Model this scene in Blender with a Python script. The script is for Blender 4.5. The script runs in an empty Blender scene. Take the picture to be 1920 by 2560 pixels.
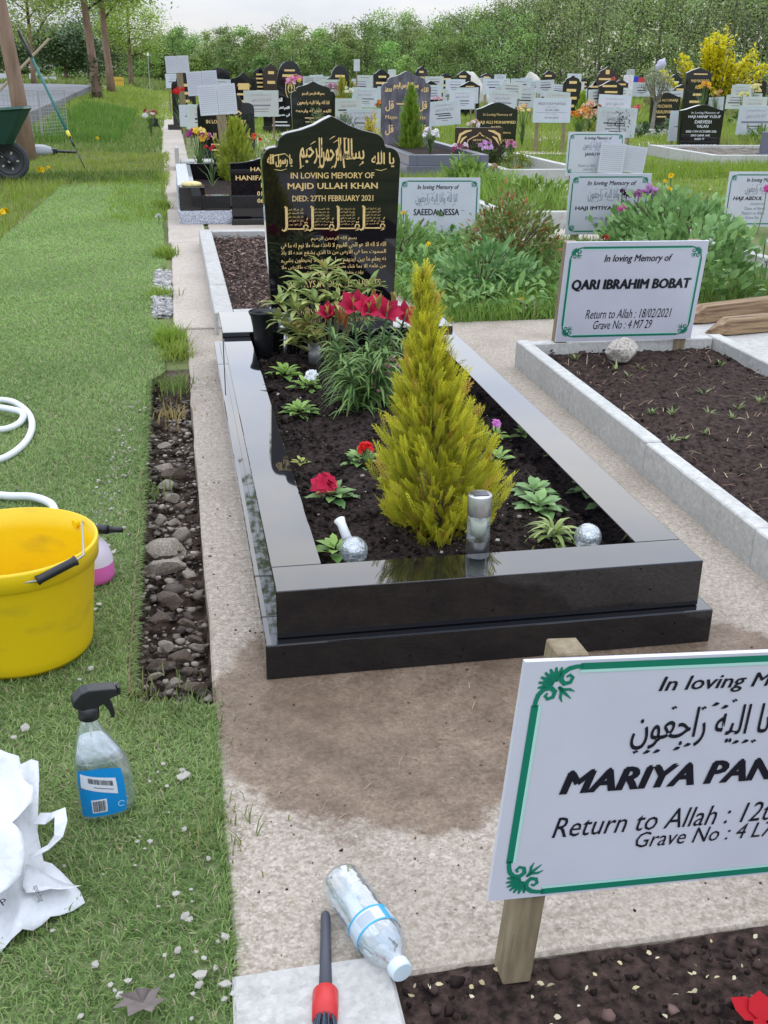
import bpy, bmesh, math, random
import numpy as np
from mathutils import Vector, Matrix
R = math.radians
rng = np.random.default_rng(7)
random.seed(7)
sc = bpy.context.scene
COL = sc.collection

# ------------------------------------------------------------------ camera
CAM = np.array([-0.15009, -1.90200, 1.14288])
CR = np.array([0.98276247, -0.18451202, 0.01154327])
CU = np.array([0.05992746, 0.37701348, 0.92426703])
CF = np.array([0.17489035, 0.90764319, -0.38157203])
FPX = 2668.0
cam = bpy.data.cameras.new('camera')
cam.sensor_fit = 'HORIZONTAL'; cam.sensor_width = 36.0
cam.lens = FPX / 1920 * 36.0
cam.clip_start = 0.05; cam.clip_end = 2000
camo = bpy.data.objects.new('camera', cam); COL.objects.link(camo)
camo.matrix_world = Matrix(((CR[0], CU[0], -CF[0], CAM[0]), (CR[1], CU[1], -CF[1], CAM[1]),
                            (CR[2], CU[2], -CF[2], CAM[2]), (0, 0, 0, 1)))
sc.camera = camo

def ray(x, y): return CF + CR * (x - 960) / FPX - CU * (y - 1280) / FPX
def at(x, y, Y):            # survey helper: the point seen at photo pixel (x, y) that stands at distance Y along the row
    d = ray(x, y); return CAM + d * ((Y - CAM[1]) / d[1])
def gp(x, y, z=0.0):        # survey helper: the ground point (height z) seen at photo pixel (x, y)
    d = ray(x, y); return CAM + d * ((z - CAM[2]) / d[2])

# ------------------------------------------------------------------ sky, sun, exposure
SUN_EL, SUN_AZ = 34, 14
world = bpy.data.worlds.new('World'); sc.world = world; world.use_nodes = True
nt = world.node_tree; N = nt.nodes; L = nt.links
bg = N['Background']; bg.inputs['Strength'].default_value = 0.1
sky = N.new('ShaderNodeTexSky'); sky.sky_type = 'NISHITA'; sky.sun_disc = False
sky.sun_elevation = R(SUN_EL); sky.sun_rotation = R(SUN_AZ)
tc = N.new('ShaderNodeTexCoord'); sep = N.new('ShaderNodeSeparateXYZ'); L.new(tc.outputs['Generated'], sep.inputs[0])
mx = N.new('ShaderNodeMath'); mx.operation = 'MAXIMUM'; mx.inputs[1].default_value = 0; L.new(sep.outputs['Z'], mx.inputs[0])
ov = N.new('ShaderNodeMapRange'); ov.inputs['To Min'].default_value = 7.4; ov.inputs['To Max'].default_value = 31.0
pw_ = N.new('ShaderNodeMath'); pw_.operation = 'POWER'; pw_.inputs[1].default_value = .78; L.new(mx.outputs[0], pw_.inputs[0]); L.new(pw_.outputs[0], ov.inputs['Value'])                       # overcast sky: zenith brighter than horizon
no = N.new('ShaderNodeTexNoise'); no.inputs['Scale'].default_value = 3.2; no.inputs['Detail'].default_value = 7; no.inputs['Roughness'].default_value = .55
mp = N.new('ShaderNodeMapping'); mp.inputs['Scale'].default_value = (1, 1, 3.0); L.new(tc.outputs['Generated'], mp.inputs[0]); L.new(mp.outputs[0], no.inputs[0])
cr = N.new('ShaderNodeValToRGB'); L.new(no.outputs[0], cr.inputs[0])
cr.color_ramp.elements[0].position = .38; cr.color_ramp.elements[0].color = (.60, .71, .92, 1)
cr.color_ramp.elements[1].position = .62; cr.color_ramp.elements[1].color = (.95, .965, 1.0, 1)
mu = N.new('ShaderNodeVectorMath'); mu.operation = 'SCALE'; L.new(cr.outputs[0], mu.inputs[0]); L.new(ov.outputs[0], mu.inputs['Scale'])
mxc = N.new('ShaderNodeMix'); mxc.data_type = 'RGBA'; mxc.inputs['Factor'].default_value = .85
L.new(sky.outputs[0], mxc.inputs['A']); L.new(mu.outputs[0], mxc.inputs['B']); L.new(mxc.outputs['Result'], bg.inputs['Color'])
sun = bpy.data.lights.new('sun', 'SUN'); sun.energy = 0.26; sun.angle = R(52); sun.color = (1, .98, .96)
suno = bpy.data.objects.new('sun', sun); COL.objects.link(suno)
sdir = Vector((math.sin(R(SUN_AZ)) * math.cos(R(SUN_EL)), math.cos(R(SUN_AZ)) * math.cos(R(SUN_EL)), math.sin(R(SUN_EL))))
suno.rotation_euler = sdir.to_track_quat('Z', 'Y').to_euler()
vs = sc.view_settings; vs.view_transform = 'Standard'; vs.look = 'None'; vs.gamma = 1; vs.exposure = 0.0; vs.use_curve_mapping = False
sc.cycles.max_bounces = 8; sc.cycles.transparent_max_bounces = 12; sc.cycles.use_denoising = True

# ------------------------------------------------------------------ helpers: materials
MATS = {}
def mat(name, col=(.5, .5, .5), rough=.6, var=0, vscale=20, col2=None, bump=0, bscale=60, spec=.5, metal=0, attr=False,
        trans=0, ior=1.5, coat=0, coat_ior=1.5, detail=4, transl=0, alpha=1, stretch=None, bdist=.01, lo=.35, hi=.65):
    if name in MATS: return MATS[name]
    m = bpy.data.materials.new(name); m.use_nodes = True; MATS[name] = m
    t = m.node_tree; n = t.nodes; l = t.links; b = n['Principled BSDF']
    b.inputs['Roughness'].default_value = rough; b.inputs['Metallic'].default_value = metal
    b.inputs['Specular IOR Level'].default_value = spec; b.inputs['IOR'].default_value = ior
    b.inputs['Transmission Weight'].default_value = trans; b.inputs['Coat Weight'].default_value = coat
    b.inputs['Coat IOR'].default_value = coat_ior; b.inputs['Coat Roughness'].default_value = .02; b.inputs['Alpha'].default_value = alpha
    tcn = n.new('ShaderNodeTexCoord'); vec = tcn.outputs['Object']
    if stretch:
        mpn = n.new('ShaderNodeMapping'); mpn.inputs['Scale'].default_value = stretch; l.new(vec, mpn.inputs[0]); vec = mpn.outputs[0]
    out = None
    if attr:
        a = n.new('ShaderNodeAttribute'); a.attribute_name = 'Col'; out = a.outputs['Color']
    if var or col2:
        nz = n.new('ShaderNodeTexNoise'); nz.inputs['Scale'].default_value = vscale; nz.inputs['Detail'].default_value = detail; l.new(vec, nz.inputs['Vector'])
        if col2:
            r_ = n.new('ShaderNodeValToRGB'); r_.color_ramp.elements[0].position = lo; r_.color_ramp.elements[1].position = hi
            r_.color_ramp.elements[0].color = (*col, 1); r_.color_ramp.elements[1].color = (*col2, 1)
            l.new(nz.outputs[0], r_.inputs[0]); out = r_.outputs[0]
        else:
            hs = n.new('ShaderNodeHueSaturation')
            mr = n.new('ShaderNodeMapRange'); mr.inputs['From Min'].default_value = .3; mr.inputs['From Max'].default_value = .7
            mr.inputs['To Min'].default_value = 1 - var; mr.inputs['To Max'].default_value = 1 + var
            l.new(nz.outputs[0], mr.inputs['Value']); l.new(mr.outputs[0], hs.inputs['Value'])
            if out: l.new(out, hs.inputs['Color'])
            else: hs.inputs['Color'].default_value = (*col, 1)
            out = hs.outputs[0]
    if out: l.new(out, b.inputs['Base Color'])
    else: b.inputs['Base Color'].default_value = (*col, 1)
    if bump:
        nb = n.new('ShaderNodeTexNoise'); nb.inputs['Scale'].default_value = bscale; nb.inputs['Detail'].default_value = 5; l.new(vec, nb.inputs['Vector'])
        bp = n.new('ShaderNodeBump'); bp.inputs['Strength'].default_value = bump; bp.inputs['Distance'].default_value = bdist
        l.new(nb.outputs[0], bp.inputs['Height']); l.new(bp.outputs[0], b.inputs['Normal'])
    if transl:
        tr = n.new('ShaderNodeBsdfTranslucent'); ms = n.new('ShaderNodeMixShader'); ms.inputs[0].default_value = transl
        if out: l.new(out, tr.inputs['Color'])
        else: tr.inputs['Color'].default_value = (*col, 1)
        l.new(b.outputs[0], ms.inputs[1]); l.new(tr.outputs[0], ms.inputs[2]); l.new(ms.outputs[0], n['Material Output'].inputs[0])
    return m

def glassy(name, col, clear, rough=.05, milk=.35, bump=.8, bscale=55):      # thin clear plastic / glass: see-through, glossy and slightly milky
    if name in MATS: return MATS[name]
    m = bpy.data.materials.new(name); m.use_nodes = True; MATS[name] = m
    t = m.node_tree; n = t.nodes; l = t.links; b = n['Principled BSDF']
    b.inputs['Base Color'].default_value = (*col, 1); b.inputs['Roughness'].default_value = max(.15, rough)
    gl = n.new('ShaderNodeBsdfGlossy'); gl.inputs['Roughness'].default_value = rough; gl.inputs['Color'].default_value = (.95, .97, 1, 1)
    m2 = n.new('ShaderNodeMixShader'); m2.inputs[0].default_value = milk; l.new(gl.outputs[0], m2.inputs[1]); l.new(b.outputs[0], m2.inputs[2])
    tp = n.new('ShaderNodeBsdfTransparent'); tp.inputs[0].default_value = (.92, .955, .965, 1)
    ms = n.new('ShaderNodeMixShader'); fr = n.new('ShaderNodeLayerWeight'); fr.inputs['Blend'].default_value = .4
    mr = n.new('ShaderNodeMapRange'); mr.inputs['To Min'].default_value = clear; mr.inputs['To Max'].default_value = .25
    l.new(fr.outputs['Facing'], mr.inputs['Value']); l.new(mr.outputs[0], ms.inputs[0])
    nb = n.new('ShaderNodeTexNoise'); nb.inputs['Scale'].default_value = bscale; nb.inputs['Detail'].default_value = 3; tcn = n.new('ShaderNodeTexCoord'); l.new(tcn.outputs['Object'], nb.inputs[0])
    bp = n.new('ShaderNodeBump'); bp.inputs['Strength'].default_value = bump; bp.inputs['Distance'].default_value = .006
    l.new(nb.outputs[0], bp.inputs['Height']); l.new(bp.outputs[0], gl.inputs['Normal']); l.new(bp.outputs[0], fr.inputs['Normal'])
    l.new(m2.outputs[0], ms.inputs[1]); l.new(tp.outputs[0], ms.inputs[2]); l.new(ms.outputs[0], n['Material Output'].inputs[0])
    return m

# ------------------------------------------------------------------ helpers: objects and meshes
def ob(name, me, m=None, parent=None, loc=None, rot=None, smooth=False, label=None, cat=None, group=None, kind=None):
    o = bpy.data.objects.new(name, me); COL.objects.link(o)
    if m is not None and me is not None:
        if not len(me.materials): me.materials.append(m)
    if parent is not None: o.parent = parent
    if loc is not None: o.location = loc
    if rot is not None: o.rotation_euler = rot
    if smooth and me is not None:
        me.polygons.foreach_set('use_smooth', [True] * len(me.polygons))
    if label: o['label'] = label
    if cat: o['category'] = cat
    if group: o['group'] = group
    if kind: o['kind'] = kind
    return o
def thing(name, label, cat, loc=(0, 0, 0), rot=(0, 0, 0), group=None):
    return ob(name, None, loc=loc, rot=rot, label=label, cat=cat, group=group)

class MB:
    def __init__(s): s.v = []; s.f = []
    def add(s, vs, fs):
        k = len(s.v); s.v += [tuple(map(float, q)) for q in vs]; s.f += [tuple(k + i for i in f) for f in fs]; return s
    def box(s, x0, x1, y0, y1, z0, z1, M=None):
        vs = [Vector(q) for q in ((x0, y0, z0), (x1, y0, z0), (x1, y1, z0), (x0, y1, z0), (x0, y0, z1), (x1, y0, z1), (x1, y1, z1), (x0, y1, z1))]
        if M is not None: vs = [M @ q for q in vs]
        return s.add(vs, [(0, 3, 2, 1), (4, 5, 6, 7), (0, 1, 5, 4), (1, 2, 6, 5), (2, 3, 7, 6), (3, 0, 4, 7)])
    def tube(s, pts, rad, n=8, cap=True):
        pts = [Vector(q) for q in pts]; rad = [rad] * len(pts) if not hasattr(rad, '__len__') else rad
        rings = []; pn = None
        for i, q in enumerate(pts):
            d = (pts[min(i + 1, len(pts) - 1)] - pts[max(i - 1, 0)]).normalized()
            if pn is None: pn = d.orthogonal().normalized()
            a = (pn - d * pn.dot(d))
            a = a.normalized() if a.length > 1e-6 else d.orthogonal().normalized()
            pn = a; b = d.cross(a)
            rings.append([q + (a * math.cos(2 * math.pi * k / n) + b * math.sin(2 * math.pi * k / n)) * rad[i] for k in range(n)])
        vs = [q for r_ in rings for q in r_]; fs = []
        for i in range(len(pts) - 1):
            for k in range(n):
                fs.append((i * n + k, i * n + (k + 1) % n, (i + 1) * n + (k + 1) % n, (i + 1) * n + k))
        if cap: fs += [tuple(range(n - 1, -1, -1)), tuple((len(pts) - 1) * n + k for k in range(n))]
        return s.add(vs, fs)
    def lathe(s, prof, n=24, c=(0, 0, 0), sx=1, sy=1):
        vs = []; fs = []
        for r_, z in prof:
            for k in range(n):
                a = 2 * math.pi * k / n; vs.append((c[0] + r_ * sx * math.cos(a), c[1] + r_ * sy * math.sin(a), c[2] + z))
        for i in range(len(prof) - 1):
            for k in range(n): fs.append((i * n + k, i * n + (k + 1) % n, (i + 1) * n + (k + 1) % n, (i + 1) * n + k))
        return s.add(vs, fs)
    def prism(s, prof, y0, y1):              # profile in x,z extruded along y
        n = len(prof); vs = [(x, y0, z) for x, z in prof] + [(x, y1, z) for x, z in prof]
        fs = [tuple(range(n)), tuple(range(2 * n - 1, n - 1, -1))] + [(i, i + n, (i + 1) % n + n, (i + 1) % n) for i in range(n)]
        return s.add(vs, fs)
    def ribbon(s, pts, w, y=0, closed=False):   # flat stroke in the x,z plane facing -y
        P = [Vector((a, b)) for a, b in pts]; n = len(P); vs = []
        ww = w if hasattr(w, '__len__') else [w] * n
        for i in range(n):
            a = P[i - 1] if i or closed else P[i]; b = P[(i + 1) % n] if i < n - 1 or closed else P[i]
            d = (b - a); d = d.normalized() if d.length > 1e-9 else Vector((1, 0)); q = Vector((-d.y, d.x)) * ww[i] / 2
            vs += [(P[i].x + q.x, y, P[i].y + q.y), (P[i].x - q.x, y, P[i].y - q.y)]
        fs = [(2 * i, 2 * i + 1, 2 * ((i + 1) % n) + 1, 2 * ((i + 1) % n)) for i in range(n if closed else n - 1)]
        return s.add(vs, fs)
    def me(s, name='m'):
        m = bpy.data.meshes.new(name); m.from_pydata(s.v, [], s.f); m.update(); return m
    def build(s, name, m, parent=None, bevel=0, seg=2, fix=False, **k):
        me = s.me(name)
        if bevel or fix:
            bm = bmesh.new(); bm.from_mesh(me)
            bmesh.ops.recalc_face_normals(bm, faces=bm.faces)
            if bevel:
                ed = [e for e in bm.edges if len(e.link_faces) == 2 and e.calc_face_angle(0) > .5]
                bmesh.ops.bevel(bm, geom=ed, offset=bevel, segments=seg, affect='EDGES', profile=.5)
            bm.to_mesh(me); bm.free()
        return ob(name, me, m, parent, **k)

def npmesh(name, V, T, colors=None):
    me = bpy.data.meshes.new(name); V = np.ascontiguousarray(V, np.float32); T = np.ascontiguousarray(T, np.int32)
    k = T.shape[1]
    me.vertices.add(len(V)); me.vertices.foreach_set('co', V.ravel())
    me.loops.add(T.size); me.loops.foreach_set('vertex_index', T.ravel())
    me.polygons.add(len(T)); me.polygons.foreach_set('loop_start', np.arange(0, T.size, k, dtype=np.int32))
    me.update(calc_edges=True)
    if colors is not None:
        a = me.color_attributes.new('Col', 'FLOAT_COLOR', 'POINT')
        a.data.foreach_set('color', np.ascontiguousarray(np.c_[colors, np.ones(len(colors))], np.float32).ravel())
    return me
def unit(a): return a / np.maximum(np.linalg.norm(a, axis=-1, keepdims=True), 1e-9)
LEAF = (np.array([(0, 0, 0), (.33, -.42, .05), (.38, 0, 0), (.33, .42, .05), (.7, -.36, .0), (.72, 0, -.05), (.7, .36, .0), (1, 0, -.16)]),
        np.array([(0, 2, 1), (0, 3, 2), (1, 2, 5), (1, 5, 4), (2, 3, 6), (2, 6, 5), (4, 5, 7), (5, 6, 7)]))
LEAF2 = (np.array([(0, 0, 0), (.5, -.5, .06), (1, 0, -.06), (.5, .5, .06)]), np.array([(0, 2, 1), (0, 3, 2)]))
BLADE = (np.array([(0, -.5, 0), (0, .5, 0), (.5, -.4, .12), (.5, .4, .12), (1, 0, 0)]), np.array([(0, 1, 3), (0, 3, 2), (2, 3, 4)]))
TRI = (np.array([(0, -.5, 0), (0, .5, 0), (1, 0, 0)]), np.array([(0, 1, 2)]))
_s = np.linspace(0, 1, 6)
STRAP = (np.array([q for t in _s for q in ((t - .25 * t ** 3, -.5 * (1 - t) ** .55 * min(1, .5 + 3 * t), -.75 * t ** 2.4), (t - .25 * t ** 3, .5 * (1 - t) ** .55 * min(1, .5 + 3 * t), -.75 * t ** 2.4))]),
         np.array([q for i in range(5) for q in ((2 * i, 2 * i + 1, 2 * i + 3), (2 * i, 2 * i + 3, 2 * i + 2))]))
def frames(d, up=(0, 0, 1), jit=0.0):
    d = unit(d); u = np.broadcast_to(np.asarray(up, float), d.shape)
    u = u + rng.normal(0, .05 + jit, d.shape)
    s = unit(np.cross(d, u)); n = np.cross(s, d); return d, s, n
def scatter(tpl, O, d, ln, wd, jit=0., up=(0, 0, 1)):
    tv, tf = tpl; O = np.asarray(O, float); n = len(O)
    X, S, Z = frames(np.asarray(d, float), up, jit)
    ln = np.broadcast_to(np.asarray(ln, float), (n,))[:, None, None]; wd = np.broadcast_to(np.asarray(wd, float), (n,))[:, None, None]
    V = O[:, None] + X[:, None] * tv[None, :, :1] * ln + S[:, None] * tv[None, :, 1:2] * wd + Z[:, None] * tv[None, :, 2:] * ln
    k = len(tv); T = (tf[None] + (np.arange(n) * k)[:, None, None]).reshape(-1, 3)
    return V.reshape(-1, 3), T, k
class SC:                                     # collects scattered pieces into one mesh with a colour per piece
    def __init__(s): s.V = []; s.T = []; s.C = []; s.n = 0
    def add(s, tpl, O, d, ln, wd, col, jit=0., up=(0, 0, 1)):
        if len(O) == 0: return s
        V, T, k = scatter(tpl, O, d, ln, wd, jit, up); s.V.append(V); s.T.append(T + s.n); s.n += len(V)
        c_ = np.broadcast_to(np.asarray(col, float), (len(O), 3)); s.C.append(np.repeat(c_, k, 0)); return s
    def raw(s, V, T, col):
        V = np.asarray(V, float); s.V.append(V); s.T.append(np.asarray(T) + s.n); s.n += len(V); s.C.append(np.broadcast_to(np.asarray(col, float), (len(V), 3))); return s
    def build(s, name, m, parent=None, **k):
        return ob(name, npmesh(name, np.concatenate(s.V), np.concatenate(s.T), np.concatenate(s.C)), m, parent, **k)
def leaf_parts(parent, O, d, ln, wd, col, tpl=None, name='leaf', m=None):       # every leaf a part of its own
    ln = np.broadcast_to(ln, (len(O),)); wd = np.broadcast_to(wd, (len(O),))
    for i in range(len(O)): SC().add(tpl or LEAF, O[i:i + 1], d[i:i + 1], ln[i:i + 1], wd[i:i + 1], col[i:i + 1]).build(name, m or M_leaf, parent)
def mixc(a, b, t): a = np.asarray(a, float); b = np.asarray(b, float); t = np.asarray(t)[:, None]; return a * (1 - t) + b * t
def rdir(n, zlo=-1, zhi=1):
    a = rng.uniform(0, 2 * math.pi, n); z = rng.uniform(zlo, zhi, n); r_ = np.sqrt(np.maximum(0, 1 - z * z)); return np.c_[r_ * np.cos(a), r_ * np.sin(a), z]
def vnoise(x, y, s=1.0, seed=0):              # cheap smooth noise for terrain and clumping
    x = np.asarray(x) * s; y = np.asarray(y) * s
    return (np.sin(x * 1.7 + seed) * np.cos(y * 1.3 - seed * 2) + np.sin(x * 3.1 - y * 2.3 + seed * 3) * .5 + np.sin(y * 4.7 + x * 1.1 + seed) * .35) / 1.85

# lettering ------------------------------------------------------------------
AR = {0x621: (0xFE80, 1), 0x622: (0xFE81, 2), 0x623: (0xFE83, 2), 0x624: (0xFE85, 2), 0x625: (0xFE87, 2), 0x626: (0xFE89, 4), 0x627: (0xFE8D, 2), 0x628: (0xFE8F, 4), 0x629: (0xFE93, 2), 0x62A: (0xFE95, 4), 0x62B: (0xFE99, 4), 0x62C: (0xFE9D, 4), 0x62D: (0xFEA1, 4), 0x62E: (0xFEA5, 4), 0x62F: (0xFEA9, 2), 0x630: (0xFEAB, 2), 0x631: (0xFEAD, 2), 0x632: (0xFEAF, 2), 0x633: (0xFEB1, 4), 0x634: (0xFEB5, 4), 0x635: (0xFEB9, 4), 0x636: (0xFEBD, 4), 0x637: (0xFEC1, 4), 0x638: (0xFEC5, 4), 0x639: (0xFEC9, 4), 0x63A: (0xFECD, 4), 0x641: (0xFED1, 4), 0x642: (0xFED5, 4), 0x643: (0xFED9, 4), 0x644: (0xFEDD, 4), 0x645: (0xFEE1, 4), 0x646: (0xFEE5, 4), 0x647: (0xFEE9, 4), 0x648: (0xFEED, 2), 0x649: (0xFEEF, 2), 0x64A: (0xFEF1, 4)}
def arab(s):
    s = s.replace('لا', '\uFEFB'); out = []
    for i, ch in enumerate(s):
        c_ = ord(ch); prev = i > 0 and AR.get(ord(s[i - 1]), (0, 0))[1] == 4
        if c_ == 0xFEFB: out.append(chr(c_ + (1 if prev else 0))); continue
        if c_ not in AR: out.append(ch); continue
        b, n = AR[c_]; pj = prev and n > 1
        nj = n == 4 and i + 1 < len(s) and (AR.get(ord(s[i + 1]), (0, 0))[1] > 1 or ord(s[i + 1]) == 0xFEFB)
        out.append(chr(b + (3 if pj and nj else 2 if nj else 1 if pj else 0)))
    return ''.join(reversed(out))
TXT = {}
def glyphs(s, shear=0, res=2):
    k = (s, shear, res)
    if k not in TXT:
        c_ = bpy.data.curves.new('t', 'FONT'); c_.body = s; c_.size = 1; c_.shear = shear; c_.resolution_u = res
        o = bpy.data.objects.new('t', c_); me = bpy.data.meshes.new_from_object(o)
        V = np.array([v.co[:2] for v in me.vertices]); F = [tuple(p.vertices) for p in me.polygons]
        bpy.data.objects.remove(o); bpy.data.curves.remove(c_); bpy.data.meshes.remove(me); TXT[k] = (V, F)
    return TXT[k]
def text(mb, s, u0, u1, v0, v1, y=0, bold=0, shear=0, serif=False, res=2, keep=False):
    """flat lettering that fills the box u0..u1, v0..v1 of the x,z plane"""
    V, F = glyphs(s, shear, res); a = V.min(0); b = V.max(0)
    if keep:
        h = min((v1 - v0) / (b[1] - a[1]), (u1 - u0) / (b[0] - a[0])); kx = kz = h
        uo = (u0 + u1) / 2 - (b[0] - a[0]) * h / 2; vo = (v0 + v1) / 2 - (b[1] - a[1]) * h / 2
    else:
        kx = (u1 - u0) / (b[0] - a[0]); kz = (v1 - v0) / (b[1] - a[1]); uo, vo = u0, v0
    X = (V[:, 0] - a[0]) * kx + uo; Z = (V[:, 1] - a[1]) * kz + vo
    for j, (dx, dz) in enumerate(((0, 0),) if not bold else ((-bold, 0), (bold, 0), (0, bold))):
        mb.add([(x + dx, y - .00006 * j, z + dz) for x, z in zip(X, Z)], F)
    if serif:                                  # small feet on every stem end at base line and cap line
        cnt = {}
        for f_ in F:
            for i in range(len(f_)):
                e = tuple(sorted((f_[i], f_[(i + 1) % len(f_)]))); cnt[e] = cnt.get(e, 0) + 1
        h = .70 * kz; y0 = (0 - a[1]) * kz + vo
        for (i, j), c_ in cnt.items():
            if c_ != 1: continue
            for base, sg in ((y0, 1), (y0 + h, -1)):
                if abs(Z[i] - base) < .04 * kz and abs(Z[j] - base) < .04 * kz and .03 * kx < abs(X[i] - X[j]) < .2 * kx:
                    xa, xb = sorted((X[i], X[j])); e = .055 * kx; t = .045 * kz * sg; zz = Z[i]
                    mb.add([(xa - e, y - .0002, zz), (xb + e, y - .0002, zz), (xb, y - .0002, zz + t * 1.3), (xa, y - .0002, zz + t * 1.3)], [(0, 1, 2, 3)])
    return mb
def spiral(cx, cz, r0, r1, a0, turns, n=14):
    return [(cx + (r0 + (r1 - r0) * i / n) * math.cos(a0 + turns * 2 * math.pi * i / n), cz + (r0 + (r1 - r0) * i / n) * math.sin(a0 + turns * 2 * math.pi * i / n)) for i in range(n + 1)]

# ------------------------------------------------------------------ materials
def concrete_mat(name, base, dark, light, agg, wet=None, contrast=.36):
    """cast concrete with exposed aggregate; wet = list of (x, y, rx, ry) splash patches that are darker and glossier"""
    m = bpy.data.materials.new(name); m.use_nodes = True; MATS[name] = m
    t = m.node_tree; n = t.nodes; l = t.links; b = n['Principled BSDF']; tcn = n.new('ShaderNodeTexCoord'); vec = tcn.outputs['Object']
    def noise(s, d=5, r_=.6):
        q = n.new('ShaderNodeTexNoise'); q.inputs['Scale'].default_value = s; q.inputs['Detail'].default_value = d; q.inputs['Roughness'].default_value = r_; l.new(vec, q.inputs['Vector']); return q.outputs[0]
    def ramp(v, a, ca, c_, cb):
        q = n.new('ShaderNodeValToRGB'); q.color_ramp.elements[0].position = a; q.color_ramp.elements[1].position = c_
        q.color_ramp.elements[0].color = (*ca, 1); q.color_ramp.elements[1].color = (*cb, 1); l.new(v, q.inputs[0]); return q.outputs[0]
    def mix(f, a, c_, mode='MIX'):
        q = n.new('ShaderNodeMix'); q.data_type = 'RGBA'; q.blend_type = mode
        if hasattr(f, 'is_linked'): l.new(f, q.inputs['Factor'])
        else: q.inputs['Factor'].default_value = f
        for k, v in (('A', a), ('B', c_)):
            if hasattr(v, 'is_linked'): l.new(v, q.inputs[k])
            else: q.inputs[k].default_value = (*v, 1)
        return q.outputs['Result']
    vo = n.new('ShaderNodeTexVoronoi'); vo.inputs['Scale'].default_value = agg * 3.0; l.new(vec, vo.inputs['Vector'])
    sp = n.new('ShaderNodeSeparateColor'); l.new(vo.outputs['Color'], sp.inputs[0])
    cell = n.new('ShaderNodeValToRGB'); l.new(sp.outputs[0], cell.inputs[0]); ce = cell.color_ramp.elements
    ce[0].position = 0; ce[0].color = (*[x * .45 for x in dark], 1); ce[1].position = 1; ce[1].color = (*light, 1)
    for p_, c_ in ((.18, dark), (.55, base), (.82, light), (.93, tuple(min(.85, x * 1.3) for x in light))):
        e = ce.new(p_); e.color = (*c_, 1)
    fine = ramp(noise(agg * .9, 7, .7), .34, dark, .66, light)
    col = mix(contrast, fine, cell.outputs[0])
    col = mix(ramp(noise(2.6, 6), .35, (0, 0, 0), .7, (.5, .5, .5)), col, base)
    stain = ramp(noise(1.7, 7, .65), .50, (0, 0, 0), .72, (.55, .55, .55)); col = mix(stain, col, tuple(x * .75 for x in dark))
    rough = None
    if wet:
        f = None
        for (wx, wy, rx, ry) in wet:
            mp_ = n.new('ShaderNodeMapping'); mp_.vector_type = 'POINT'; mp_.inputs['Location'].default_value = (-wx / rx, -wy / ry, 0); mp_.inputs['Scale'].default_value = (1 / rx, 1 / ry, 0)
            l.new(vec, mp_.inputs[0])
            nz = n.new('ShaderNodeTexNoise'); nz.inputs['Scale'].default_value = 9; nz.inputs['Detail'].default_value = 9; nz.inputs['Roughness'].default_value = .68; l.new(vec, nz.inputs[0])
            ln = n.new('ShaderNodeVectorMath'); ln.operation = 'LENGTH'; l.new(mp_.outputs[0], ln.inputs[0])
            sm = n.new('ShaderNodeMath'); sm.operation = 'MULTIPLY_ADD'; sm.inputs[1].default_value = .62; l.new(nz.outputs[0], sm.inputs[0]); l.new(ln.outputs['Value'], sm.inputs[2])
            mr = n.new('ShaderNodeMapRange'); mr.inputs['From Min'].default_value = 1.24; mr.inputs['From Max'].default_value = 1.34; mr.inputs['To Min'].default_value = 1; mr.inputs['To Max'].default_value = 0; l.new(sm.outputs[0], mr.inputs['Value'])
            if f is None: f = mr.outputs[0]
            else:
                q = n.new('ShaderNodeMath'); q.operation = 'MAXIMUM'; l.new(f, q.inputs[0]); l.new(mr.outputs[0], q.inputs[1]); f = q.outputs[0]
        bl = ramp(noise(11, 7, .7), .30, (.34, .27, .22), .70, (.66, .57, .49))
        col = mix(f, col, mix(1.0, col, bl, 'MULTIPLY'))
        rr = n.new('ShaderNodeMapRange'); rr.inputs['To Min'].default_value = .85; rr.inputs['To Max'].default_value = .5; l.new(f, rr.inputs['Value']); l.new(rr.outputs[0], b.inputs['Roughness'])
    else: b.inputs['Roughness'].default_value = .85
    b.inputs['Specular IOR Level'].default_value = .3
    l.new(col, b.inputs['Base Color'])
    bp = n.new('ShaderNodeBump'); bp.inputs['Strength'].default_value = .5; bp.inputs['Distance'].default_value = .004; l.new(noise(agg * .8, 6, .7), bp.inputs['Height']); l.new(bp.outputs[0], b.inputs['Normal'])
    return m
M_granite = mat('black polished granite', (.005, .005, .007), .04, var=.5, vscale=300, spec=.12, ior=1.5, coat=1, coat_ior=1.57)
M_granite2 = mat('black granite weathered', (.008, .008, .010), .12, spec=.5, coat=.5, coat_ior=1.6, var=.4, vscale=200)
M_granite_grey = mat('grey granite', (.10, .105, .14), .25, col2=(.19, .195, .24), vscale=160, spec=.5, detail=6)
M_granite_lav = mat('purple grey figured granite', (.06, .055, .075), .2, col2=(.16, .15, .18), vscale=9, spec=.5, detail=7, stretch=(1, 1, .4))
M_brown = mat('brown granite', (.045, .028, .022), .18, var=.35, vscale=90, spec=.5)
M_speck = mat('speckled grey granite', (.25, .27, .32), .35, col2=(.62, .64, .70), vscale=120, detail=3, lo=.42, hi=.58)
M_gold = mat('gold leaf paint', (.86, .60, .25), .45, metal=.25, var=.12, vscale=120)
M_white_ink = mat('white painted lettering', (.75, .75, .74), .6)
M_ink = mat('black print', (.012, .012, .02), .4)
M_inkg = mat('grey print', (.22, .24, .28), .5)
M_green_ink = mat('green print', (.008, .20, .12), .4)
M_pale_green = mat('pale green print', (.45, .74, .66), .4)
M_board = mat('white sign board', (.60, .605, .67), .32, var=.05, vscale=6, spec=.4)
M_board2 = mat('weathered sign board', (.56, .57, .60), .45, var=.10, vscale=5)
M_board3 = mat('cream sign board', (.60, .60, .58), .4, var=.08, vscale=4)
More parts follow.
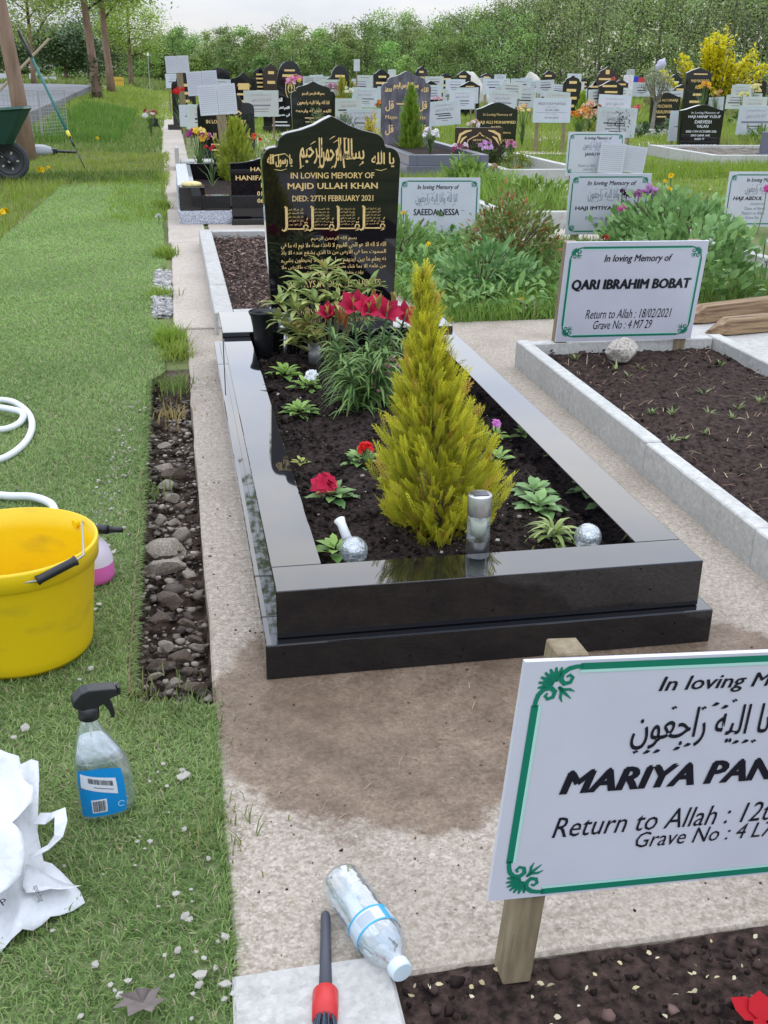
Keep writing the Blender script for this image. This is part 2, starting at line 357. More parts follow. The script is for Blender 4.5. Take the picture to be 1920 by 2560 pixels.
M_board_edge = mat('board edge', (.42, .42, .46), .5)
M_wood = mat('treated timber', (.19, .145, .085), .8, col2=(.29, .23, .14), vscale=14, stretch=(6, 6, .8), bump=.3, bscale=50, detail=6)
M_wood_dark = mat('weathered timber', (.10, .055, .03), .8, col2=(.40, .27, .15), vscale=5, stretch=(.7, 12, 12), bump=.4, bscale=20, detail=7, lo=.3, hi=.68)
M_soil = mat('dark potting soil', (.009, .006, .005), .95, col2=(.055, .036, .030), vscale=70, bump=1, bscale=120, bdist=.012, detail=9, spec=.2)
M_soil_red = mat('brown bark soil', (.016, .010, .008), .95, col2=(.075, .047, .038), vscale=55, bump=1, bscale=110, bdist=.012, detail=9, spec=.2)
M_mulch = mat('bark mulch', attr=True, rough=.85, var=.3, vscale=60)
M_leaf = mat('leaf', attr=True, rough=.45, transl=.25, spec=.35, var=.14, vscale=40)
M_grass = mat('grass blades', attr=True, rough=.6, transl=.4, spec=.25)
M_petal = mat('petals', attr=True, rough=.55, transl=.25, spec=.2)
M_stone = mat('rubble stone', (.27, .215, .16), .85, col2=(.58, .505, .415), vscale=14, bump=.7, bscale=50, detail=7)
M_stone_dk = mat('damp rubble stone', (.06, .042, .030), .75, col2=(.27, .20, .145), vscale=16, bump=.7, bscale=50, detail=7)
M_pebble = mat('pale limestone chips', (.46, .43, .37), .85, var=.3, vscale=30, bump=.4, bscale=90)
M_bark = mat('tree bark', (.20, .125, .085), .85, col2=(.34, .22, .16), vscale=9, stretch=(1, 1, .25), bump=.6, bscale=22, detail=7)
M_bark_dk = mat('dark bark', (.06, .045, .035), .9, var=.4, vscale=12, bump=.5, bscale=25)
M_conc_a = concrete_mat('aggregate concrete', (.41, .345, .275), (.22, .17, .125), (.55, .485, .41), 75,
                        wet=[(.18, -.14, .34, .40), (.42, -.10, .30, .30), (.78, -.04, .30, .14)])
M_conc_b = concrete_mat('pale path concrete', (.48, .415, .345), (.36, .295, .235), (.57, .505, .435), 55, None, .35)
M_conc_w = concrete_mat('whitewashed concrete', (.47, .455, .425), (.36, .345, .315), (.56, .54, .51), 40, None, .2)
M_conc_k = concrete_mat('precast kerb concrete', (.54, .53, .49), (.41, .40, .365), (.63, .62, .585), 40, None, .2)
M_black_pl = mat('black plastic', (.012, .012, .014), .38, var=.4, vscale=40, bump=.05)
M_red_pl = mat('red plastic', (.55, .02, .02), .35, spec=.5)
M_metal = mat('brushed steel', (.55, .55, .55), .35, metal=1, var=.15, vscale=40)
M_wire = mat('galvanised wire', (.42, .42, .42), .5, metal=.6)
M_ground = mat('verge ground', (.10, .13, .045), .95, col2=(.19, .21, .085), vscale=1.3, bump=.6, bscale=30, detail=8, spec=.1)
M_turf = mat('artificial turf backing', (.11, .14, .055), .95, col2=(.22, .27, .12), vscale=45, bump=1, bscale=90, detail=6, spec=.1)
M_road = mat('tarmac', (.17, .17, .18), .9, var=.12, vscale=4, bump=.3, bscale=60)
M_trench = mat('trench earth', (.026, .018, .013), .95, col2=(.14, .10, .075), vscale=22, bump=1, bscale=45, bdist=.02, detail=8, spec=.15)

# ------------------------------------------------------------------ terrain
def sstep(a, b, x): t = np.clip((np.asarray(x, float) - a) / (b - a), 0, 1); return t * t * (3 - 2 * t)
def terrain(x, y):
    return .28 * sstep(14, 30, y) * sstep(-.4, -2.6, x) + .0 * np.asarray(x)
def trench_mask(x, y):
    return (sstep(-.335, -.305, x) * sstep(-.115, -.135, x) * sstep(-.16, -.06, y) * sstep(2.42, 2.25, y))
xs = np.unique(np.round(np.r_[-300, -120, -60, -30, -15, -8, np.arange(-5, -.4, .4), np.arange(-.38, -.08, .02), 0, .5, 1, 2, 3, 4, 6, 8, 12, 20, 40, 80, 150, 300], 3))
ys = np.unique(np.round(np.r_[-400, -120, -40, -15, -8, -4, -2, -1, np.arange(-.3, 2.6, .05), 3, 4, 6, 8, 10, 12, np.arange(13, 30, 1), 35, 40, 60, 80, 120, 200, 400, 800], 3))
XX, YY = np.meshgrid(xs, ys); ZZ = terrain(XX, YY) - .012 - .095 * trench_mask(XX, YY) + .02 * trench_mask(XX, YY) * vnoise(XX, YY, 18, 3)
idx = np.arange(XX.size).reshape(XX.shape)
Q = np.stack([idx[:-1, :-1], idx[:-1, 1:], idx[1:, 1:], idx[1:, :-1]], -1).reshape(-1, 4)
g_me = npmesh('ground', np.c_[XX.ravel(), YY.ravel(), ZZ.ravel()], Q)
g_me.materials.append(M_ground); g_me.materials.append(M_trench)
cx_ = XX.ravel()[Q].mean(1); cy_ = YY.ravel()[Q].mean(1)
g_me.polygons.foreach_set('material_index', ((cx_ > -.36) & (cx_ < -.1) & (cy_ > -.25) & (cy_ < 2.5)).astype(np.int32))
ground = ob('ground', g_me, kind='structure', smooth=True)

# road on the left, behind the verge
rp = [at(*q) for q in ((-260, 400, 15), (0, 312, 18), (70, 282, 21), (165, 243, 28.5), (231, 212.5, 50), (120, 209, 58), (-120, 209, 60), (-420, 215, 60))]
n = len(rp); MB().add([tuple(q) for q in rp] + [(q[0], q[1], q[2] - .5) for q in rp], [tuple(range(n))] + [(i, i + n, (i + 1) % n + n, (i + 1) % n) for i in range(n)]).build('road', M_road, kind='structure', fix=True)

# artificial turf sheet
tv = [(-2.2, -2.6), (-.136, -2.6), (-.136, -.10), (-.30, -.06), (-.296, .75), (-.305, 2.28), (-.235, 2.42), (-.225, 3.3), (-.30, 3.5), (-.30, 4.7), (-.235, 5.0), (-.255, 7.0), (-.30, 10.9), (-1.30, 10.2), (-1.36, 7.2), (-1.45, 5), (-2.2, 4)]
turf = MB(); n = len(tv)
turf.add([(x, y, -.002) for x, y in tv] + [(x, y, -.03) for x, y in tv], [tuple(range(n))] + [(i, i + n, (i + 1) % n + n, (i + 1) % n) for i in range(n)])
turf.build('artificial_turf', M_turf, kind='structure', fix=True)
def inpoly(x, y, poly):
    c_ = np.zeros(len(x), bool); j = len(poly) - 1
    for i in range(len(poly)):
        xi, yi = poly[i]; xj, yj = poly[j]
        c_ ^= ((yi > y) != (yj > y)) & (x < (xj - xi) * (y - yi) / (yj - yi + 1e-12) + xi); j = i
    return c_
def visible(x, y, z=0, m=160):
    d = np.c_[x, y, np.full(len(x), z) if np.isscalar(z) else z] - CAM; w = d @ CF
    px = 960 + FPX * (d @ CR) / w; py = 1280 - FPX * (d @ CU) / w
    return (w > .1) & (px > -m) & (px < 1920 + m) & (py < 2560 + m) & (py > -m)
def blades(S, poly, y0, y1, dens, ln, wd, cols, lean=.7, z=0., tpl=BLADE, flat=.5):
    px = [q[0] for q in poly]; n_ = int((max(px) - min(px)) * (y1 - y0) * dens)
    x = rng.uniform(min(px), max(px), n_); y = rng.uniform(y0, y1, n_)
    k = inpoly(x, y, poly); x, y = x[k], y[k]; k = visible(x, y); x, y = x[k], y[k]; n_ = len(x)
    a = rng.uniform(0, 2 * math.pi, n_); e = np.abs(rng.normal(flat, .35, n_)) + .05
    d = np.c_[np.cos(a) * lean, np.sin(a) * lean, e]
    cl = vnoise(x, y, 2.2, 5); t = np.clip(.5 + .3 * cl + rng.normal(0, .28, n_), 0, 1)
    c_ = mixc(cols[0], cols[1], t); dry = rng.random(n_) < cols[3]; c_[dry] = np.asarray(cols[2]) * rng.uniform(.6, 1.2, (dry.sum(), 1))
    zz = terrain(x, y) + z
    S.add(tpl, np.c_[x, y, zz], d, ln * rng.uniform(.6, 1.3, n_), wd * rng.uniform(.7, 1.3, n_), c_)
TC = ((.12, .21, .05), (.38, .50, .18), (.50, .44, .28), .11)
S = SC(); TC2 = ((.21, .36, .08), (.40, .57, .18), (.46, .44, .24), .07)
for y0 in np.arange(-1.5, 10.9, .2):
    yc = y0 + .1; f_ = np.clip((yc - 1) / 5, 0, 1); de = float(np.exp(np.interp(yc, [-1.5, 0, 1, 2.5, 5, 8, 11], np.log([60000, 52000, 36000, 19000, 9500, 5500, 4000]))))
    cols_ = tuple(np.asarray(p_) * (1 - f_) + np.asarray(q_) * f_ for p_, q_ in zip(TC[:3], TC2[:3])) + (.09,)
    blades(S, tv, y0, y0 + .2, de, float(np.interp(yc, [-1, 3, 11], [.017, .019, .026])), float(np.interp(yc, [-1.5, 0, 1, 2.5, 5, 8, 11], [.0019, .0021, .0025, .0034, .0055, .008, .010])), cols_, flat=.32, tpl=BLADE if yc < 4 else TRI)
n = 2600; yv = rng.uniform(-.06, 2.3, n); S.add(BLADE, np.c_[np.full(n, -.302) + rng.normal(0, .004, n), yv, np.full(n, -.004)], np.c_[rng.uniform(.3, 1, n), rng.normal(0, .5, n), rng.uniform(-.35, .5, n)], rng.uniform(.012, .034, n), .0024, mixc(TC[0], TC[1], rng.random(n)))
n = 1500; yv = rng.uniform(-1.4, -.1, n); S.add(BLADE, np.c_[np.full(n, -.140) + rng.normal(0, .004, n), yv, np.full(n, .0)], np.c_[rng.uniform(-.2, 1, n), rng.normal(0, .6, n), rng.uniform(.1, .8, n)], rng.uniform(.010, .024, n), .002, mixc(TC[0], TC[1], rng.random(n)))
S.build('turf_fibres', M_grass, kind='stuff', label='short grey green artificial turf fibres covering the strip left of the path', cat='turf')

# ------------------------------------------------------------------ concrete paths
def plate(name, m, x0, x1, y0, y1, z1=0., z0=-.10, wob=.0018, bev=.005, parent=None):
    # slab outline with a slightly irregular edge
    pts = []
    def edge(ax, ay, bx, by):
        k = max(2, int(math.hypot(bx - ax, by - ay) / .12))
        for i in range(k):
            t = i / k; pts.append((ax + (bx - ax) * t + random.gauss(0, wob) * (by != ay), ay + (by - ay) * t + random.gauss(0, wob) * (bx != ax)))
    edge(x0, y0, x1, y0); edge(x1, y0, x1, y1); edge(x1, y1, x0, y1); edge(x0, y1, x0, y0)
    n_ = len(pts); cxm, cym = (x0 + x1) / 2, (y0 + y1) / 2; mb = MB()
    ins = [(x + (bev if x < x0 + .03 else -bev if x > x1 - .03 else 0), y + (bev if y < y0 + .03 else -bev if y > y1 - .03 else 0)) for x, y in pts]
    mb.add([(x, y, z1) for x, y in ins] + [(x, y, z1 - bev) for x, y in pts] + [(x, y, z0) for x, y in pts],
           [tuple(range(n_))] + [(i, i + n_, (i + 1) % n_ + n_, (i + 1) % n_) for i in range(n_)] + [(i + n_, i + 2 * n_, (i + 1) % n_ + 2 * n_, (i + 1) % n_ + n_) for i in range(n_)])
    return mb.build(name, m, parent, fix=True)
path = thing('concrete_path', None, None); path['kind'] = 'structure'
plate('slab', M_conc_a, -.135, 2.14, -.818, 3.19, 0, parent=path)
plate('slab', M_conc_w, -.140, .078, -2.6, -.792, .014, parent=path)
plate('slab', M_conc_w, 2.15, 4.2, -.8, 3.15, .004, parent=path)
yy_ = 3.2; xl = -.185
for i, ln_ in enumerate([2.75, .95, 2.3, 2.9, 2.6, 3.0, 2.8, 3.2, 3.0, 4, 4, 5, 6, 7]):
    plate('slab', M_conc_b, xl + random.uniform(-.012, .012), .06 if i else .08, yy_ + .008, yy_ + ln_, random.uniform(-.004, .008), parent=path)
    yy_ += ln_; xl = -.2 - .0105 * (yy_ - 5)
for (x0, x1, y0, y1) in ((.095, 1.14, 5.9, 6.92), (.94, 1.18, 3.2, 5.89), (2.15, 2.38, 3.2, 5.6), (1.15, 2.30, 5.95, 6.5), (1.1, 1.5, 6.6, 9.6), (2.36, 4.0, 5.72, 6.4), (2.5, 4.2, 9.3, 9.9), (.9, 2.4, 9.7, 10.5), (3.3, 3.62, 3.2, 5.6)):
    plate('slab', M_conc_b, x0, x1, y0, y1, random.uniform(-.002, .006), parent=path)
# broken flakes at the joint with the whitewashed slab
for (px_, py_, s_) in ((612, 2482, .016), (650, 2478, .010), (704, 2484, .022), (738, 2478, .018)):
    q = gp(px_, py_, .01); b = bmesh.new(); bmesh.ops.create_icosphere(b, subdivisions=1, radius=1)
    for v in b.verts: v.co = Vector((v.co.x * s_ * 1.4 * random.uniform(.7, 1.2), v.co.y * s_ * .7 * random.uniform(.7, 1.2), v.co.z * .006))
    me = bpy.data.meshes.new('flake'); b.to_mesh(me); b.free(); o = ob('flake', me, M_conc_w, path, loc=(q[0], q[1], .010), rot=(0, 0, random.uniform(-.4, .4)))

# ------------------------------------------------------------------ stones
def stone_mesh(seed, sub=2, rough=.25, flat=.6):
    r_ = random.Random(seed); b = bmesh.new(); bmesh.ops.create_icosphere(b, subdivisions=sub, radius=1)
    dirs = [(Vector((r_.gauss(0, 1), r_.gauss(0, 1), r_.gauss(0, 1))).normalized(), r_.uniform(.38, .82)) for _ in range(13)]
    for v in b.verts:
        for d, h in dirs:
            k = v.co.dot(d)
            if k > h: v.co -= d * (k - h) * .9
        v.co *= 1 + r_.uniform(-rough, rough) * .25; v.co.z *= flat
    me = bpy.data.meshes.new('stone'); b.to_mesh(me); b.free(); return me
ST = [stone_mesh(i, 2, .3, random.uniform(.45, .75)) for i in range(8)]
ST1 = [stone_mesh(i + 40, 1, .4, .7) for i in range(5)]
STD = []
for m_ in ST[:4]: c_ = m_.copy(); c_.materials.append(M_stone_dk); STD.append(c_)
for m_ in ST: m_.materials.append(M_stone)
PB = []
for m_ in ST1: c_ = m_.copy(); c_.materials.append(M_pebble); PB.append(c_)
for m_ in ST1: m_.materials.append(M_stone)
CLOD = stone_mesh(77, 1, 1.6, .75)
trench = thing('rubble_trench', None, None); trench['kind'] = 'structure'
big = [(415, 1172, 36, 18, 0), (438, 1188, 42, 26, 1), (417, 1215, 30, 14, 0), (432, 1245, 28, 12, 0), (410, 1115, 24, 20, 0), (385, 1092, 14, 9, 0), (447, 1132, 14, 10, 0),
       (455, 1335, 34, 18, 0), (420, 1370, 66, 22, 0), (415, 1420, 62, 30, 0), (475, 1440, 27, 26, 0), (430, 1500, 46, 30, 1), (400, 1545, 40, 28, 1), (470, 1560, 26, 20, 1),
       (375, 1265, 14, 10, 0), (402, 1300, 24, 12, 0), (435, 1305, 20, 12, 0), (385, 1318, 18, 10, 0), (425, 1455, 18, 10, 0), (420, 1615, 30, 14, 0), (455, 1640, 40, 26, 1), (490, 1600, 26, 24, 1),
       (440, 1705, 26, 24, 0), (490, 1720, 40, 34, 1), (395, 1660, 32, 20, 1), (390, 1690, 22, 16, 0), (470, 1680, 22, 16, 1), (400, 1060, 22, 14, 1), (440, 1075, 22, 16, 1), (390, 1130, 16, 12, 1), (455, 1270, 22, 16, 1)]
for i, (px_, py_, w_, h_, dk) in enumerate(big):
    z_ = -.062; q = gp(px_, py_, z_); dd = (q - CAM) @ CF; s_ = w_ / FPX * dd
    me = (STD if dk else ST)[i % (4 if dk else 8)]
    o = ob('stone', me, None, trench, loc=(q[0], q[1], z_), rot=(random.uniform(-.3, .3), random.uniform(-.3, .3), random.uniform(0, 6)), smooth=False)
    o.scale = (s_, s_ * random.uniform(.65, .9), s_ * random.uniform(.7, 1.0)); o.rotation_euler[2] = random.uniform(-.5, .5)
S = SC()
def chips(S, tplm, O, size, cols):
    tv_ = np.array([v.co[:] for v in tplm.vertices]); tf_ = []
    for p in tplm.polygons: tf_.append(tuple(p.vertices))
    S.add((tv_, np.array(tf_)), O, rdir(len(O), -.3, .3), size, size, cols)
O = np.c_[rng.uniform(-.295, -.14, 1500), rng.uniform(-.08, 2.28, 1500), np.full(1500, -.095)]; O[:, 2] += rng.uniform(-.01, .03, 1500)
chips(S, ST1[0], O, rng.gamma(1.6, .0036, 1500) + .002, mixc((.05, .036, .027), (.48, .41, .34), rng.random(1500) ** 2.0))
S.build('rubble', mat('rubble chips', attr=True, rough=.9, var=.2, vscale=60), trench, kind='stuff')
S = SC()                                             # grey gravel strip beside the path
O = np.c_[rng.uniform(-.295, -.20, 1500), rng.uniform(3.5, 4.8, 1500), rng.uniform(-.012, .01, 1500)]
chips(S, ST1[1], O, rng.gamma(3, .0025, 1500) + .003, mixc((.25, .24, .23), (.55, .53, .50), rng.random(1500)))
yv = rng.uniform(.45, 2.0, 420); O = np.c_[-.365 - .05 * (yv < 1.2) * rng.random(420) + rng.normal(0, .026, 420), yv, rng.uniform(-.004, .010, 420)]
chips(S, ST1[2], O, rng.gamma(2, .0015, 420) + .0015, mixc((.28, .25, .21), (.52, .48, .42), rng.random(420)))
S.build('gravel', mat('gravel chips', attr=True, rough=.9), kind='stuff', label='loose pale gravel chips spilled beside the path and trench', cat='gravel')
# edge board left standing on the turf side of the trench
MB().box(-.3015, -.2975, -.03, 1.25, -.10, .004).build('edging_strip', mat('rusty edging', (.16, .10, .06), .8, var=.4, vscale=20), trench)
# pale pebbles thrown on the turf, near part
peb = [(455, 1945, 20), (470, 1937, 16), (455, 1925, 13), (408, 1911, 11), (395, 1930, 9), (417, 1965, 9), (373, 1953, 8), (462, 2072, 13), (375, 2105, 13), (350, 2090, 7), (343, 2103, 9), (362, 2120, 7), (520, 2145, 12), (338, 2163, 8), (257, 2185, 7), (440, 2235, 14), (478, 2222, 8), (480, 2253, 8), (396, 2266, 9), (460, 2292, 24), (473, 2300, 15), (566, 2343, 18), (545, 2352, 9), (132, 2327, 12), (442, 2377, 20), (412, 2388, 10), (490, 2380, 9), (240, 2410, 18), (276, 2463, 14), (288, 2475, 12), (320, 2452, 14), (300, 2490, 16), (350, 2500, 14), (322, 2505, 11), (495, 2463, 22), (500, 2440, 26), (565, 2460, 22), (562, 2498, 15), (483, 2485, 12), (225, 1672, 16), (283, 1715, 15), (200, 1698, 9), (65, 1820, 22), (35, 1846, 14), (160, 2165, 10), (248, 1512, 12), (238, 1525, 10), (272, 1365, 11), (283, 1383, 12), (310, 1320, 10), (510, 2395, 11), (590, 2395, 10), (420, 2030, 7), (320, 1990, 8), (540, 2420, 16), (430, 2440, 11), (200, 2540, 14), (480, 2545, 10)]
for i, (px_, py_, w_) in enumerate(peb):
    q = gp(px_, py_, .008); dd = (q - CAM) @ CF; s_ = w_ / FPX * dd
    o = ob('pebble', PB[i % 5], None, loc=(q[0], q[1], .006 + s_ * .3), rot=(0, 0, random.uniform(0, 6)), label='pale limestone pebble lying on the turf', cat='pebble', group='pale pebbles scattered on the turf')
    o.scale = (s_, s_ * .75, s_ * .7)

# ------------------------------------------------------------------ main grave: kerb set
W = .912
ks = thing('grave_kerb_set', 'polished black granite kerb set on a stepped plinth round the planted grave', 'grave kerb')
MB().box(-.026, .104, .30, 2.215, 0, .079).build('plinth', M_granite, ks, bevel=.003)
MB().box(-.026, .104, 2.217, 2.60, 0, .079).build('plinth', M_granite, ks, bevel=.003)
MB().box(W - .104, W + .026, .1, 2.6, 0, .079).build('plinth', M_granite, ks, bevel=.003)
MB().box(-.026, .104, .1005, .298, 0, .079).build('plinth', M_granite, ks, bevel=.003)
MB().box(-.026, W + .026, -.024, .0995, 0, .079).build('plinth', M_granite, ks, bevel=.003)
MB().box(0, .106, .1148, 2.20, .080, .186).build('kerb', M_granite, ks, bevel=.002)
MB().box(W - .106, W, .1148, 2.20, .080, .186).build('kerb', M_granite, ks, bevel=.002)
MB().box(0, W, 0, .1140, .080, .186).build('kerb', M_granite, ks, bevel=.002)
# planting soil
def soil(name, x0, x1, y0, y1, z, amp, m, n=60, seed=1, mound=.0, ny=None, sc_=9):
    ny = ny or int(n * (y1 - y0) / (x1 - x0)); X, Y = np.meshgrid(np.linspace(x0, x1, n), np.linspace(y0, y1, ny))
    u = (X - x0) / (x1 - x0) * 2 - 1; v = (Y - y0) / (y1 - y0) * 2 - 1
    Z = z + mound * (1 - u ** 2) * (1 - v ** 4) + amp * vnoise(X, Y, sc_, seed) + amp * .7 * np.abs(vnoise(X, Y, sc_ * 3.1, seed + 2)) + rng.normal(0, amp * .18, X.shape)
    i = np.arange(X.size).reshape(X.shape); Q_ = np.stack([i[:-1, :-1], i[:-1, 1:], i[1:, 1:], i[1:, :-1]], -1).reshape(-1, 4)
    return ob(name, npmesh(name, np.c_[X.ravel(), Y.ravel(), Z.ravel()], Q_), m, kind='structure', smooth=True)
soil('soil_bed', .1055, W - .1055, .1135, 2.215, .108, .008, M_soil, 90, 1, .022)
S = SC(); n = 5200
O = np.c_[rng.uniform(.115, .797, n), rng.uniform(.12, 2.2, n), rng.uniform(.112, .134, n)]
O[:, 2] += .012 * (1 - ((O[:, 0] - .456) / .35) ** 2)
chips(S, CLOD, O, rng.gamma(1.5, .0030, n) + .0015, mixc((.008, .006, .005), (.045, .032, .027), rng.random(n)))
n = 90; O = np.c_[rng.uniform(.12, .79, n), rng.uniform(.125, 2.1, n), rng.uniform(.13, .142, n)]
chips(S, CLOD, O, rng.gamma(2, .0016, n) + .0015, mixc((.2, .17, .14), (.5, .46, .42), rng.random(n)))
S.build('soil_crumbs', mat('soil crumbs', attr=True, rough=.95, spec=.15), kind='stuff', label='dark crumbly soil clods filling the planted grave', cat='soil')

# ------------------------------------------------------------------ headstones
def profile(kind, w, h):
    a = w / 2
    if kind == 'ogee':
        pl = [(-.463, 0), (-.50, .776), (-.497, .80), (-.485, .822), (-.468, .838), (-.44, .848), (-.394, .853), (-.386, .862), (-.382, .88), (-.37, .897), (-.35, .908), (-.32, .918), (-.217, .934), (-.123, .957), (-.06, .981), (0, 1.0)]
    elif kind == 'camber':
        pl = [(-.47, 0), (-.5, .87), (-.46, .878), (-.40, .89), (-.32, .915), (-.24, .945), (-.15, .975), (-.07, .995), (0, 1)]
    elif kind == 'shoulder':
        pl = [(-.5, 0), (-.5, .72), (-.49, .77), (-.46, .80), (-.40, .82), (-.30, .82), (-.28, .86), (-.25, .91), (-.18, .96), (-.09, .99), (0, 1)]
    elif kind == 'round':
        pl = [(-.40, 0), (-.42, .32), (-.47, .40), (-.5, .52), (-.5, .66), (-.46, .78), (-.39, .88), (-.28, .95), (-.15, .99), (0, 1)]
    elif kind == 'wave':
        pl = [(-.5, 0), (-.5, .86), (-.42, .862), (-.32, .875), (-.22, .90), (-.12, .94), (-.05, .98), (0, 1)]
    elif kind == 'peak':
        pl = [(-.5, 0), (-.5, .88), (-.3, .94), (0, 1)]
    else:
        pl = [(-.5, 0), (-.5, 1), (0, 1)]
    pts = pl + [(-x, z) for x, z in reversed(pl) if x != 0]
    return [(x * w, z * h) for x, z in pts]
def headstone(label, loc, w, h, kind='camber', m=None, t=.075, yaw=0, base=None, lines=(), ink=None, emblem=None, lean=0, group='headstones'):
    r_ = thing('headstone', label, 'headstone', loc, (lean, 0, yaw), group)
    m = m or M_granite2; bh = 0
    if base:
        bw, bd, bh = base; MB().box(-bw / 2, bw / 2, -bd * .45, bd * .55, 0, bh).build('base', m, r_, bevel=.004)
        bh += .0005
    pf = [(x, z + bh) for x, z in profile(kind, w, h - bh)]
    slab_ = MB().prism(list(reversed(pf)), 0, t).build('slab', m, r_, bevel=.0035, seg=1)
    mb = MB()
    for ln_ in lines:
        s_, u0, u1, v0, v1 = ln_[:5]; op = ln_[5] if len(ln_) > 5 else {}
        if s_ == '#': mb.add([(u0 * w, -.0012, v0 * h), (u1 * w, -.0012, v0 * h), (u1 * w, -.0012, v1 * h), (u0 * w, -.0012, v1 * h)], [(0, 1, 2, 3)])
        else: text(mb, s_, u0 * w, u1 * w, v0 * h, v1 * h, y=-.0012, **op)
    if emblem:
        for pts, wd in emblem: mb.ribbon([(x * w, z * h) for x, z in pts], [q * w for q in wd] if hasattr(wd, '__len__') else wd * w, y=-.0014)
    if mb.v: mb.build('inscription', ink or M_gold, slab_)
    return r_

# the main stone: measured in photo units, centre 757, foot line 1945
ms = thing('headstone', 'tall black granite headstone with pointed ogee top and gold calligraphy at the planted grave', 'headstone', (.466, 2.47, 0))
MB().box(-.468, .448, -.262, .118, .0805, .2045).build('base', M_granite, ms, bevel=.003)
HS = .776; HW = .55
pf = [(x, z + .2055) for x, z in profile('ogee', HW, HS)]
ms_slab = MB().prism(list(reversed(pf)), 0, .085).build('slab', M_granite, ms, bevel=.003, seg=2)
def U(x): return (x - 757) * .000431
def Vv(y): return .2055 + (1945 - y) * .000419
ins = MB()
def mt(s_, x0, x1, y0, y1, **k): text(ins, s_, U(x0), U(x1), Vv(y1), Vv(y0), y=-.0012, **k)
mt('IN LOVING MEMORY OF', 378, 1150, 595, 648, serif=True, bold=.0004)
mt('MAJID ULLAH KHAN', 348, 1182, 690, 760, serif=True, bold=.0008)
mt('DIED: 27TH FEBRUARY 2021', 388, 1142, 803, 855, serif=True, bold=.0004)
mt('ALWAYS IN OUR THOUGHTS', 332, 1218, 1602, 1668, serif=True, bold=.0005)
mt('FOREVER IN OUR HEARTS', 380, 1170, 1880, 1928, serif=True, bold=.0003)
# large bismillah: tall interlaced words
for s_, x0, x1, y0, y1 in (('بسم', 858, 1055, 395, 555), ('الله', 800, 945, 292, 470), ('الرحمن', 642, 842, 285, 556), ('الرحيم', 462, 668, 285, 556)):
    mt(arab(s_), x0, x1, y0, y1, bold=.0009)
def stroke(pts, w): ins.ribbon([(U(x), Vv(y)) for x, y in pts], [q * .000431 for q in w] if hasattr(w, '__len__') else w * .000431, y=-.0013)
for x, y in ((560, 345), (735, 300), (520, 395), (770, 330)): stroke([(x, y), (x + 34, y - 22), (x + 52, y - 30)], [3, 8, 3])
for x, y in ((470, 552), (640, 548), (760, 552), (1022, 528)): stroke([(x - 12, y + 6), (x + 4, y - 10), (x + 30, y - 20)], [3, 9, 4])
stroke([(862, 292), (872, 284), (882, 294), (892, 284)], 6)
mt(arab('يا رسول الله'), 168, 392, 432, 545, bold=.001); stroke([(190, 470), (240, 440), (330, 425), (380, 470)], [4, 10, 7, 3]); stroke([(230, 565), (290, 575), (340, 560)], [4, 6, 3])
mt(arab('يا الله'), 1125, 1335, 418, 548, bold=.001); stroke([(1160, 570), (1215, 578), (1268, 562)], [4, 6, 3]); stroke([(1210, 420), (1216, 400)], 5)
# four small calligraphic panels
small = ['قل هو الله احد', 'الله الصمد لم', 'يلد ولم يولد ولم', 'يكن له كفوا احد', 'قل اعوذ برب', 'من شر ما خلق', 'ومن شر غاسق']
for k in range(4):
    x = 290 + 242 * k
    stroke([(x + 22, 912), (x + 30, 905), (x + 40, 910), (x + 40, 1090), (x + 32, 1115), (x + 12, 1126), (x - 4, 1118), (x - 2, 1108)], [8, 20, 24, 24, 22, 16, 9, 3])
    stroke([(x + 40, 1108), (x + 120, 1110), (x + 215, 1110)], [12, 11, 14])
    stroke(spiral(x + 218, 1092, 20, 20, -1.6, 1.0, 12), 11); stroke([(x + 235, 1100), (x + 228, 1122), (x + 200, 1132)], [11, 9, 3])
    stroke([(x + 205, 1052), (x + 216, 1052)], 12); stroke([(x + 222, 1052), (x + 234, 1052)], 12); stroke([(x + 225, 1030), (x + 236, 1008)], 6)
    nl = 5 if k == 0 else 6
    for j in range(nl):
        y = 910 + j * (170 / nl) + 8; mt(arab(small[(j + k) % 7]), x + 58, x + 196 - (14 if j == nl - 1 else 0), y, y + 130 / nl, res=1)
    # keep res low: tiny lettering
mt(arab('بسم الله الرحمن الرحيم'), 555, 985, 1182, 1228, bold=.0003)
for (y0, y1, s_) in ((1240, 1306, 'الله لا اله الا هو الحي القيوم لا تاخذه سنة ولا نوم له ما في'), (1312, 1368, 'السموت وما في الارض من ذا الذي يشفع عنده الا باذ'), (1380, 1444, 'نه يعلم ما بين ايديهم وما خلفهم ولا يحيطون بشيء'), (1450, 1505, 'من علمه الا بما شاء وسع كرسيه السموت والارض ولا')):
    mt(arab(s_), 272, 1268, y0, y1, bold=.0004, res=1)
mt(arab('يؤده حفظهما وهو العلي العظيم'), 470, 1050, 1512, 1560, bold=.0004, res=1)
ins.build('inscription', M_gold, ms_slab)

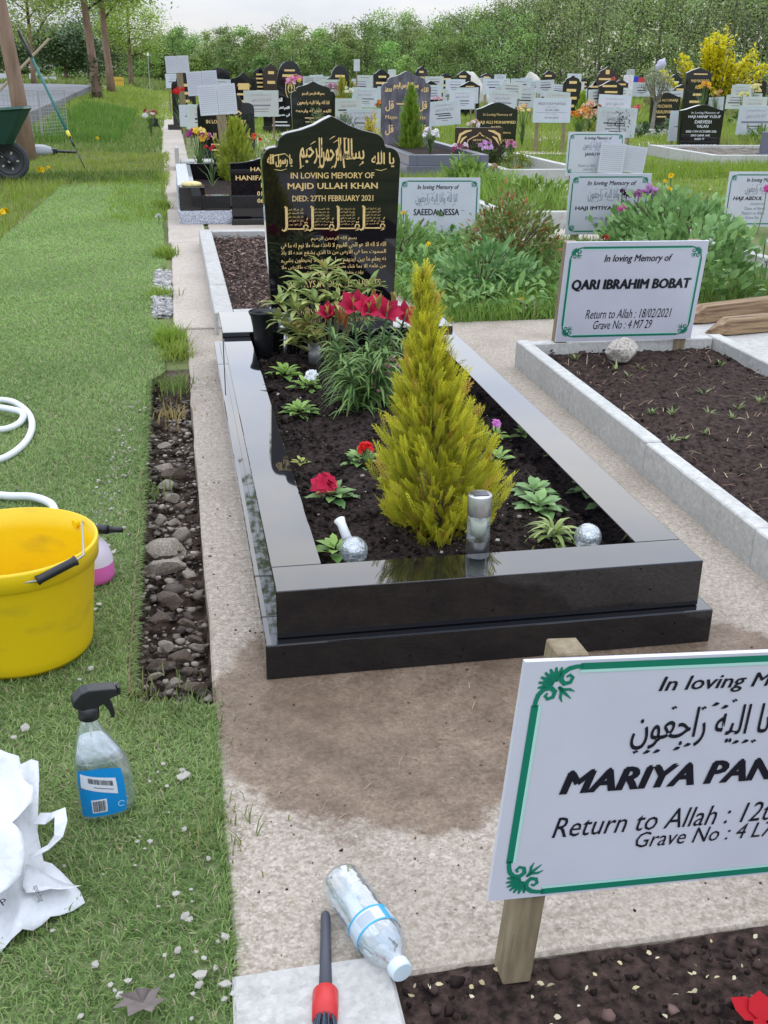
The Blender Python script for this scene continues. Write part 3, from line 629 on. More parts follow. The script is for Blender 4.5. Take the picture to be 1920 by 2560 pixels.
# ------------------------------------------------------------------ memorial signs
INNA = arab('انا لله وانا اليه راجعون')
def ornament(mb, x, z, sx, sz, k):
    def rb(pts, w): mb.ribbon([(x + sx * a * k, z + sz * b * k) for a, b in pts], [q * k for q in w] if hasattr(w, '__len__') else w * k, y=0)
    # a palmette fan in the outer corner, two scrolls that grow out of the border, a leaf spray on the inside
    for i in range(7):
        a = R(-12 + i * 114 / 6); ca, sa = math.cos(a), math.sin(a)
        rb([(.44 - .05 * ca, -.44 + .05 * sa), (.44 - .26 * ca, -.44 + .26 * sa), (.44 - .42 * ca, -.44 + .42 * sa)], [.03, .105, .05])
    rb([(1.02, -.02), (.86, -.03), (.70, -.07), (.56, -.18), (.54, -.34), (.64, -.45), (.78, -.42), (.82, -.30), (.74, -.23), (.67, -.28)], [.10, .11, .12, .13, .13, .12, .10, .09, .08, .06])
    rb([(.02, -1.02), (.03, -.86), (.07, -.70), (.18, -.56), (.34, -.54), (.45, -.64), (.42, -.78), (.30, -.82), (.23, -.74), (.28, -.67)], [.10, .11, .12, .13, .13, .12, .10, .09, .08, .06])
    rb([(.52, -.52), (.64, -.60), (.80, -.60), (.92, -.66)], [.06, .08, .07, .02]); rb([(.52, -.52), (.60, -.64), (.60, -.80), (.66, -.92)], [.06, .08, .07, .02]); rb([(.54, -.54), (.70, -.70), (.86, -.84)], [.05, .08, .02])
def sign(label, loc, w=.594, h=.42, rot=(0, 0, 0), lines=(), detail=2, posts=(-.36, .36), post_drop=.3, post_up=-.008, pw=.045, group='memorial signs', orn=True, inset=(.036, .055)):
    """loc = centre of the board's front; the posts run down to the ground"""
    r_ = thing('memorial_sign', label, 'sign', loc, rot, group)
    bd = MB().box(-w / 2, w / 2, .0008, .008, -h / 2, h / 2).build('board', M_board if detail else random.choice([M_board, M_board, M_board2, M_board3]), r_)
    for px_ in posts:
        MB().box(px_ * w - pw / 2, px_ * w + pw / 2, .009, .009 + pw, -h / 2 - post_drop, h / 2 + post_up).build('post', M_wood, r_, bevel=.002 if detail > 1 else 0, seg=1)
    g = MB(); e = .055 * w; bw = .0075 * w / .5
    x0, x1, z0, z1 = -w / 2 + inset[0] * w, w / 2 - inset[0] * w, -h / 2 + inset[1] * h, h / 2 - inset[1] * h; k = .084 * w
    def rect(mb, a, b, c_, d, y=0): mb.add([(a, y, c_), (b, y, c_), (b, y, d), (a, y, d)], [(0, 1, 2, 3)])
    kk = k * .98 if orn else 0
    for zz in (z0, z1): rect(g, x0 + kk, x1 - kk, zz - bw / 2, zz + bw / 2)
    for xx in (x0, x1): rect(g, xx - bw / 2, xx + bw / 2, z0 + kk, z1 - kk)
    if detail > 1:
        pg = MB()
        for sz, zz in ((1, z0), (-1, z1)): rect(pg, x0 + kk, x1 - kk, zz + sz * bw * .5, zz + sz * bw * .95)
        for sx, xx in ((1, x0), (-1, x1)): rect(pg, xx + min(sx * bw * .5, sx * bw * .95), xx + max(sx * bw * .5, sx * bw * .95), z0 + kk, z1 - kk)
        pg.build('border_line', M_pale_green, bd)
    if orn:
        for sx, xx in ((1, x0), (-1, x1)):
            for sz, zz in ((1, z1), (-1, z0)):
                if detail > 0: ornament(g, xx - sx * .03 * k, zz + sz * .03 * k, sx, sz, k * 1.05)
                else: rect(g, min(xx, xx + sx * k * .6), max(xx, xx + sx * k * .6), min(zz, zz - sz * k * .6), max(zz, zz - sz * k * .6))
    g.build('border', M_green_ink if detail else M_pale_green, bd)
    for s_, u0, u1, v0, v1, *op in lines:
        op = op[0] if op else {}; op = dict(op); grey = op.pop('grey', False); mb = MB()
        if s_ == '#': rect(mb, u0 * w, u1 * w, v0 * h, v1 * h, -.0003)
        else: text(mb, s_, u0 * w, u1 * w, v0 * h, v1 * h, y=-.0003, **op)
        if s_ == INNA and detail:
            dh = (v1 - v0) * h; r2 = random.Random(5)
            for i in range(22):
                x = (u0 + (u1 - u0) * (i + .5) / 22) * w; up_ = r2.random() < .6; z = v1 * h + dh * r2.uniform(-.12, .10) if up_ else v0 * h - dh * r2.uniform(-.02, .12)
                if i % 3: mb.ribbon([(x, z), (x + dh * .09, z + dh * .05), (x + dh * .16, z + dh * .06)], [.002 * w, .009 * w, .002 * w], y=-.0004)
                else: mb.ribbon([(x, z + dh * .05), (x + dh * .03, z), (x + dh * .06, z + dh * .06), (x + dh * .10, z + dh * .02)], .005 * w, y=-.0004)
        mb.build('lettering', M_inkg if grey else M_ink, bd)
    return r_
IT = dict(shear=.22); ITB = dict(shear=.22, bold=.0008)
# the near sign in front, leaning
sign('large near memorial sign leaning in front soil bed, cut off by the right edge', (.507, -.862, .3135), .61, .349, (0, R(4.5), R(2.6)),
     [('In loving Memory of', -.205, .265, .345, .42, dict(shear=.22, bold=.0005)), (INNA, -.245, .25, .125, .29, dict(bold=.0004)), ('MARIYA PAN', -.378, .115, -.045, .048, dict(shear=.22, bold=.0026)),
      ('Return to Allah : 12th', -.381, .156, -.235, -.145, IT), ('Grave No : 4 L7', -.185, .148, -.312, -.242, IT)], 2, posts=(-.395,), post_drop=.155, post_up=.004, pw=.040, group=None, inset=(.034, .024))
sign('upright memorial sign with green scroll border in the neighbouring soil bed', (1.665, 2.222, .318), .594, .42, (R(8.4), 0, R(-2)),
     [('In loving Memory of', -.225, .255, .285, .375, ITB), ('QARI IBRAHIM BOBAT', -.43, .42, .015, .13, dict(bold=.0030, shear=.08)),
      ('Return to Allah : 18/02/2021', -.305, .32, -.265, -.17, IT), ('Grave No : 4 M7 29', -.24, .19, -.375, -.285, IT)], 2, posts=(-.455, .43), post_drop=.11, pw=.05, group=None)

# ------------------------------------------------------------------ things on the main grave
vx, vy = .152, 2.155
v = thing('flower_vase', 'empty black plastic flared grave vase beside the black headstone', 'vase', (vx, vy, .125))
MB().lathe([(.0, .0), (.034, 0), (.036, .004), (.037, .06), (.040, .11), (.047, .15), (.054, .165), (.055, .170), (.053, .171), (.046, .158), (.038, .12), (.035, .06), (.033, .01), (0, .008)], 32).build('body', M_black_pl, v, smooth=True)
def glass_ball(label, loc, r_, mode):
    t = thing('solar_ball_light', label, 'garden light', loc, group='crackle glass ball lights')
    b = bmesh.new(); bmesh.ops.create_icosphere(b, subdivisions=3, radius=r_)
    for q in b.verts: q.co *= 1 + random.uniform(-.012, .012)
    me = bpy.data.meshes.new('globe'); b.to_mesh(me); b.free()
    ob('globe', me, glassy('crackle glass', (.70, .75, .77), .62, .05, .3, 1, 90), t, loc=(0, 0, r_ * .95))
    MB().lathe([(0, -r_ * .2), (r_ * .55, 0), (r_ * .5, r_ * .5), (0, r_ * .7)], 16, (0, 0, r_ * .6)).build('core', mat('silver core', (.7, .72, .72), .3, metal=.8, bump=.6, bscale=200), t, smooth=True)
    if mode == 'stem': MB().tube([(-.012, .02, r_ * 1.6), (-.02, .045, r_ * 2.35), (-.024, .055, r_ * 2.6)], [.011, .010, .013], 12).build('stem', mat('white plastic', (.75, .76, .76), .4), t, smooth=True)
    MB().tube([(0, 0, -.07), (0, 0, .01)], .009, 8).build('spike', M_metal, t)
    if mode != 'stem': MB().lathe([(0, 0), (r_ * .8, 0), (r_ * .82, r_ * .28), (r_ * .7, r_ * .30), (0, r_ * .30)], 20).build('collar', M_metal, t, smooth=True)
    return t
glass_ball('crackle glass ball light with white stem lying in the front left corner of the grave', tuple(at(885, 1372, .19) - [0, 0, .033]), .031, 'stem')
glass_ball('crackle glass ball light in the front right corner of the grave', tuple(at(1470, 1338, .19) - [0, 0, .033]), .031, 'collar')
t = thing('solar_stake_light', 'frosted ball light on a metal stake beside the black vase', 'garden light', (.226, 2.10, .11))
MB().tube([(0, 0, -.02), (.002, 0, .05), (.008, 0, .115)], [.008, .008, .009], 12).build('stake', M_metal, t, smooth=True)
MB().lathe([(.010, .108), (.026, .125), (.029, .135), (.029, .142), (.024, .143)], 20, (.008, 0, 0)).build('collar', M_metal, t, smooth=True)
MB().lathe([(.026, .14)] + [(.030 * math.sin(a), .160 - .030 * math.cos(a)) for a in np.linspace(.9, math.pi, 10)], 24, (.008, 0, 0)).build('globe', glassy('frosted glass', (.45, .47, .48), .25, .2), t, smooth=True)
t = thing('solar_tube_light', 'clear ribbed tube light with steel cap standing behind the front kerb', 'garden light', tuple(at(1195, 1346, .148)))
MB().lathe([(0, 0), (.0255, 0), (.0255, .060), (.024, .062)], 28).build('tube', glassy('clear ribbed plastic', (.70, .72, .66), .78, .06, .25, .3, 40), t, smooth=True)
MB().lathe([(0, .010), (.018, .010), (.017, .045), (0, .050)], 16).build('lens', mat('pale lens', (.72, .74, .60), .3), t, smooth=True)
MB().lathe([(.0262, .058), (.0265, .060), (.0265, .102), (.0255, .104), (0, .104)], 28).build('cap', M_metal, t, smooth=True)
MB().box(-.017, .017, -.013, .013, .1042, .1055).build('solar_panel', mat('solar cell', (.02, .02, .05), .2), t)
MB().lathe([(0, -.09), (.012, -.09), (.0255, -.03), (.0255, .0)], 20).build('foot', M_metal, t)

# golden conifer -------------------------------------------------------------
def frond():                     # one flat spray: a rib with alternating feathery side shoots
    V = []; T = []
    def seg(a, b, w):
        a = np.array(a, float); b = np.array(b, float); d = (b - a) / (np.linalg.norm(b - a) + 1e-9); s = np.array([-d[1], d[0], 0]) * w
        k = len(V); V.extend([a - s, a + s, b]); T.append((k, k + 1, k + 2))
    seg((0, 0, 0), (1, 0, 0), .022)
    for i in range(7):
        t_ = .12 + .12 * i; ln_ = .40 * (1 - .55 * t_)
        for sg in (-1, 1):
            p0 = (t_ + .03 * sg, 0, 0); p1 = (t_ + .03 * sg + ln_ * .8, sg * ln_ * .62, .05); seg(p0, p1, .019)
            for q in (.35, .65):
                a = (p0[0] + (p1[0] - p0[0]) * q, p1[1] * q, .05 * q)
                seg(a, (a[0] + .12, a[1] + sg * .015, .06), .015); seg(a, (a[0] + .05, a[1] + sg * .10, .06), .015)
    return np.array(V), np.array(T)
FROND = frond()
def conifer(label, base, h, rad, n, cols, name='conifer', lz=.05, fl=.10, shape=None, group=None, tip=True, m=None, lean=0.):
    t = thing(name, label, 'conifer', base, group=group)
    MB().tube([(0, 0, -.02), (lean * .4, 0, h * .5), (lean * .95, .004, h * .93)], [h * .022, h * .014, h * .004], 8).build('trunk', M_bark_dk, t)
    u = rng.random(n) ** 1.25; prof = shape or (lambda q: np.interp(q, [0, .08, .2, .35, .6, .8, 1], [.5, .84, 1, .86, .48, .21, .03]))
    a = rng.uniform(0, 2 * math.pi, n); lump = 1 + .16 * np.sin(a * 3 + u * 9) + .14 * np.sin(a * 5 - u * 23) + .09 * np.sin(a * 9 + u * 41)
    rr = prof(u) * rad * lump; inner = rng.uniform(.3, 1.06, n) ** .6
    O = np.c_[np.cos(a) * rr * inner, np.sin(a) * rr * inner, lz * h + u * h * (1 - lz) * .9]
    d = np.c_[np.cos(a) * .75, np.sin(a) * .75, rng.uniform(.35, 1.3, n) + u * .9] + rng.normal(0, .22, (n, 3))
    O -= unit(d) * fl * .75; O[:, 0] += lean * u ** 1.3
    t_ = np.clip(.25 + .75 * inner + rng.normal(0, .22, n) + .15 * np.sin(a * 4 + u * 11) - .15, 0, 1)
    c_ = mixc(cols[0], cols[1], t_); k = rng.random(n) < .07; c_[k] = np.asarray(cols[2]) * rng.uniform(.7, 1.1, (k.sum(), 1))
    S_ = SC(); tang = np.c_[-np.sin(a), np.cos(a), np.zeros(n)]
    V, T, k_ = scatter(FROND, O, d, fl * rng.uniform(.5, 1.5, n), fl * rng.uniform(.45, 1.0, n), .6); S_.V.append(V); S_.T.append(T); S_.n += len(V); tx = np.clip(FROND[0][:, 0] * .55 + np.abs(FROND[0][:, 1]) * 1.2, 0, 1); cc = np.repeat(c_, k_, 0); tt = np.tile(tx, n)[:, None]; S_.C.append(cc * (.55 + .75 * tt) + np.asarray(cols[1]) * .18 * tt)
    S_.build('foliage', m or M_leaf, t, kind='stuff')
    tw = MB()
    for i in range(26): q = O[rng.integers(0, n)]; tw.tube([(0, 0, max(.01, q[2] - rad * .6)), tuple(q * [.5, .5, .9]), tuple(q)], [.003, .002, .001], 4)
    tw.build('twigs', mat('conifer twig', (.20, .10, .05), .8), t); return t
GC = ((.05, .105, .008), (.72, .68, .055), (.66, .38, .09))
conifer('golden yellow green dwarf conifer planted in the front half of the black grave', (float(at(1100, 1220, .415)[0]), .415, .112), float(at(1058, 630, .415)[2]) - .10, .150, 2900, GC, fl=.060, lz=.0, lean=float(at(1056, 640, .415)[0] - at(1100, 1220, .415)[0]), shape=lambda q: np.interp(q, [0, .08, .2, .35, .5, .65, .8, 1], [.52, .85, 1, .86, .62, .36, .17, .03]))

def petals(S, C_, N_, size, col, k=5, w=.85, tilt=.28, tpl=None):       # open florets: k petals round each normal
    C_ = np.asarray(C_, float); N_ = unit(np.asarray(N_, float)); n = len(C_); e1 = unit(np.cross(N_, rdir(n, -.6, .6))); e2 = np.cross(N_, e1)
    for j in range(k):
        a = 2 * math.pi * j / k; S.add(tpl or LEAF, C_, e1 * math.cos(a) + e2 * math.sin(a) + N_ * tilt, size, np.asarray(size) * w, np.asarray(col) * rng.uniform(.85, 1.15, (n, 1)), 0, up=N_)
# lilies --------------------------------------------------------------------
def arc_stem(p, q, lean=.02, n=6):
    p = Vector(p); q = Vector(q); return [p.lerp(q, i / n) + Vector((lean * math.sin(math.pi * i / n), 0, 0)) for i in range(n + 1)]
lil = thing('lily_clump', 'clump of dark pink lilies with narrow drooping leaves before the headstone', 'lilies', (.42, 1.42, .115))
lo_ = np.array([.42, 1.42, .115])
blooms = [(819, 784, 1.50), (884, 762, 1.52), (922, 770, 1.50), (968, 780, 1.46), (1014, 790, 1.55)]
S_ = SC(); st = MB()
tips = [at(*b) - lo_ for b in blooms] + [np.array([rng.uniform(-.12, .17), rng.uniform(-.12, .16), rng.uniform(.16, .27)]) for _ in range(15)]
for i, tp in enumerate(tips):
    b0 = np.array([tp[0] * .45 + rng.normal(0, .012), tp[1] * .45 + rng.normal(0, .02), 0])
    st.tube([b0, b0 * .4 + tp * .6 * np.array([.9, .9, 1]), tp], [.0045, .004, .003], 6)
    n = 44 if i > 4 else 34; u = rng.uniform(.10, 1, n) if i > 4 else rng.uniform(.15, .9, n); a = rng.uniform(0, 6.28, n)
    O = b0[None] * (1 - u[:, None]) + tp[None] * u[:, None]
    d = np.c_[np.cos(a), np.sin(a), rng.uniform(.15, .8, n) + u * .4]
    S_.add(STRAP, O, d, rng.uniform(.06, .115, n) * (1.15 - .35 * u), rng.uniform(.009, .014, n), mixc((.06, .14, .03), (.29, .43, .13), np.clip(rng.normal(.45, .3, n), 0, 1)))
PETAL = (np.array([(0, 0, 0), (.35, -.40, .05), (.4, 0, -.02), (.35, .40, .05), (.75, -.30, -.02), (.78, 0, -.05), (.75, .30, -.02), (1.02, 0, -.22)]), LEAF[1])
for i, (x, y, Y) in enumerate(blooms):
    c_ = at(x, y, Y) - lo_; a = np.arange(6) * math.pi / 3 + i; ax = unit(np.array([[.15 * (i - 2), -.55, .65]]))[0]; S2 = SC()
    e1 = unit(np.cross(ax, (0, 1, .2))); e2 = np.cross(ax, e1); op = .85 if i > 0 else .4
    d = ax[None] * 1.0 + (np.cos(a)[:, None] * e1 + np.sin(a)[:, None] * e2) * op
    S2.add(PETAL, np.repeat(c_[None] - ax[None] * .025, 6, 0), d, .066 if i else .056, np.where(np.arange(6) % 2, .048, .062), np.array([(.46, .012, .055), (.35, .008, .042)])[np.arange(6) % 2] * (1.0 if i != 2 else 1.3), up=ax)
    S2.add(BLADE, np.repeat(c_[None], 5, 0), ax[None] + rng.normal(0, .25, (5, 3)), .045, .004, (.55, .5, .15)); S2.build('bloom', M_petal, lil)
for (x, y, Y) in ((850, 790, 1.5), (935, 745, 1.56), (985, 750, 1.5), (945, 755, 1.45), (862, 800, 1.5)):          # closed buds
    c_ = at(x, y, Y) - lo_; S2 = SC(); S2.add(LEAF, np.repeat(c_[None] - [[0, 0, .03]], 4, 0), np.c_[rng.normal(0, .12, (4, 2)), np.ones(4)], .06, .022, mixc((.40, .05, .04), (.34, .36, .10), rng.random(4))); S2.build('bud', M_petal, lil)
st.build('stem', mat('lily stem', (.06, .12, .04), .6), lil); S_.build('leaf', M_leaf, lil, kind='stuff')

# rhododendron in a steel pot ------------------------------------------------
rh = thing('rhododendron', 'yellowing green rhododendron bush in front of the headstone lettering', 'shrub', (.40, 2.06, .115)); ro = np.array([.40, 2.06, .115])
S_ = SC(); st = MB()
ros = [(735, 715, 2.05), (700, 745, 2.05), (760, 690, 2.08), (818, 660, 2.1), (812, 690, 2.0), (865, 690, 2.1), (905, 715, 2.06), (930, 700, 2.08), (745, 760, 1.98), (790, 740, 1.95), (842, 735, 1.95), (720, 800, 1.98), (770, 790, 1.93), (885, 750, 2.0), (700, 780, 2.0), (840, 775, 1.9), (750, 820, 1.92), (790, 830, 1.9), (735, 845, 1.95)]
for i, (x, y, Y) in enumerate(ros):
    c_ = at(x, y + 16, Y) - ro; st.tube([(c_[0] * .12, c_[1] * .3, 0), (c_[0] * .55, c_[1] * .6, c_[2] * .55), tuple(c_)], [.006, .004, .003], 6)
    n = 14; a = rng.uniform(0, 6.28, n); d = np.c_[np.cos(a), np.sin(a), rng.uniform(-.25, 1.0, n)]
    col = mixc((.15, .24, .06), (.52, .56, .19), np.clip(rng.normal(.5, .25, n), 0, 1)); k = rng.random(n) < (.06 if i < 10 else .3); col[k] = (.48, .40, .15)
    leaf_parts(rh, np.repeat(c_[None], n, 0) + rng.normal(0, .006, (n, 3)), d, rng.uniform(.06, .10, n), rng.uniform(.018, .027, n), col)
st.build('stem', mat('rhododendron stem', (.16, .17, .06), .7), rh)
t = thing('metal_pot', 'slim grey metal pot standing behind the lilies', 'pot', (.33, 1.99, .11))
MB().lathe([(0, 0), (.024, 0), (.027, .09), (.026, .09), (.023, .005), (0, .004)], 20).build('body', mat('dull zinc', (.30, .30, .31), .45, metal=.7, var=.2, vscale=20), t, smooth=True)

# bedding plants -------------------------------------------------------------
def rosette(label, px_, py_, r_, nleaf=16, bloom=None, bcol=None, lw=.45, col=((.07, .15, .03), (.24, .36, .08)), z0=.122, strap=False, boff=(0, 0, .02), group='bedding plants on the grave', up=.5, bn=14, cat='bedding plant', bsize=.02):
    q = gp(px_, py_, z0 + .01); t = thing('bedding_plant', label, cat, (q[0], q[1], z0), group=group); S_ = SC(); n = nleaf
    a = np.arange(n) * 2.4 + rng.normal(0, .2, n); u = np.linspace(0, 1, n)
    d = np.c_[np.cos(a), np.sin(a), up * (.25 + 1.6 * u ** 1.5)]
    r_ *= 1.5; ln_ = r_ * (1.05 - .5 * u)
    leaf_parts(t, np.c_[np.cos(a) * r_ * .1, np.sin(a) * r_ * .1, u * r_ * .35], d, ln_, ln_ * (lw * 1.15 if not strap else lw * .5), 1.5 * mixc(col[0], col[1], np.clip(.25 + .6 * u + rng.normal(0, .15, n), 0, 1)), STRAP if strap else LEAF)
    if bloom:
        S2 = SC(); c_ = np.array(boff, float); n = bn
        n = max(3, bn // 3); d = unit(rdir(n, .1, 1) + [[0, -.5, .2]]); petals(S2, c_[None] + d * bsize * .55, d, bsize * .85, np.asarray(bcol) * 1.1, 6)
        S2.build('flower', M_petal, t)
        MB().tube([(0, 0, 0), tuple(c_)], .0025, 6).build('stalk', mat('stalk', (.10, .18, .05), .6), t)
    return t
rosette('leafy green bedding plant nearest the ball light on its stake', 712, 935, .050, 16)
rosette('bedding plant with a white flower beside the lily leaves', 765, 968, .048, 16, 1, (.78, .80, .80), boff=(.025, .02, .038), bsize=.028)
rosette('bright green primrose rosette without flowers left of the lilies', 750, 1030, .046, 22)
rosette('tiny yellowish seedling on the dark soil left of the red primrose', 752, 1152, .022, 8, col=((.10, .16, .03), (.36, .36, .08)))
rosette('primrose with a bright red flower cluster beside the conifer', 905, 1155, .046, 20, 1, (.62, .012, .010), col=((.05, .12, .03), (.20, .31, .09)), boff=(.012, .01, .042), bsize=.024, bn=22)
rosette('small green plant half hidden at the left edge of the conifer', 975, 1195, .030, 10)
rosette('bedding plant with a crimson pink flower near the left kerb', 832, 1240, .046, 20, 1, (.58, .02, .07), col=((.06, .14, .04), (.24, .36, .12)), boff=(-.022, .012, .034), bsize=.036, bn=16)
rosette('leafy plant beside the glass ball in the front left corner', 838, 1375, .040, 14, lw=.5)
rosette('green bedding plant by the right inner kerb, farther of a pair', 1333, 1228, .042, 16, col=((.06, .14, .04), (.22, .34, .12)), lw=.6)
rosette('green bedding plant by the right inner kerb, nearer of a pair', 1348, 1265, .046, 18, col=((.06, .14, .04), (.22, .34, .12)), lw=.6)
rosette('strap leaved green plant beside the right glass ball', 1385, 1340, .060, 34, col=((.05, .11, .02), (.28, .33, .10)), strap=True, lw=.42, up=.9)
rosette('small plant with one pink flower beside the right kerb', 1240, 1085, .030, 9, 1, (.66, .22, .58), boff=(-.004, 0, .04), bsize=.018, bn=7)
rosette('low green plant peeping out right of the conifer', 1245, 1145, .038, 12)
rosette('flowering pinks clump with small pale pink flowers among the lily leaves', 940, 960, .07, 34, strap=True, col=((.03, .07, .04), (.10, .17, .10)), up=1.6)
S_ = SC(); q0 = np.array([.47, 1.38, .25]); n = 34; O = q0 + rng.normal(0, 1, (n, 3)) * (.035, .03, .03); d = rdir(n, .1, .9)
for j in range(5): S_.add(LEAF2, O, d + rdir(n, -.5, .5) * 1.2, .012, .010, mixc((.55, .12, .22), (.80, .55, .58), rng.random(n)))
t = thing('pinks_flowers', 'spray of tiny pale pink flowers showing between the lily leaves', 'flowers', tuple(q0)); o = S_.build('flower', M_petal, t, kind='stuff'); o.location = tuple(-q0)
mbs = MB()
for p_ in O[:16]: mbs.tube([(.43, 1.36, .13), tuple((p_ + np.array([.43, 1.36, .13])) / 2 + [0, 0, .02]), tuple(p_)], .0012, 4)
o = mbs.build('stalk', mat('stalk', (.10, .18, .05), .6), t); o.location = tuple(-q0)

# ------------------------------------------------------------------ things on the turf
M_yel = mat('yellow bucket plastic', (.58, .40, .02), .38, col2=(.80, .55, .006), vscale=7, spec=.45, bump=.12, bscale=30, bdist=.003, stretch=(1, 1, 2.2), detail=10, lo=.28, hi=.46)
bx, by = -.525, .195
bk = thing('bucket', 'yellow builders bucket with wire handle and black grip on the turf', 'bucket', (bx, by, .004))
pr = [(0, .006), (.134, .006), (.140, 0), (.146, .012), (.148, .03), (.166, .200), (.167, .202), (.1745, .206), (.177, .242), (.1755, .247), (.171, .247), (.164, .200), (.145, .03), (.14, .014), (0, .014)]
MB().lathe(pr, 64).build('shell', M_yel, bk, smooth=False)
for f_ in bk.children[0].data.polygons: f_.use_smooth = True
def bpt(a, r_=.178, z=.235): return (r_ * math.cos(a), r_ * math.sin(a), z)
e1, e2 = R(42), R(222)
for e in (e1, e2): MB().tube([(.160 * math.cos(e), .160 * math.sin(e), .228), (.190 * math.cos(e), .190 * math.sin(e), .228)], .009, 10).build('handle_ear', M_yel, bk)
grip0 = np.array(at(92, 1452, .03)) - [bx, by, .004]; grip1 = np.array(at(192, 1400, .06)) - [bx, by, .004]
ea = np.array([.182 * math.cos(e1), .182 * math.sin(e1), .232]); eb = np.array([.182 * math.cos(e2), .182 * math.sin(e2), .232])
MB().tube([ea, ea * .75 + grip1 * .25 + [.004, -.02, .012], ea * .35 + grip1 * .65 + [.010, -.006, .014], grip1 + [.012, .012, .004], grip1, grip0, grip0 + [-.04, -.004, -.002], (grip0 + eb) / 2 + [-.01, -.03, 0], eb], .0022, 6).build('wire_handle', M_wire, bk, smooth=True)
gv = grip1 - grip0
MB().tube([grip0 + gv * q for q in (0, .03, .1, .9, .97, 1)], [.0095, .0105, .0088, .0088, .0105, .0095], 14).build('grip', M_black_pl, bk, smooth=True)
# pump sprayer with pink liquid behind the bucket
sx, sy = -.398, .50
sp = thing('pump_sprayer', 'small pressure sprayer holding pink liquid behind the yellow bucket', 'sprayer', (sx, sy, .004))
MB().lathe([(0, 0), (.042, 0), (.050, .006), (.052, .02), (.0505, .048)], 32).build('liquid', mat('pink liquid', (.80, .16, .52), .25, spec=.5), sp, smooth=True)
MB().lathe([(.0507, .0482), (.048, .066), (.040, .088), (.028, .104), (.022, .112), (.020, .120), (0, .121)], 32).build('bottle', mat('milky plastic', (.74, .66, .76), .35, spec=.5), sp, smooth=True)
MB().lathe([(.0, .1215), (.024, .1215), (.024, .136), (.016, .141), (0, .142)], 20).build('cap', M_black_pl, sp, smooth=True)
MB().tube([(0, 0, .128), (.03, -.004, .131), (.045, -.006, .130)], [.013, .012, .012], 12).build('nozzle', M_black_pl, sp, smooth=True)
MB().tube([(.0453, -.006, .130), (.062, -.008, .129), (.080, -.010, .128)], [.010, .007, .006], 12).build('nozzle_tip', M_black_pl, sp, smooth=True)
# white hose
def smooth_path(P, k=8):
    P = [Vector(q) for q in P]; out = []
    for i in range(len(P) - 1):
        p0, p1, p2, p3 = P[max(i - 1, 0)], P[i], P[i + 1], P[min(i + 2, len(P) - 1)]
        for j in range(k):
            t = j / k; out.append(.5 * ((2 * p1) + (p2 - p0) * t + (2 * p0 - 5 * p1 + 4 * p2 - p3) * t * t + (3 * p1 - p0 - 3 * p2 + p3) * t ** 3))
    return out + [P[-1]]
hp = [(-60, 1160, .012), (10, 1145, .012), (60, 1110, .012), (80, 1070, .014), (72, 1035, .024), (40, 1008, .02), (0, 1000, .014), (-60, 1005, .014), (-100, 1030, .014), (-60, 1062, .014), (0, 1074, .014), (45, 1060, .014), (58, 1035, .036), (30, 1024, .036), (-20, 1020, .036), (-90, 1040, .036), (-110, 1100, .014), (-60, 1180, .014), (-20, 1230, .014), (20, 1240, .016), (80, 1242, .02), (125, 1258, .02), (137, 1280, .014), (128, 1300, .012), (90, 1320, .012), (40, 1330, .012)]
MB().tube(smooth_path([gp(a, b, c_) for a, b, c_ in hp]), .0115, 10).build('hose', mat('white hose', (.72, .75, .76), .4, spec=.4), smooth=True, label='white coiled garden hose on the turf behind the yellow bucket', cat='hose')

# spray bottle ---------------------------------------------------------------
sb = thing('spray_bottle', 'clear trigger spray bottle with blue label and black head on the turf', 'spray bottle', (-.322, -.398, .003), (R(0), R(2.5), R(14)))
sec = [(0, .0, .036, .020), (.006, .0, .043, .024), (.03, .001, .046, .026), (.07, -.002, .046, .026), (.105, -.006, .042, .025), (.125, -.011, .035, .023), (.142, -.015, .028, .020), (.158, -.018, .022, .017), (.172, -.020, .016, .0145), (.182, -.020, .0135, .0135), (.19, -.020, .0135, .0135)]
def loft(sec, n=28, e=2.6):
    V = []; F = []
    for z, cx, a, b in sec:
        for k in range(n):
            t_ = 2 * math.pi * k / n; c_, s_ = math.cos(t_), math.sin(t_)
            V.append((cx + a * abs(c_) ** (2 / e) * (1 if c_ >= 0 else -1), b * abs(s_) ** (2 / e) * (1 if s_ >= 0 else -1), z))
    for i in range(len(sec) - 1):
        for k in range(n): F.append((i * n + k, i * n + (k + 1) % n, (i + 1) * n + (k + 1) % n, (i + 1) * n + k))
    F.append(tuple(range(n - 1, -1, -1))); return V, F
V_, F_ = loft(sec); MB().add(V_, F_).build('body', glassy('clear bottle plastic', (.66, .72, .75), .86, .04, .2, .12, 25), sb, smooth=True)
s2 = [(z, cx, a - .003, b - .003) for z, cx, a, b in sec[1:5]] + [(.112, -.008, .037, .021)]; V_, F_ = loft(s2)
MB().add(V_, F_ + [tuple(len(V_) - 28 + k for k in range(28))]).build('liquid', glassy('clear liquid', (.55, .62, .66), .86, .03, .3, .05, 10), sb, smooth=True)
s3 = [(.1125, -.008, .037, .021), (.125, -.011, .031, .0195), (.142, -.015, .024, .016), (.150, -.017, .020, .014)]; V_, F_ = loft(s3); MB().add(V_, F_ + [tuple(len(V_) - 28 + k for k in range(28))]).build('foam', mat('white foam', (.80, .83, .86), .7, bump=.4, bscale=120), sb, smooth=True)
lab = MB(); zs_ = [.012, .03, .07, .098]                     # label wraps the front
def skin(z, u, off=.0006):
    cx = np.interp(z, [s[0] for s in sec], [s[1] for s in sec]); a = np.interp(z, [s[0] for s in sec], [s[2] for s in sec]); b = np.interp(z, [s[0] for s in sec], [s[3] for s in sec])
    x = u * a; y = -b * (1 - abs(u) ** 2.6) ** (1 / 2.6); return (cx + x, y - off, z)
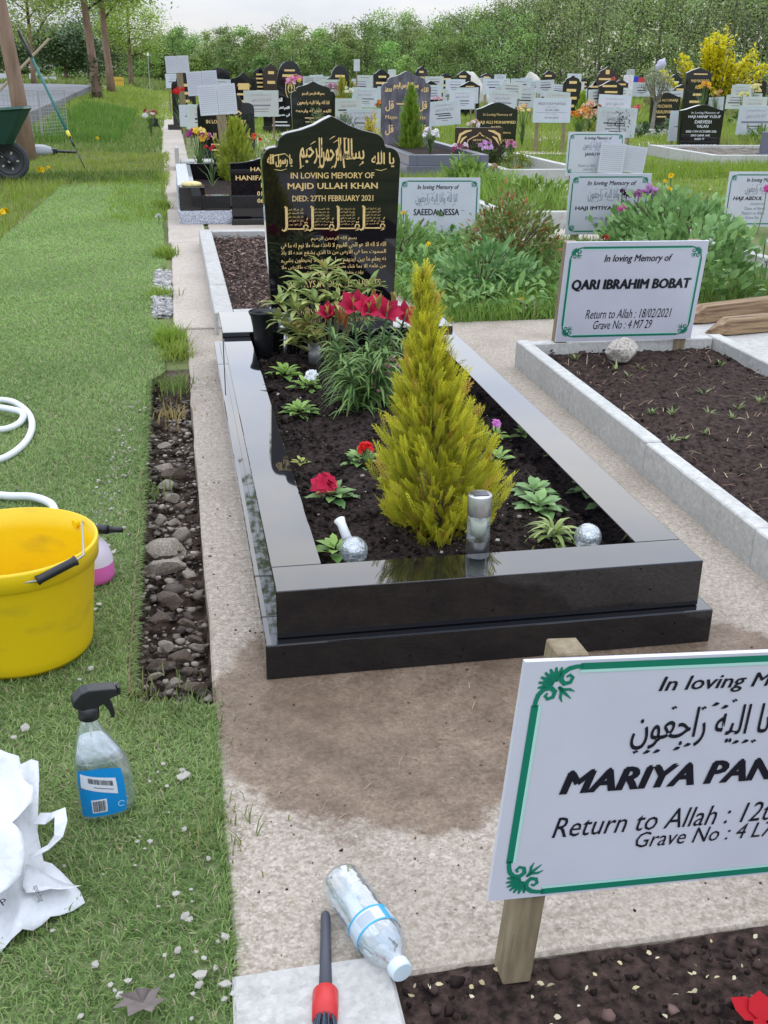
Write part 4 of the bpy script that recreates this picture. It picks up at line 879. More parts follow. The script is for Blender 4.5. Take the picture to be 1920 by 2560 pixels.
def patch(mb, u0, u1, zf0, zf1, n=10, off=.0006):
    P = []
    for j in range(5):
        for i in range(n + 1):
            u = u0 + (u1 - u0) * i / n; z0_, z1_ = zf0(u), zf1(u); P.append(skin(z0_ + (z1_ - z0_) * j / 4, u, off))
    mb.add(P, [(j * (n + 1) + i, j * (n + 1) + i + 1, (j + 1) * (n + 1) + i + 1, (j + 1) * (n + 1) + i) for j in range(4) for i in range(n)])
patch(lab, -.93, .62, lambda u: .012, lambda u: .104 - .010 * (u + .3) ** 2); lab.build('label', mat('blue label', (.005, .25, .62), .35), sb, smooth=True)
mb = MB(); patch(mb, -.86, .34, lambda u: .070 - .016 * (u + .86), lambda u: .096 - .012 * (u + .86), off=.0011); mb.build('sticker', mat('label white', (.72, .74, .82), .45), sb)
mb = MB(); u = -.62
while u < .20: w_ = random.choice((.012, .02, .03)); patch(mb, u, u + w_, lambda q: .083 - .014 * (q + .86), lambda q: .0925 - .014 * (q + .86), 1, .0015); u += w_ + random.choice((.012, .02))
patch(mb, -.45, .2, lambda q: .0725 - .015 * (q + .86) + .004, lambda q: .0725 - .015 * (q + .86) + .0052, 4, .0015)
mb.build('barcode', M_ink, sb)
mb = MB(); patch(mb, -.60, -.08, lambda q: .020, lambda q: .046, off=.0011); mb.build('sticker', mat('label white', (.72, .74, .82), .45), sb)
mb = MB(); u = -.56
while u < -.13: w_ = random.choice((.012, .02, .028)); patch(mb, u, u + w_, lambda q: .0225, lambda q: .0435, 1, .0015); u += w_ + random.choice((.012, .018))
mb.build('barcode', M_ink, sb)
mb = MB(); mb.ribbon([(.020 + .005 * math.cos(a), .03 + .005 * math.sin(a)) for a in np.linspace(.3, 5.6, 14)], .0016, y=-.0262); mb.build('recycling_mark', mat('pale blue print', (.35, .6, .8), .5), sb)
MB().lathe([(.0148, .186), (.0165, .187), (.0165, .206), (.012, .209), (0, .209)], 24, (-.020, 0, 0)).build('collar', M_black_pl, sb, smooth=True)
hd = [(-.052, .216), (-.050, .226), (-.034, .238), (-.020, .241), (.020, .238), (.034, .236), (.036, .224), (.022, .220), (.006, .212), (-.006, .207), (-.034, .207), (-.045, .211)]
hd = [((x + .020) * .80 - .020, z) for x, z in hd]
MB().prism(hd[::-1], -.0125, .0125).build('trigger_head', M_black_pl, sb, bevel=.002)
MB().prism([(x - .006, z) for x, z in [(.004, .216), (.016, .219), (.023, .205), (.026, .190), (.025, .180), (.020, .181), (.017, .194), (.010, .206)]][::-1], -.0065, .0065).build('trigger', M_black_pl, sb, bevel=.0015)
MB().box(.0245, .030, -.009, .009, .222, .236).build('nozzle', M_black_pl, sb, bevel=.0015)
MB().tube([(-.02, 0, .19), (-.015, 0, .1), (0, 0, .02)], .002, 6).build('dip_tube', mat('white plastic', (.75, .76, .76), .4), sb)

# crumpled white paper bag ---------------------------------------------------
M_paper = mat('white paper', (.64, .65, .665), .7, bump=.7, bscale=22, bdist=.012, spec=.25)
bag = thing('paper_bag', 'crumpled white paper carrier bag with flat handle lying on the turf', 'bag', (-.45, -.45, .0))
o0 = np.array([-.45, -.45, 0])
def sheet(name, outline, zf, seed, parent, thick=.0006, res=.012):
    P = [gp(x, y, z) - o0 for x, y, z in outline]; poly = [(q[0], q[1]) for q in P]; zs = [q[2] for q in P]
    b = bmesh.new(); vs = [b.verts.new(q) for q in P]; b.faces.new(vs); bmesh.ops.triangulate(b, faces=b.faces)
    for _ in range(5):
        ed = [e for e in b.edges if e.calc_length() > res * 1.8]
        if not ed: break
        bmesh.ops.subdivide_edges(b, edges=ed, cuts=1); bmesh.ops.triangulate(b, faces=b.faces)
    r_ = random.Random(seed); folds = [(r_.uniform(0, 6.28), r_.uniform(-.2, .2), r_.uniform(.010, .024)) for _ in range(11)]
    for q in b.verts:
        z = zf(q.co.x, q.co.y)
        for a, c_, h in folds: z += h * max(0, 1 - abs(q.co.x * math.cos(a) + q.co.y * math.sin(a) - c_) / .024) * .6
        q.co.z += z
    bmesh.ops.recalc_face_normals(b, faces=b.faces)
    me = bpy.data.meshes.new(name); b.to_mesh(me); b.free(); o = ob(name, me, M_paper, parent, smooth=True)
    md = o.modifiers.new('thick', 'SOLIDIFY'); md.thickness = thick; return o
sheet('back_panel', [(-220, 2440, .01), (-220, 1990, .06), (48, 1922, .10), (80, 1908, .11), (97, 1915, .11), (100, 1960, .10), (98, 2010, .09), (95, 2085, .07), (110, 2160, .04), (200, 2226, .012), (213, 2256, .008), (150, 2290, .008), (60, 2345, .008), (0, 2378, .008), (-90, 2420, .008)], lambda x, y: .012 * math.sin(x * 19 + 1) * math.cos(y * 15), 5, bag)
sheet('front_panel', [(-220, 2330, .05), (-220, 2000, .09), (0, 1924, .12), (52, 1923, .125), (62, 1965, .12), (86, 1990, .115), (90, 2035, .10), (60, 2060, .10), (36, 2098, .10), (66, 2130, .09), (68, 2180, .08), (57, 2222, .07), (0, 2262, .06), (-90, 2300, .055)], lambda x, y: .014 * math.sin(x * 23) * math.cos(y * 17 + 2) + .012, 9, bag)
sheet('side_gusset', [(66, 2172, .055), (110, 2192, .035), (165, 2215, .022), (205, 2232, .020), (150, 2248, .022), (70, 2262, .03), (57, 2225, .045)], lambda x, y: .004, 3, bag)
hl = [(92, 2046, .095), (120, 2046, .10), (150, 2030, .115), (152, 2058, .11), (146, 2090, .10), (120, 2118, .085), (70, 2144, .075)]
hp_ = [Vector(gp(*q) - o0) for q in hl]; mb = MB(); wv = [(-.010, .010)] * 7
vs_ = []
for i, q in enumerate(hp_):
    d = (hp_[min(i + 1, 6)] - hp_[max(i - 1, 0)]); d.z = 0; d.normalize(); nrm = Vector((-d.y, d.x, .35)) * .0095; vs_ += [q + nrm, q - nrm]
mb.add(vs_, [(2 * i, 2 * i + 1, 2 * i + 3, 2 * i + 2) for i in range(6)]); o = mb.build('handle', M_paper, bag); o.modifiers.new('t', 'SOLIDIFY').thickness = .0008
mb = MB(); text(mb, 'aper bag', 0, .036, 0, .010); o = mb.build('lettering', M_ink, bag); q = gp(84, 2256, .030) - o0; o.location = tuple(q + [0, 0, .028]); o.rotation_euler = (R(-90), 0, R(-70))
mb = MB(); text(mb, 'P', 0, .008, 0, .014); o = mb.build('lettering', M_ink, bag); q = gp(14, 2306, .02) - o0; o.location = tuple(q + [0, 0, .03]); o.rotation_euler = (R(-90), 0, R(30))

# fallen leaf
lf = [(0, 0), (.004, .012), (.018, .006), (.014, .020), (.034, .022), (.022, .032), (.030, .050), (.014, .042), (.004, .062), (-.008, .042), (-.024, .052), (-.020, .032), (-.034, .026), (-.014, .018), (-.018, .004), (-.004, .010)]
q = gp(375, 2440, .02); mb = MB(); n = len(lf); mb.add([(0, .025, .001)] + [(x, y, .010 * abs(math.sin(i * 1.7)) + .003) for i, (x, y) in enumerate(lf)], [(0, 1 + i, 1 + (i + 1) % n) for i in range(n)])
mb.build('fallen_leaf', mat('dead leaf', (.16, .13, .115), .8, var=.2, vscale=60), loc=(q[0], q[1] - .02, .016), rot=(.1, .05, R(160)), label='dry grey brown lobed leaf lying on the turf near the path', cat='leaf')

# ------------------------------------------------------------------ water bottle on the slab
wb0 = gp(848, 2196, .033); wb1 = gp(1000, 2428, .026)
ax = Vector(wb1 - wb0); Lb = ax.length
wb = thing('water_bottle', 'half empty clear plastic water bottle with blue banded label lying on the concrete', 'bottle', (wb0[0], wb0[1], .0335)); wb.rotation_euler = (0, R(90) + .02, math.atan2(ax.y, ax.x))
# local: z runs along the bottle towards the cap
prb = [(0, .004), (.020, .0), (.029, .004), (.0325, .014)] + [(.0325 - .0013 * (i % 2), .02 + .009 * i) for i in range(1, 11)] + [(.0325, .125), (.0325, .160), (.0315, .175), (.028, .192), (.020, .208), (.0145, .216), (.0140, .228)]
k_ = Lb / .236
def crush(me, amt):
    for q in me.vertices:
        f_ = math.sin(q.co.z * 90 + q.co.x * 40) * math.cos(q.co.y * 80 + q.co.z * 30); q.co.x *= 1 + amt * f_; q.co.y *= 1 + amt * f_
o = MB().lathe([(r_, z * k_) for r_, z in prb], 32).build('body', glassy('bottle plastic', (.74, .79, .82), .84, .05, .12, .4, 24), wb, smooth=True); crush(o.data, .025)
MB().lathe([(.0330, .125 * k_), (.0334, .127 * k_), (.0334, .158 * k_), (.0330, .160 * k_)], 32).build('label', glassy('printed film', (.66, .76, .86), .22, .15, .8, .2, 20), wb, smooth=True)
for z0_, z1_ in ((.124, .128), (.157, .161)): MB().lathe([(.0337, z0_ * k_), (.0337, z1_ * k_)], 32).build('label_band', mat('blue film', (.03, .36, .62), .3), wb, smooth=True)
mb = MB()
for i in range(5):
    mb.add([(.0339 * math.cos(a), .0339 * math.sin(a), z * k_) for a, z in ((2.55 + i * .05, .128), (2.6 + i * .05, .128), (2.6 + i * .05, .157), (2.55 + i * .05, .157))], [(0, 1, 2, 3)])
mb.build('label_panel', mat('blue film', (.03, .36, .62), .3), wb)
mb = MB()
for i in range(6):
    z = .133 + i * .004; mb.add([(.0339 * math.cos(a), .0339 * math.sin(a), zz * k_) for zz in (z, z + .0012) for a in np.linspace(3.25, 4.0, 6)], [(j, j + 1, j + 7, j + 6) for j in range(5)])
mb.build('label_print', M_inkg, wb)
MB().lathe([(0, .226 * k_), (.0155, .226 * k_), (.0155, .243 * k_), (.014, .245 * k_), (0, .245 * k_)], 28).build('cap', mat('pale cap', (.62, .72, .78), .35), wb, smooth=False)
sw = MB(); V_ = []; nn = 14                                   # the remaining water lies along the lower side
for z in (.012, .06, .12, .17, .195):
    r_ = .030 if z < .18 else .024
    for j in range(nn): a = math.pi * j / (nn - 1); V_.append((max(.006, r_ * math.sin(a)) if 0 < j < nn - 1 else .006, r_ * math.cos(a) * .95, z * k_))
sw.add(V_, [(i * nn + j, i * nn + j + 1, (i + 1) * nn + j + 1, (i + 1) * nn + j) for i in range(4) for j in range(nn - 1)] + [(i * nn + nn - 1, i * nn, (i + 1) * nn, (i + 1) * nn + nn - 1) for i in range(4)] + [tuple(range(nn)), tuple(4 * nn + nn - 1 - j for j in range(nn))])
sw.build('water', glassy('water', (.70, .76, .80), .86, .02, .2, .1, 12), wb, smooth=True)

# detailing brush ------------------------------------------------------------
b0 = gp(814, 2284, .010); b1 = gp(814, 2478, .013); b2 = gp(812, 2552, .016); b3 = b2 + (b2 - b1) * .55
br = thing('cleaning_brush', 'round detailing brush with black handle and red ferrule lying on the path', 'brush', tuple(b1)); lc = lambda q: tuple(np.array(q) - b1)
MB().tube([lc(b0), lc(b0 + (b1 - b0) * .04), lc(b0 + (b1 - b0) * .45), lc(b1)], [.0055, .0072, .0078, .0092], 16).build('handle', mat('slate handle', (.055, .058, .075), .45), br, smooth=True)
MB().tube([lc(b1), lc(b1 + (b2 - b1) * .06), lc(b1 + (b2 - b1) * .5), lc(b2)], [.0150, .0172, .0174, .0166], 20).build('ferrule', M_red_pl, br, smooth=True)
mb = MB(); dv = unit((b3 - b2)[None])[0]; e1_ = unit(np.cross(dv, (0, 0, 1)).reshape(1, 3))[0]; e2_ = np.cross(dv, e1_)
for i in range(120):
    a = rng.uniform(0, 6.28); q = .0145 * math.sqrt(rng.random()); s0 = b2 - dv * .004 + e1_ * q * math.cos(a) + e2_ * q * math.sin(a); s1 = s0 + dv * .04 + e1_ * q * .5 * math.cos(a) + e2_ * q * .5 * math.sin(a)
    mb.tube([lc(s0), lc(s1)], [.0011, .0008], 4, cap=False)
mb.build('bristles', mat('dark bristles', (.03, .05, .08), .6), br)

# ------------------------------------------------------------------ front soil bed
soil('soil_bed', .080, 1.6, -2.2, -.822, -.004, .006, M_soil_red, 90, 4, .0)
S = SC(); n = 1400; O = np.c_[rng.uniform(.09, .8, n), rng.uniform(-1.35, -.835, n), rng.uniform(-.006, .006, n)]
chips(S, CLOD, O, rng.gamma(2, .0022, n) + .0015, mixc((.010, .007, .006), (.07, .045, .04), rng.random(n)))
n = 26; O = np.c_[rng.uniform(.30, .8, n), rng.uniform(-1.2, -.92, n), rng.uniform(.0, .008, n)]
chips(S, ST1[0], O, rng.gamma(3, .0035, n) + .003, mixc((.10, .06, .05), (.22, .14, .12), rng.random(n)))
S.build('soil_crumbs', mat('soil crumbs', attr=True, rough=.95, spec=.15), kind='stuff', label='crumbly brown soil of the bed in front of the path', cat='soil')
S = SC(); n = 95; x = rng.uniform(.09, .8, n); y = -.845 - np.abs(rng.normal(0, .09, n)); k = rng.random(n) < .3; y[k] = rng.uniform(-1.3, -.84, k.sum())
S.add(LEAF, np.c_[x, y, np.full(n, .009)], rdir(n, -.3, .5), rng.uniform(.005, .012, n), rng.uniform(.004, .009, n), mixc((.62, .52, .26), (.74, .68, .50), rng.random(n)), .6)
S.build('fallen_petals', M_petal, kind='stuff', label='scattered dry yellow petals and husks on the front soil bed', cat='petals')
t = thing('red_flower', 'bright red cloth petal at the bottom right corner of the front soil', 'flower', tuple(gp(1895, 2560, 0)))
S = SC(); S.add(LEAF, np.zeros((5, 3)) + [[.004 * i, -.004 * i, .004] for i in range(5)], np.array([(-.6, .8, .5), (.3, .9, .6), (.9, -.2, .4), (-.2, -.9, .5), (-.9, -.2, .5)]), .042, .042, (.55, .01, .02)); S.build('petal', M_petal, t)

S = SC(); n = 420; x = np.r_[rng.uniform(-.12, -.03, 220), rng.uniform(-.12, 1.15, 200)]; y = np.r_[rng.uniform(-.2, 6.5, 220), rng.uniform(-.8, -.03, 200)]
chips(S, CLOD, np.c_[x, y, np.full(n, .001)], rng.gamma(1.4, .0011, n) + .0006, mixc((.02, .014, .01), (.16, .11, .07), rng.random(n)))
n = 60; S.add(BLADE, np.c_[rng.uniform(-.12, .9, n), rng.uniform(-.78, -.03, n), np.full(n, .002)], np.c_[rng.normal(0, 1, (n, 2)), np.full(n, .03)], rng.uniform(.012, .04, n), .0016, mixc((.2, .13, .07), (.4, .32, .2), rng.random(n)))
S.build('path_debris', mat('soil crumbs', attr=True, rough=.95, spec=.15), kind='stuff', label='specks of soil and dry stalks spilled on the concrete path', cat='debris')
# ------------------------------------------------------------------ neighbouring grave with concrete kerb
def kerb(label, x0, x1, y0, y1, h, t, m, pieces=3, cat='grave kerb', group='concrete grave kerbs', loc_z=0., skip=()):
    r_ = thing('grave_kerb', label, cat, (x0, y0, loc_z), group=group); w_ = x1 - x0; l_ = y1 - y0
    for sx in (0, 1):
        if ('l', 'r')[sx] in skip: continue
        for i in range(pieces):
            a, b = l_ * i / pieces + .0015, l_ * (i + 1) / pieces - .0015
            MB().box(sx * (w_ - t) + random.uniform(-.002, .002), sx * (w_ - t) + t, a, b, -.05, h + random.uniform(-.003, .003)).build('kerb_stone', m, r_, bevel=.004, seg=1)
    if 'f' not in skip: MB().box(t + .002, w_ - t - .002, 0, t, -.05, h - .003).build('kerb_stone', m, r_, bevel=.004, seg=1)
    if 'b' not in skip: MB().box(t + .002, w_ - t - .002, l_ - t, l_, -.05, h - .003).build('kerb_stone', m, r_, bevel=.004, seg=1)
    return r_
kerb('pale concrete kerb frame round the dark soil bed right of the black grave', 1.215, 2.135, -.35, 2.32, .108, .055, M_conc_k, 4)
soil('soil_bed', 1.268, 2.082, -.33, 2.27, .055, .010, M_soil_red, 80, 6, .02)
S = SC(); n = 1500; O = np.c_[rng.uniform(1.28, 2.07, n), rng.uniform(-.1, 2.25, n), rng.uniform(.06, .078, n)]
chips(S, CLOD, O, rng.gamma(2, .0024, n) + .0015, mixc((.012, .008, .007), (.075, .045, .042), rng.random(n)))
n = 240; O = np.c_[rng.uniform(1.28, 2.07, n), rng.uniform(.1, 2.25, n), rng.uniform(.075, .09, n)]
S.add(BLADE, O, np.c_[rng.normal(0, 1, (n, 2)), rng.uniform(-.05, .3, n)], rng.uniform(.02, .07, n), .0028, mixc((.20, .12, .07), (.45, .36, .22), rng.random(n)))
S.build('soil_litter', mat('soil crumbs', attr=True, rough=.95, spec=.15), kind='stuff', label='brown soil crumbs and dry stalks in the bed under the upright sign', cat='soil')
o = ob('rock', ST[2].copy(), None, loc=(1.575, 2.05, .11), rot=(.1, 0, .3), label='large pale rounded rock on the soil below the upright sign', cat='rock'); o.scale = (.10, .06, .10)
o.data.materials.clear(); o.data.materials.append(mat('mottled rock', (.30, .23, .16), .8, col2=(.66, .63, .58), vscale=9, bump=.5, bscale=40, detail=7))
wp = [(1540, 925, .05), (1570, 945, .04), (1600, 925, .03), (1760, 990, .05), (1845, 1025, .045), (1830, 1050, .04), (1760, 1085, .04), (1630, 1035, .04), (1680, 1040, .05), (1770, 1040, .045), (1680, 1105, .035), (1800, 915, .05), (1440, 900, .05), (1900, 1010, .06), (1545, 895, .05), (1710, 1100, .03)]
for i, (x, y, s_) in enumerate(wp):
    q = gp(x, y, .07); t = thing('weed_sprout', 'small weed sprout with narrow leaves in the bed under the upright sign', 'weed', (q[0], q[1], .068), group='weed sprouts in the neighbouring soil bed')
    S = SC(); n = 9; a = rng.uniform(0, 6.28, n); S.add(BLADE, np.zeros((n, 3)), np.c_[np.cos(a), np.sin(a), rng.uniform(.3, 1.4, n)], s_ * rng.uniform(.6, 1.1, n), .009, mixc((.12, .19, .05), (.36, .40, .17), rng.random(n))); S.build('leaf', M_leaf, t)
# two pointed timbers on the pale slab
def timber(label, tip, end, w_, h_, z0):
    d = Vector(end) - Vector(tip); L_ = d.length; t = thing('timber_stake', label, 'timber', (tip[0], tip[1], z0), (0, 0, math.atan2(d.y, d.x)), group='pointed timber stakes')
    mb = MB(); x = .13
    mb.add([(0, 0, .01), (0, 0, .016)] + [(x, -w_ / 2, 0), (x, w_ / 2, 0), (x, w_ / 2, h_), (x, -w_ / 2, h_)] + [(L_, -w_ / 2, 0), (L_, w_ / 2, 0), (L_, w_ / 2, h_), (L_, -w_ / 2, h_)],
           [(0, 3, 2), (1, 5, 4), (0, 2, 5, 1), (0, 1, 4, 3), (2, 3, 7, 6), (3, 4, 8, 7), (4, 5, 9, 8), (5, 2, 6, 9), (6, 7, 8, 9)])
    mb.build('beam', M_wood_dark, t, bevel=.004, seg=1); return t
timber('long weathered timber stake with split pointed end, farther of two on the slab', (2.26, 2.94, 0), (3.9, 3.5, 0), .075, .085, .008)
timber('paler timber stake with sharp sawn point, nearer of two on the slab', (2.26, 2.70, 0), (3.8, 3.02, 0), .075, .075, .008)

# ------------------------------------------------------------------ second row: mulch grave, overgrown graves
kerb('whitish concrete kerb frame filled with bark mulch behind the black headstone', .0, .90, 3.06, 5.86, .105, .085, M_conc_w, 4)
soil('soil_bed', .083, .817, 3.13, 5.79, .05, .010, M_soil_red, 50, 8)
S = SC(); n = 5200; O = np.c_[rng.uniform(.09, .81, n), rng.uniform(3.15, 5.77, n), rng.uniform(.05, .075, n)]
S.add(LEAF2, O, rdir(n, -.35, .5), rng.uniform(.015, .042, n), rng.uniform(.006, .014, n), mixc((.045, .025, .022), (.34, .22, .17), rng.random(n) ** 1.5), .8)
S.build('bark_mulch', M_mulch, kind='stuff', label='brown bark chips filling the bed behind the black headstone', cat='mulch')

def grass_patch(S, x0, x1, y0, y1, dens, ln, wd, c0, c1, z=0., dry=.08, dryc=(.34, .30, .14), poly=None, clump=.8, flat=1.2):
    n = int((x1 - x0) * (y1 - y0) * dens); x = rng.uniform(x0, x1, n); y = rng.uniform(y0, y1, n)
    k = visible(x, y, 0, 120)
    if poly: k &= inpoly(x, y, poly)
    x, y = x[k], y[k]; cl = vnoise(x, y, 1.6, 2) * .6 + vnoise(x, y, 4.3, 9) * .4; k = rng.random(len(x)) < np.clip(.75 + clump * cl, .12, 1); x, y, cl = x[k], y[k], cl[k]; n = len(x)
    a = rng.uniform(0, 6.28, n); d = np.c_[np.cos(a) * .8, np.sin(a) * .8, np.abs(rng.normal(flat, .5, n)) + .1]
    c_ = mixc(c0, c1, np.clip(.5 + .35 * cl + rng.normal(0, .25, n), 0, 1)); q = rng.random(n) < dry; c_[q] = dryc
    S.add(BLADE if ln / max(y0, 1) > .02 else TRI, np.c_[x, y, terrain(x, y) + z - .01], d, ln * rng.uniform(.5, 1.4, n) * (1 + .45 * cl), wd * rng.uniform(.7, 1.3, n), c_)
def bush(label, loc, r_, h, n, leaf, cols, name='shrub', cat='shrub', tpl=LEAF, group=None, stems=7, up=.5, wr=.5, hole=.0, zlo=.05, m=None, col3=None, p3=0, dome=True):
    t = thing(name, label, cat, tuple(loc), group=group); mb = MB()
    for i in range(stems):
        a = random.uniform(0, 6.28); q = random.uniform(.3, .85); mb.tube([(0, 0, 0), (r_ * .4 * q * math.cos(a), r_ * .4 * q * math.sin(a), h * .4), (r_ * q * math.cos(a), r_ * q * math.sin(a), h * random.uniform(.6, .9))], [.012 * h + .002, .008 * h + .002, .003], 5)
    mb.build('stem', mat('shrub stem', (.12, .09, .05), .8), t)
    ncl = max(6, n // 22); cd = rdir(ncl, 0, 1); cr_ = rng.uniform(.45, 1, ncl) ** .5
    C_ = np.c_[cd[:, 0] * r_ * cr_, cd[:, 1] * r_ * cr_, h * (zlo + (.95 - zlo) * (cd[:, 2] if dome else rng.random(ncl)) * cr_)]
    ci = rng.integers(0, ncl, n); O = C_[ci] + rng.normal(0, 1, (n, 3)) * np.array([r_ * .13, r_ * .13, h * .09]); O[:, 2] = np.maximum(O[:, 2], .005)
    d = unit(O * [1 / r_, 1 / r_, .6 / h]) + np.c_[np.zeros((n, 2)), np.full(n, up)] + rng.normal(0, .35, (n, 3))
    tone = np.clip(.5 + rng.normal(0, .16, ncl)[ci] + rng.normal(0, .2, n), 0, 1); c_ = mixc(cols[0], cols[1], tone)
    if col3 is not None: k = rng.random(n) < p3 * (1 + np.sign(np.sin(ci))) ; c_[k] = np.asarray(col3) * rng.uniform(.6, 1.3, (k.sum(), 1))
    S_ = SC(); S_.add(tpl, O, d, leaf * rng.uniform(.6, 1.3, n), leaf * wr * rng.uniform(.7, 1.2, n), c_, .4); S_.build('foliage', m or M_leaf, t, kind='stuff'); return t
GR = ((.05, .10, .018), (.19, .29, .055))
S = SC()
weed = [(1.12, 3.16), (2.12, 3.20), (2.2, 5.4), (1.95, 6.0), (.98, 6.0), (.95, 4.3)]
grass_patch(S, .9, 2.2, 3.1, 6.0, 5200, .085, .006, (.08, .18, .03), (.30, .45, .09), poly=weed, dry=.04)
n = 1700; x = rng.uniform(.98, 2.12, n); y = rng.uniform(3.2, 5.9, n); S.add(LEAF, np.c_[x, y, rng.uniform(.0, .13, n)], np.c_[rng.normal(0, 1, (n, 2)), rng.uniform(.3, 1.3, n)], rng.uniform(.04, .10, n), rng.uniform(.016, .04, n), mixc((.08, .19, .05), (.32, .50, .15), rng.random(n)))
S.build('overgrown_grass', M_grass, kind='stuff', label='rank weeds and grass covering the grave right of the black headstone', cat='grass')
for i, (x, y, s_) in enumerate(((1085, 735, .16), (1130, 700, .14), (1185, 745, .15), (1050, 610, .13), (1240, 690, .13), (1330, 770, .12), (1060, 690, .12))):
    q = gp(x, y, .03); t = thing('dock_weed', ['broad pale leaved dock weed at the front edge of the overgrown grave', 'broad leaved weed', '', '', '', '', ''][0] if i == 0 else 'broad pale green leaved weed growing in the overgrown grave', 'weed', (q[0], q[1], .0), group='broad leaved weeds')
    S = SC(); n = 9; a = rng.uniform(0, 6.28, n); S.add(LEAF, np.zeros((n, 3)) + [[0, 0, .02]], np.c_[np.cos(a), np.sin(a), rng.uniform(.3, 1.1, n)], s_ * rng.uniform(.6, 1.1, n), s_ * .36, mixc((.10, .20, .08), (.28, .38, .19), rng.random(n))); S.build('leaf', M_leaf, t)
q = gp(1110, 600, 0); t = thing('dock_weed', 'tall upright broad leaves in front of the low sign by the headstone', 'weed', (q[0], q[1], 0), group='broad leaved weeds')
S = SC(); S.add(LEAF, np.zeros((6, 3)), np.array([(-.5, 0, .9), (.1, .1, 1), (.35, 0, 1), (-.2, -.2, .8), (.6, .1, .8), (-.8, .1, .5)]), [.30, .36, .34, .26, .25, .22], [.10, .11, .04, .09, .06, .1], mixc((.10, .22, .06), (.20, .33, .11), rng.random(6))); S.build('leaf', M_leaf, t)
bush('rusty red and green rose bush in the overgrown grave', (1.84, 4.45, 0), .30, .47, 2400, .036, ((.10, .15, .03), (.30, .36, .11)), col3=(.40, .12, .05), p3=.11, wr=.6, stems=12)
S = SC(); grass_patch(S, 2.1, 3.3, 3.25, 5.6, 3600, .11, .007, (.08, .17, .03), (.29, .43, .09), poly=[(2.3, 3.35), (3.3, 3.6), (3.3, 5.6), (2.3, 5.6)])
grass_patch(S, 1.9, 2.3, 3.3, 4.6, 2600, .20, .006, (.08, .16, .03), (.22, .34, .08)); S.build('overgrown_grass', M_grass, kind='stuff', label='tall grass round the fleshy leaved plants behind the upright sign', cat='grass')
bush('large fleshy leaved pale green clump behind the upright sign', (3.14, 4.95, 0), .48, .42, 1700, .058, ((.12, .24, .07), (.32, .50, .18)), wr=.75, up=.9, stems=9)
bush('fleshy leaved pale green clump right of the upright sign', (2.66, 3.72, 0), .36, .42, 950, .060, ((.12, .24, .07), (.32, .50, .18)), wr=.75, up=.9, stems=7)
def flower_head(S, c_, r_, col, n=26, zlo=-.2):
    if n < 40: d = unit(rdir(max(3, n // 5), 0, 1) + [[0, -.4, .1]]); petals(S, np.asarray(c_)[None] + d * r_ * .5, d, r_ * .75, np.asarray(col), 5); return
    d = rdir(n, zlo, 1); S.add(LEAF2, np.repeat(np.asarray(c_)[None], n, 0), d, r_ * rng.uniform(.8, 1.15, n), r_ * .55, mixc(np.asarray(col) * .75, np.minimum(np.asarray(col) * 1.2, .9), rng.random(n)), .5)
def flower(label, x, y, Y, r_, col, group=None, name='flower', n=26, cat='flower', stem=True):
    c_ = at(x, y, Y); z0 = max(0, terrain(c_[0], c_[1])); t = thing(name, label, cat, (c_[0], c_[1], z0), group=group); S_ = SC(); flower_head(S_, (0, 0, c_[2] - z0), r_, col, n); S_.build('bloom', M_petal, t)
    if stem: MB().tube([(random.gauss(0, .02), 0, 0), (.005, .005, (c_[2] - z0) * .6), (0, 0, c_[2] - z0)], .004 if r_ > .02 else .003, 5).build('stem', mat('stalk', (.10, .18, .05), .6), t)
    return t
for (x, y, Y) in ((1773, 608, 3.55), (1768, 640, 3.5), (1892, 627, 3.6), (1912, 610, 3.7), (1917, 655, 3.6), (1655, 490, 5.3)): flower('white dandelion clock on a tall stalk beside the fleshy leaved plants', x, y, Y, .030, (.72, .74, .70), 'dandelion clocks', 'dandelion_clock', 60)
for (x, y, Y, r_) in ((1008, 533, 5.2, .022), (1071, 611, 4.3, .018), (1303, 753, 3.45, .022), (1678, 442, 5.6, .03), (1672, 475, 5.4, .025), (1695, 478, 5.3, .024), (1860, 585, 4.6, .028), (1662, 455, 5.4, .02)): flower('yellow dandelion flower among the weeds near the signs', x, y, Y, r_, (.78, .52, .01), 'yellow dandelions')
flower('pale lilac chrysanthemum head before the sign behind the fleshy plants', 1625, 484, 5.2, .075, (.62, .36, .60), n=70); flower('small mauve bloom left of the lilac chrysanthemum', 1596, 488, 5.2, .045, (.35, .12, .30), n=30)
flower('magenta pink bloom below the lilac chrysanthemum', 1555, 524, 5.2, .04, (.60, .08, .30), n=30); flower('dark purple scabious head, higher of two before the sign', 1556, 478, 5.3, .022, (.05, .01, .045)); flower('dark purple scabious head, lower of two before the sign', 1566, 486, 5.3, .026, (.05, .01, .045))
flower('dull red bloom low at the left of the fleshy plants', 1514, 595, 4.6, .025, (.42, .04, .02)); flower('bright pink bloom covering the far right sign', 1916, 473, 5.9, .04, (.62, .10, .36))
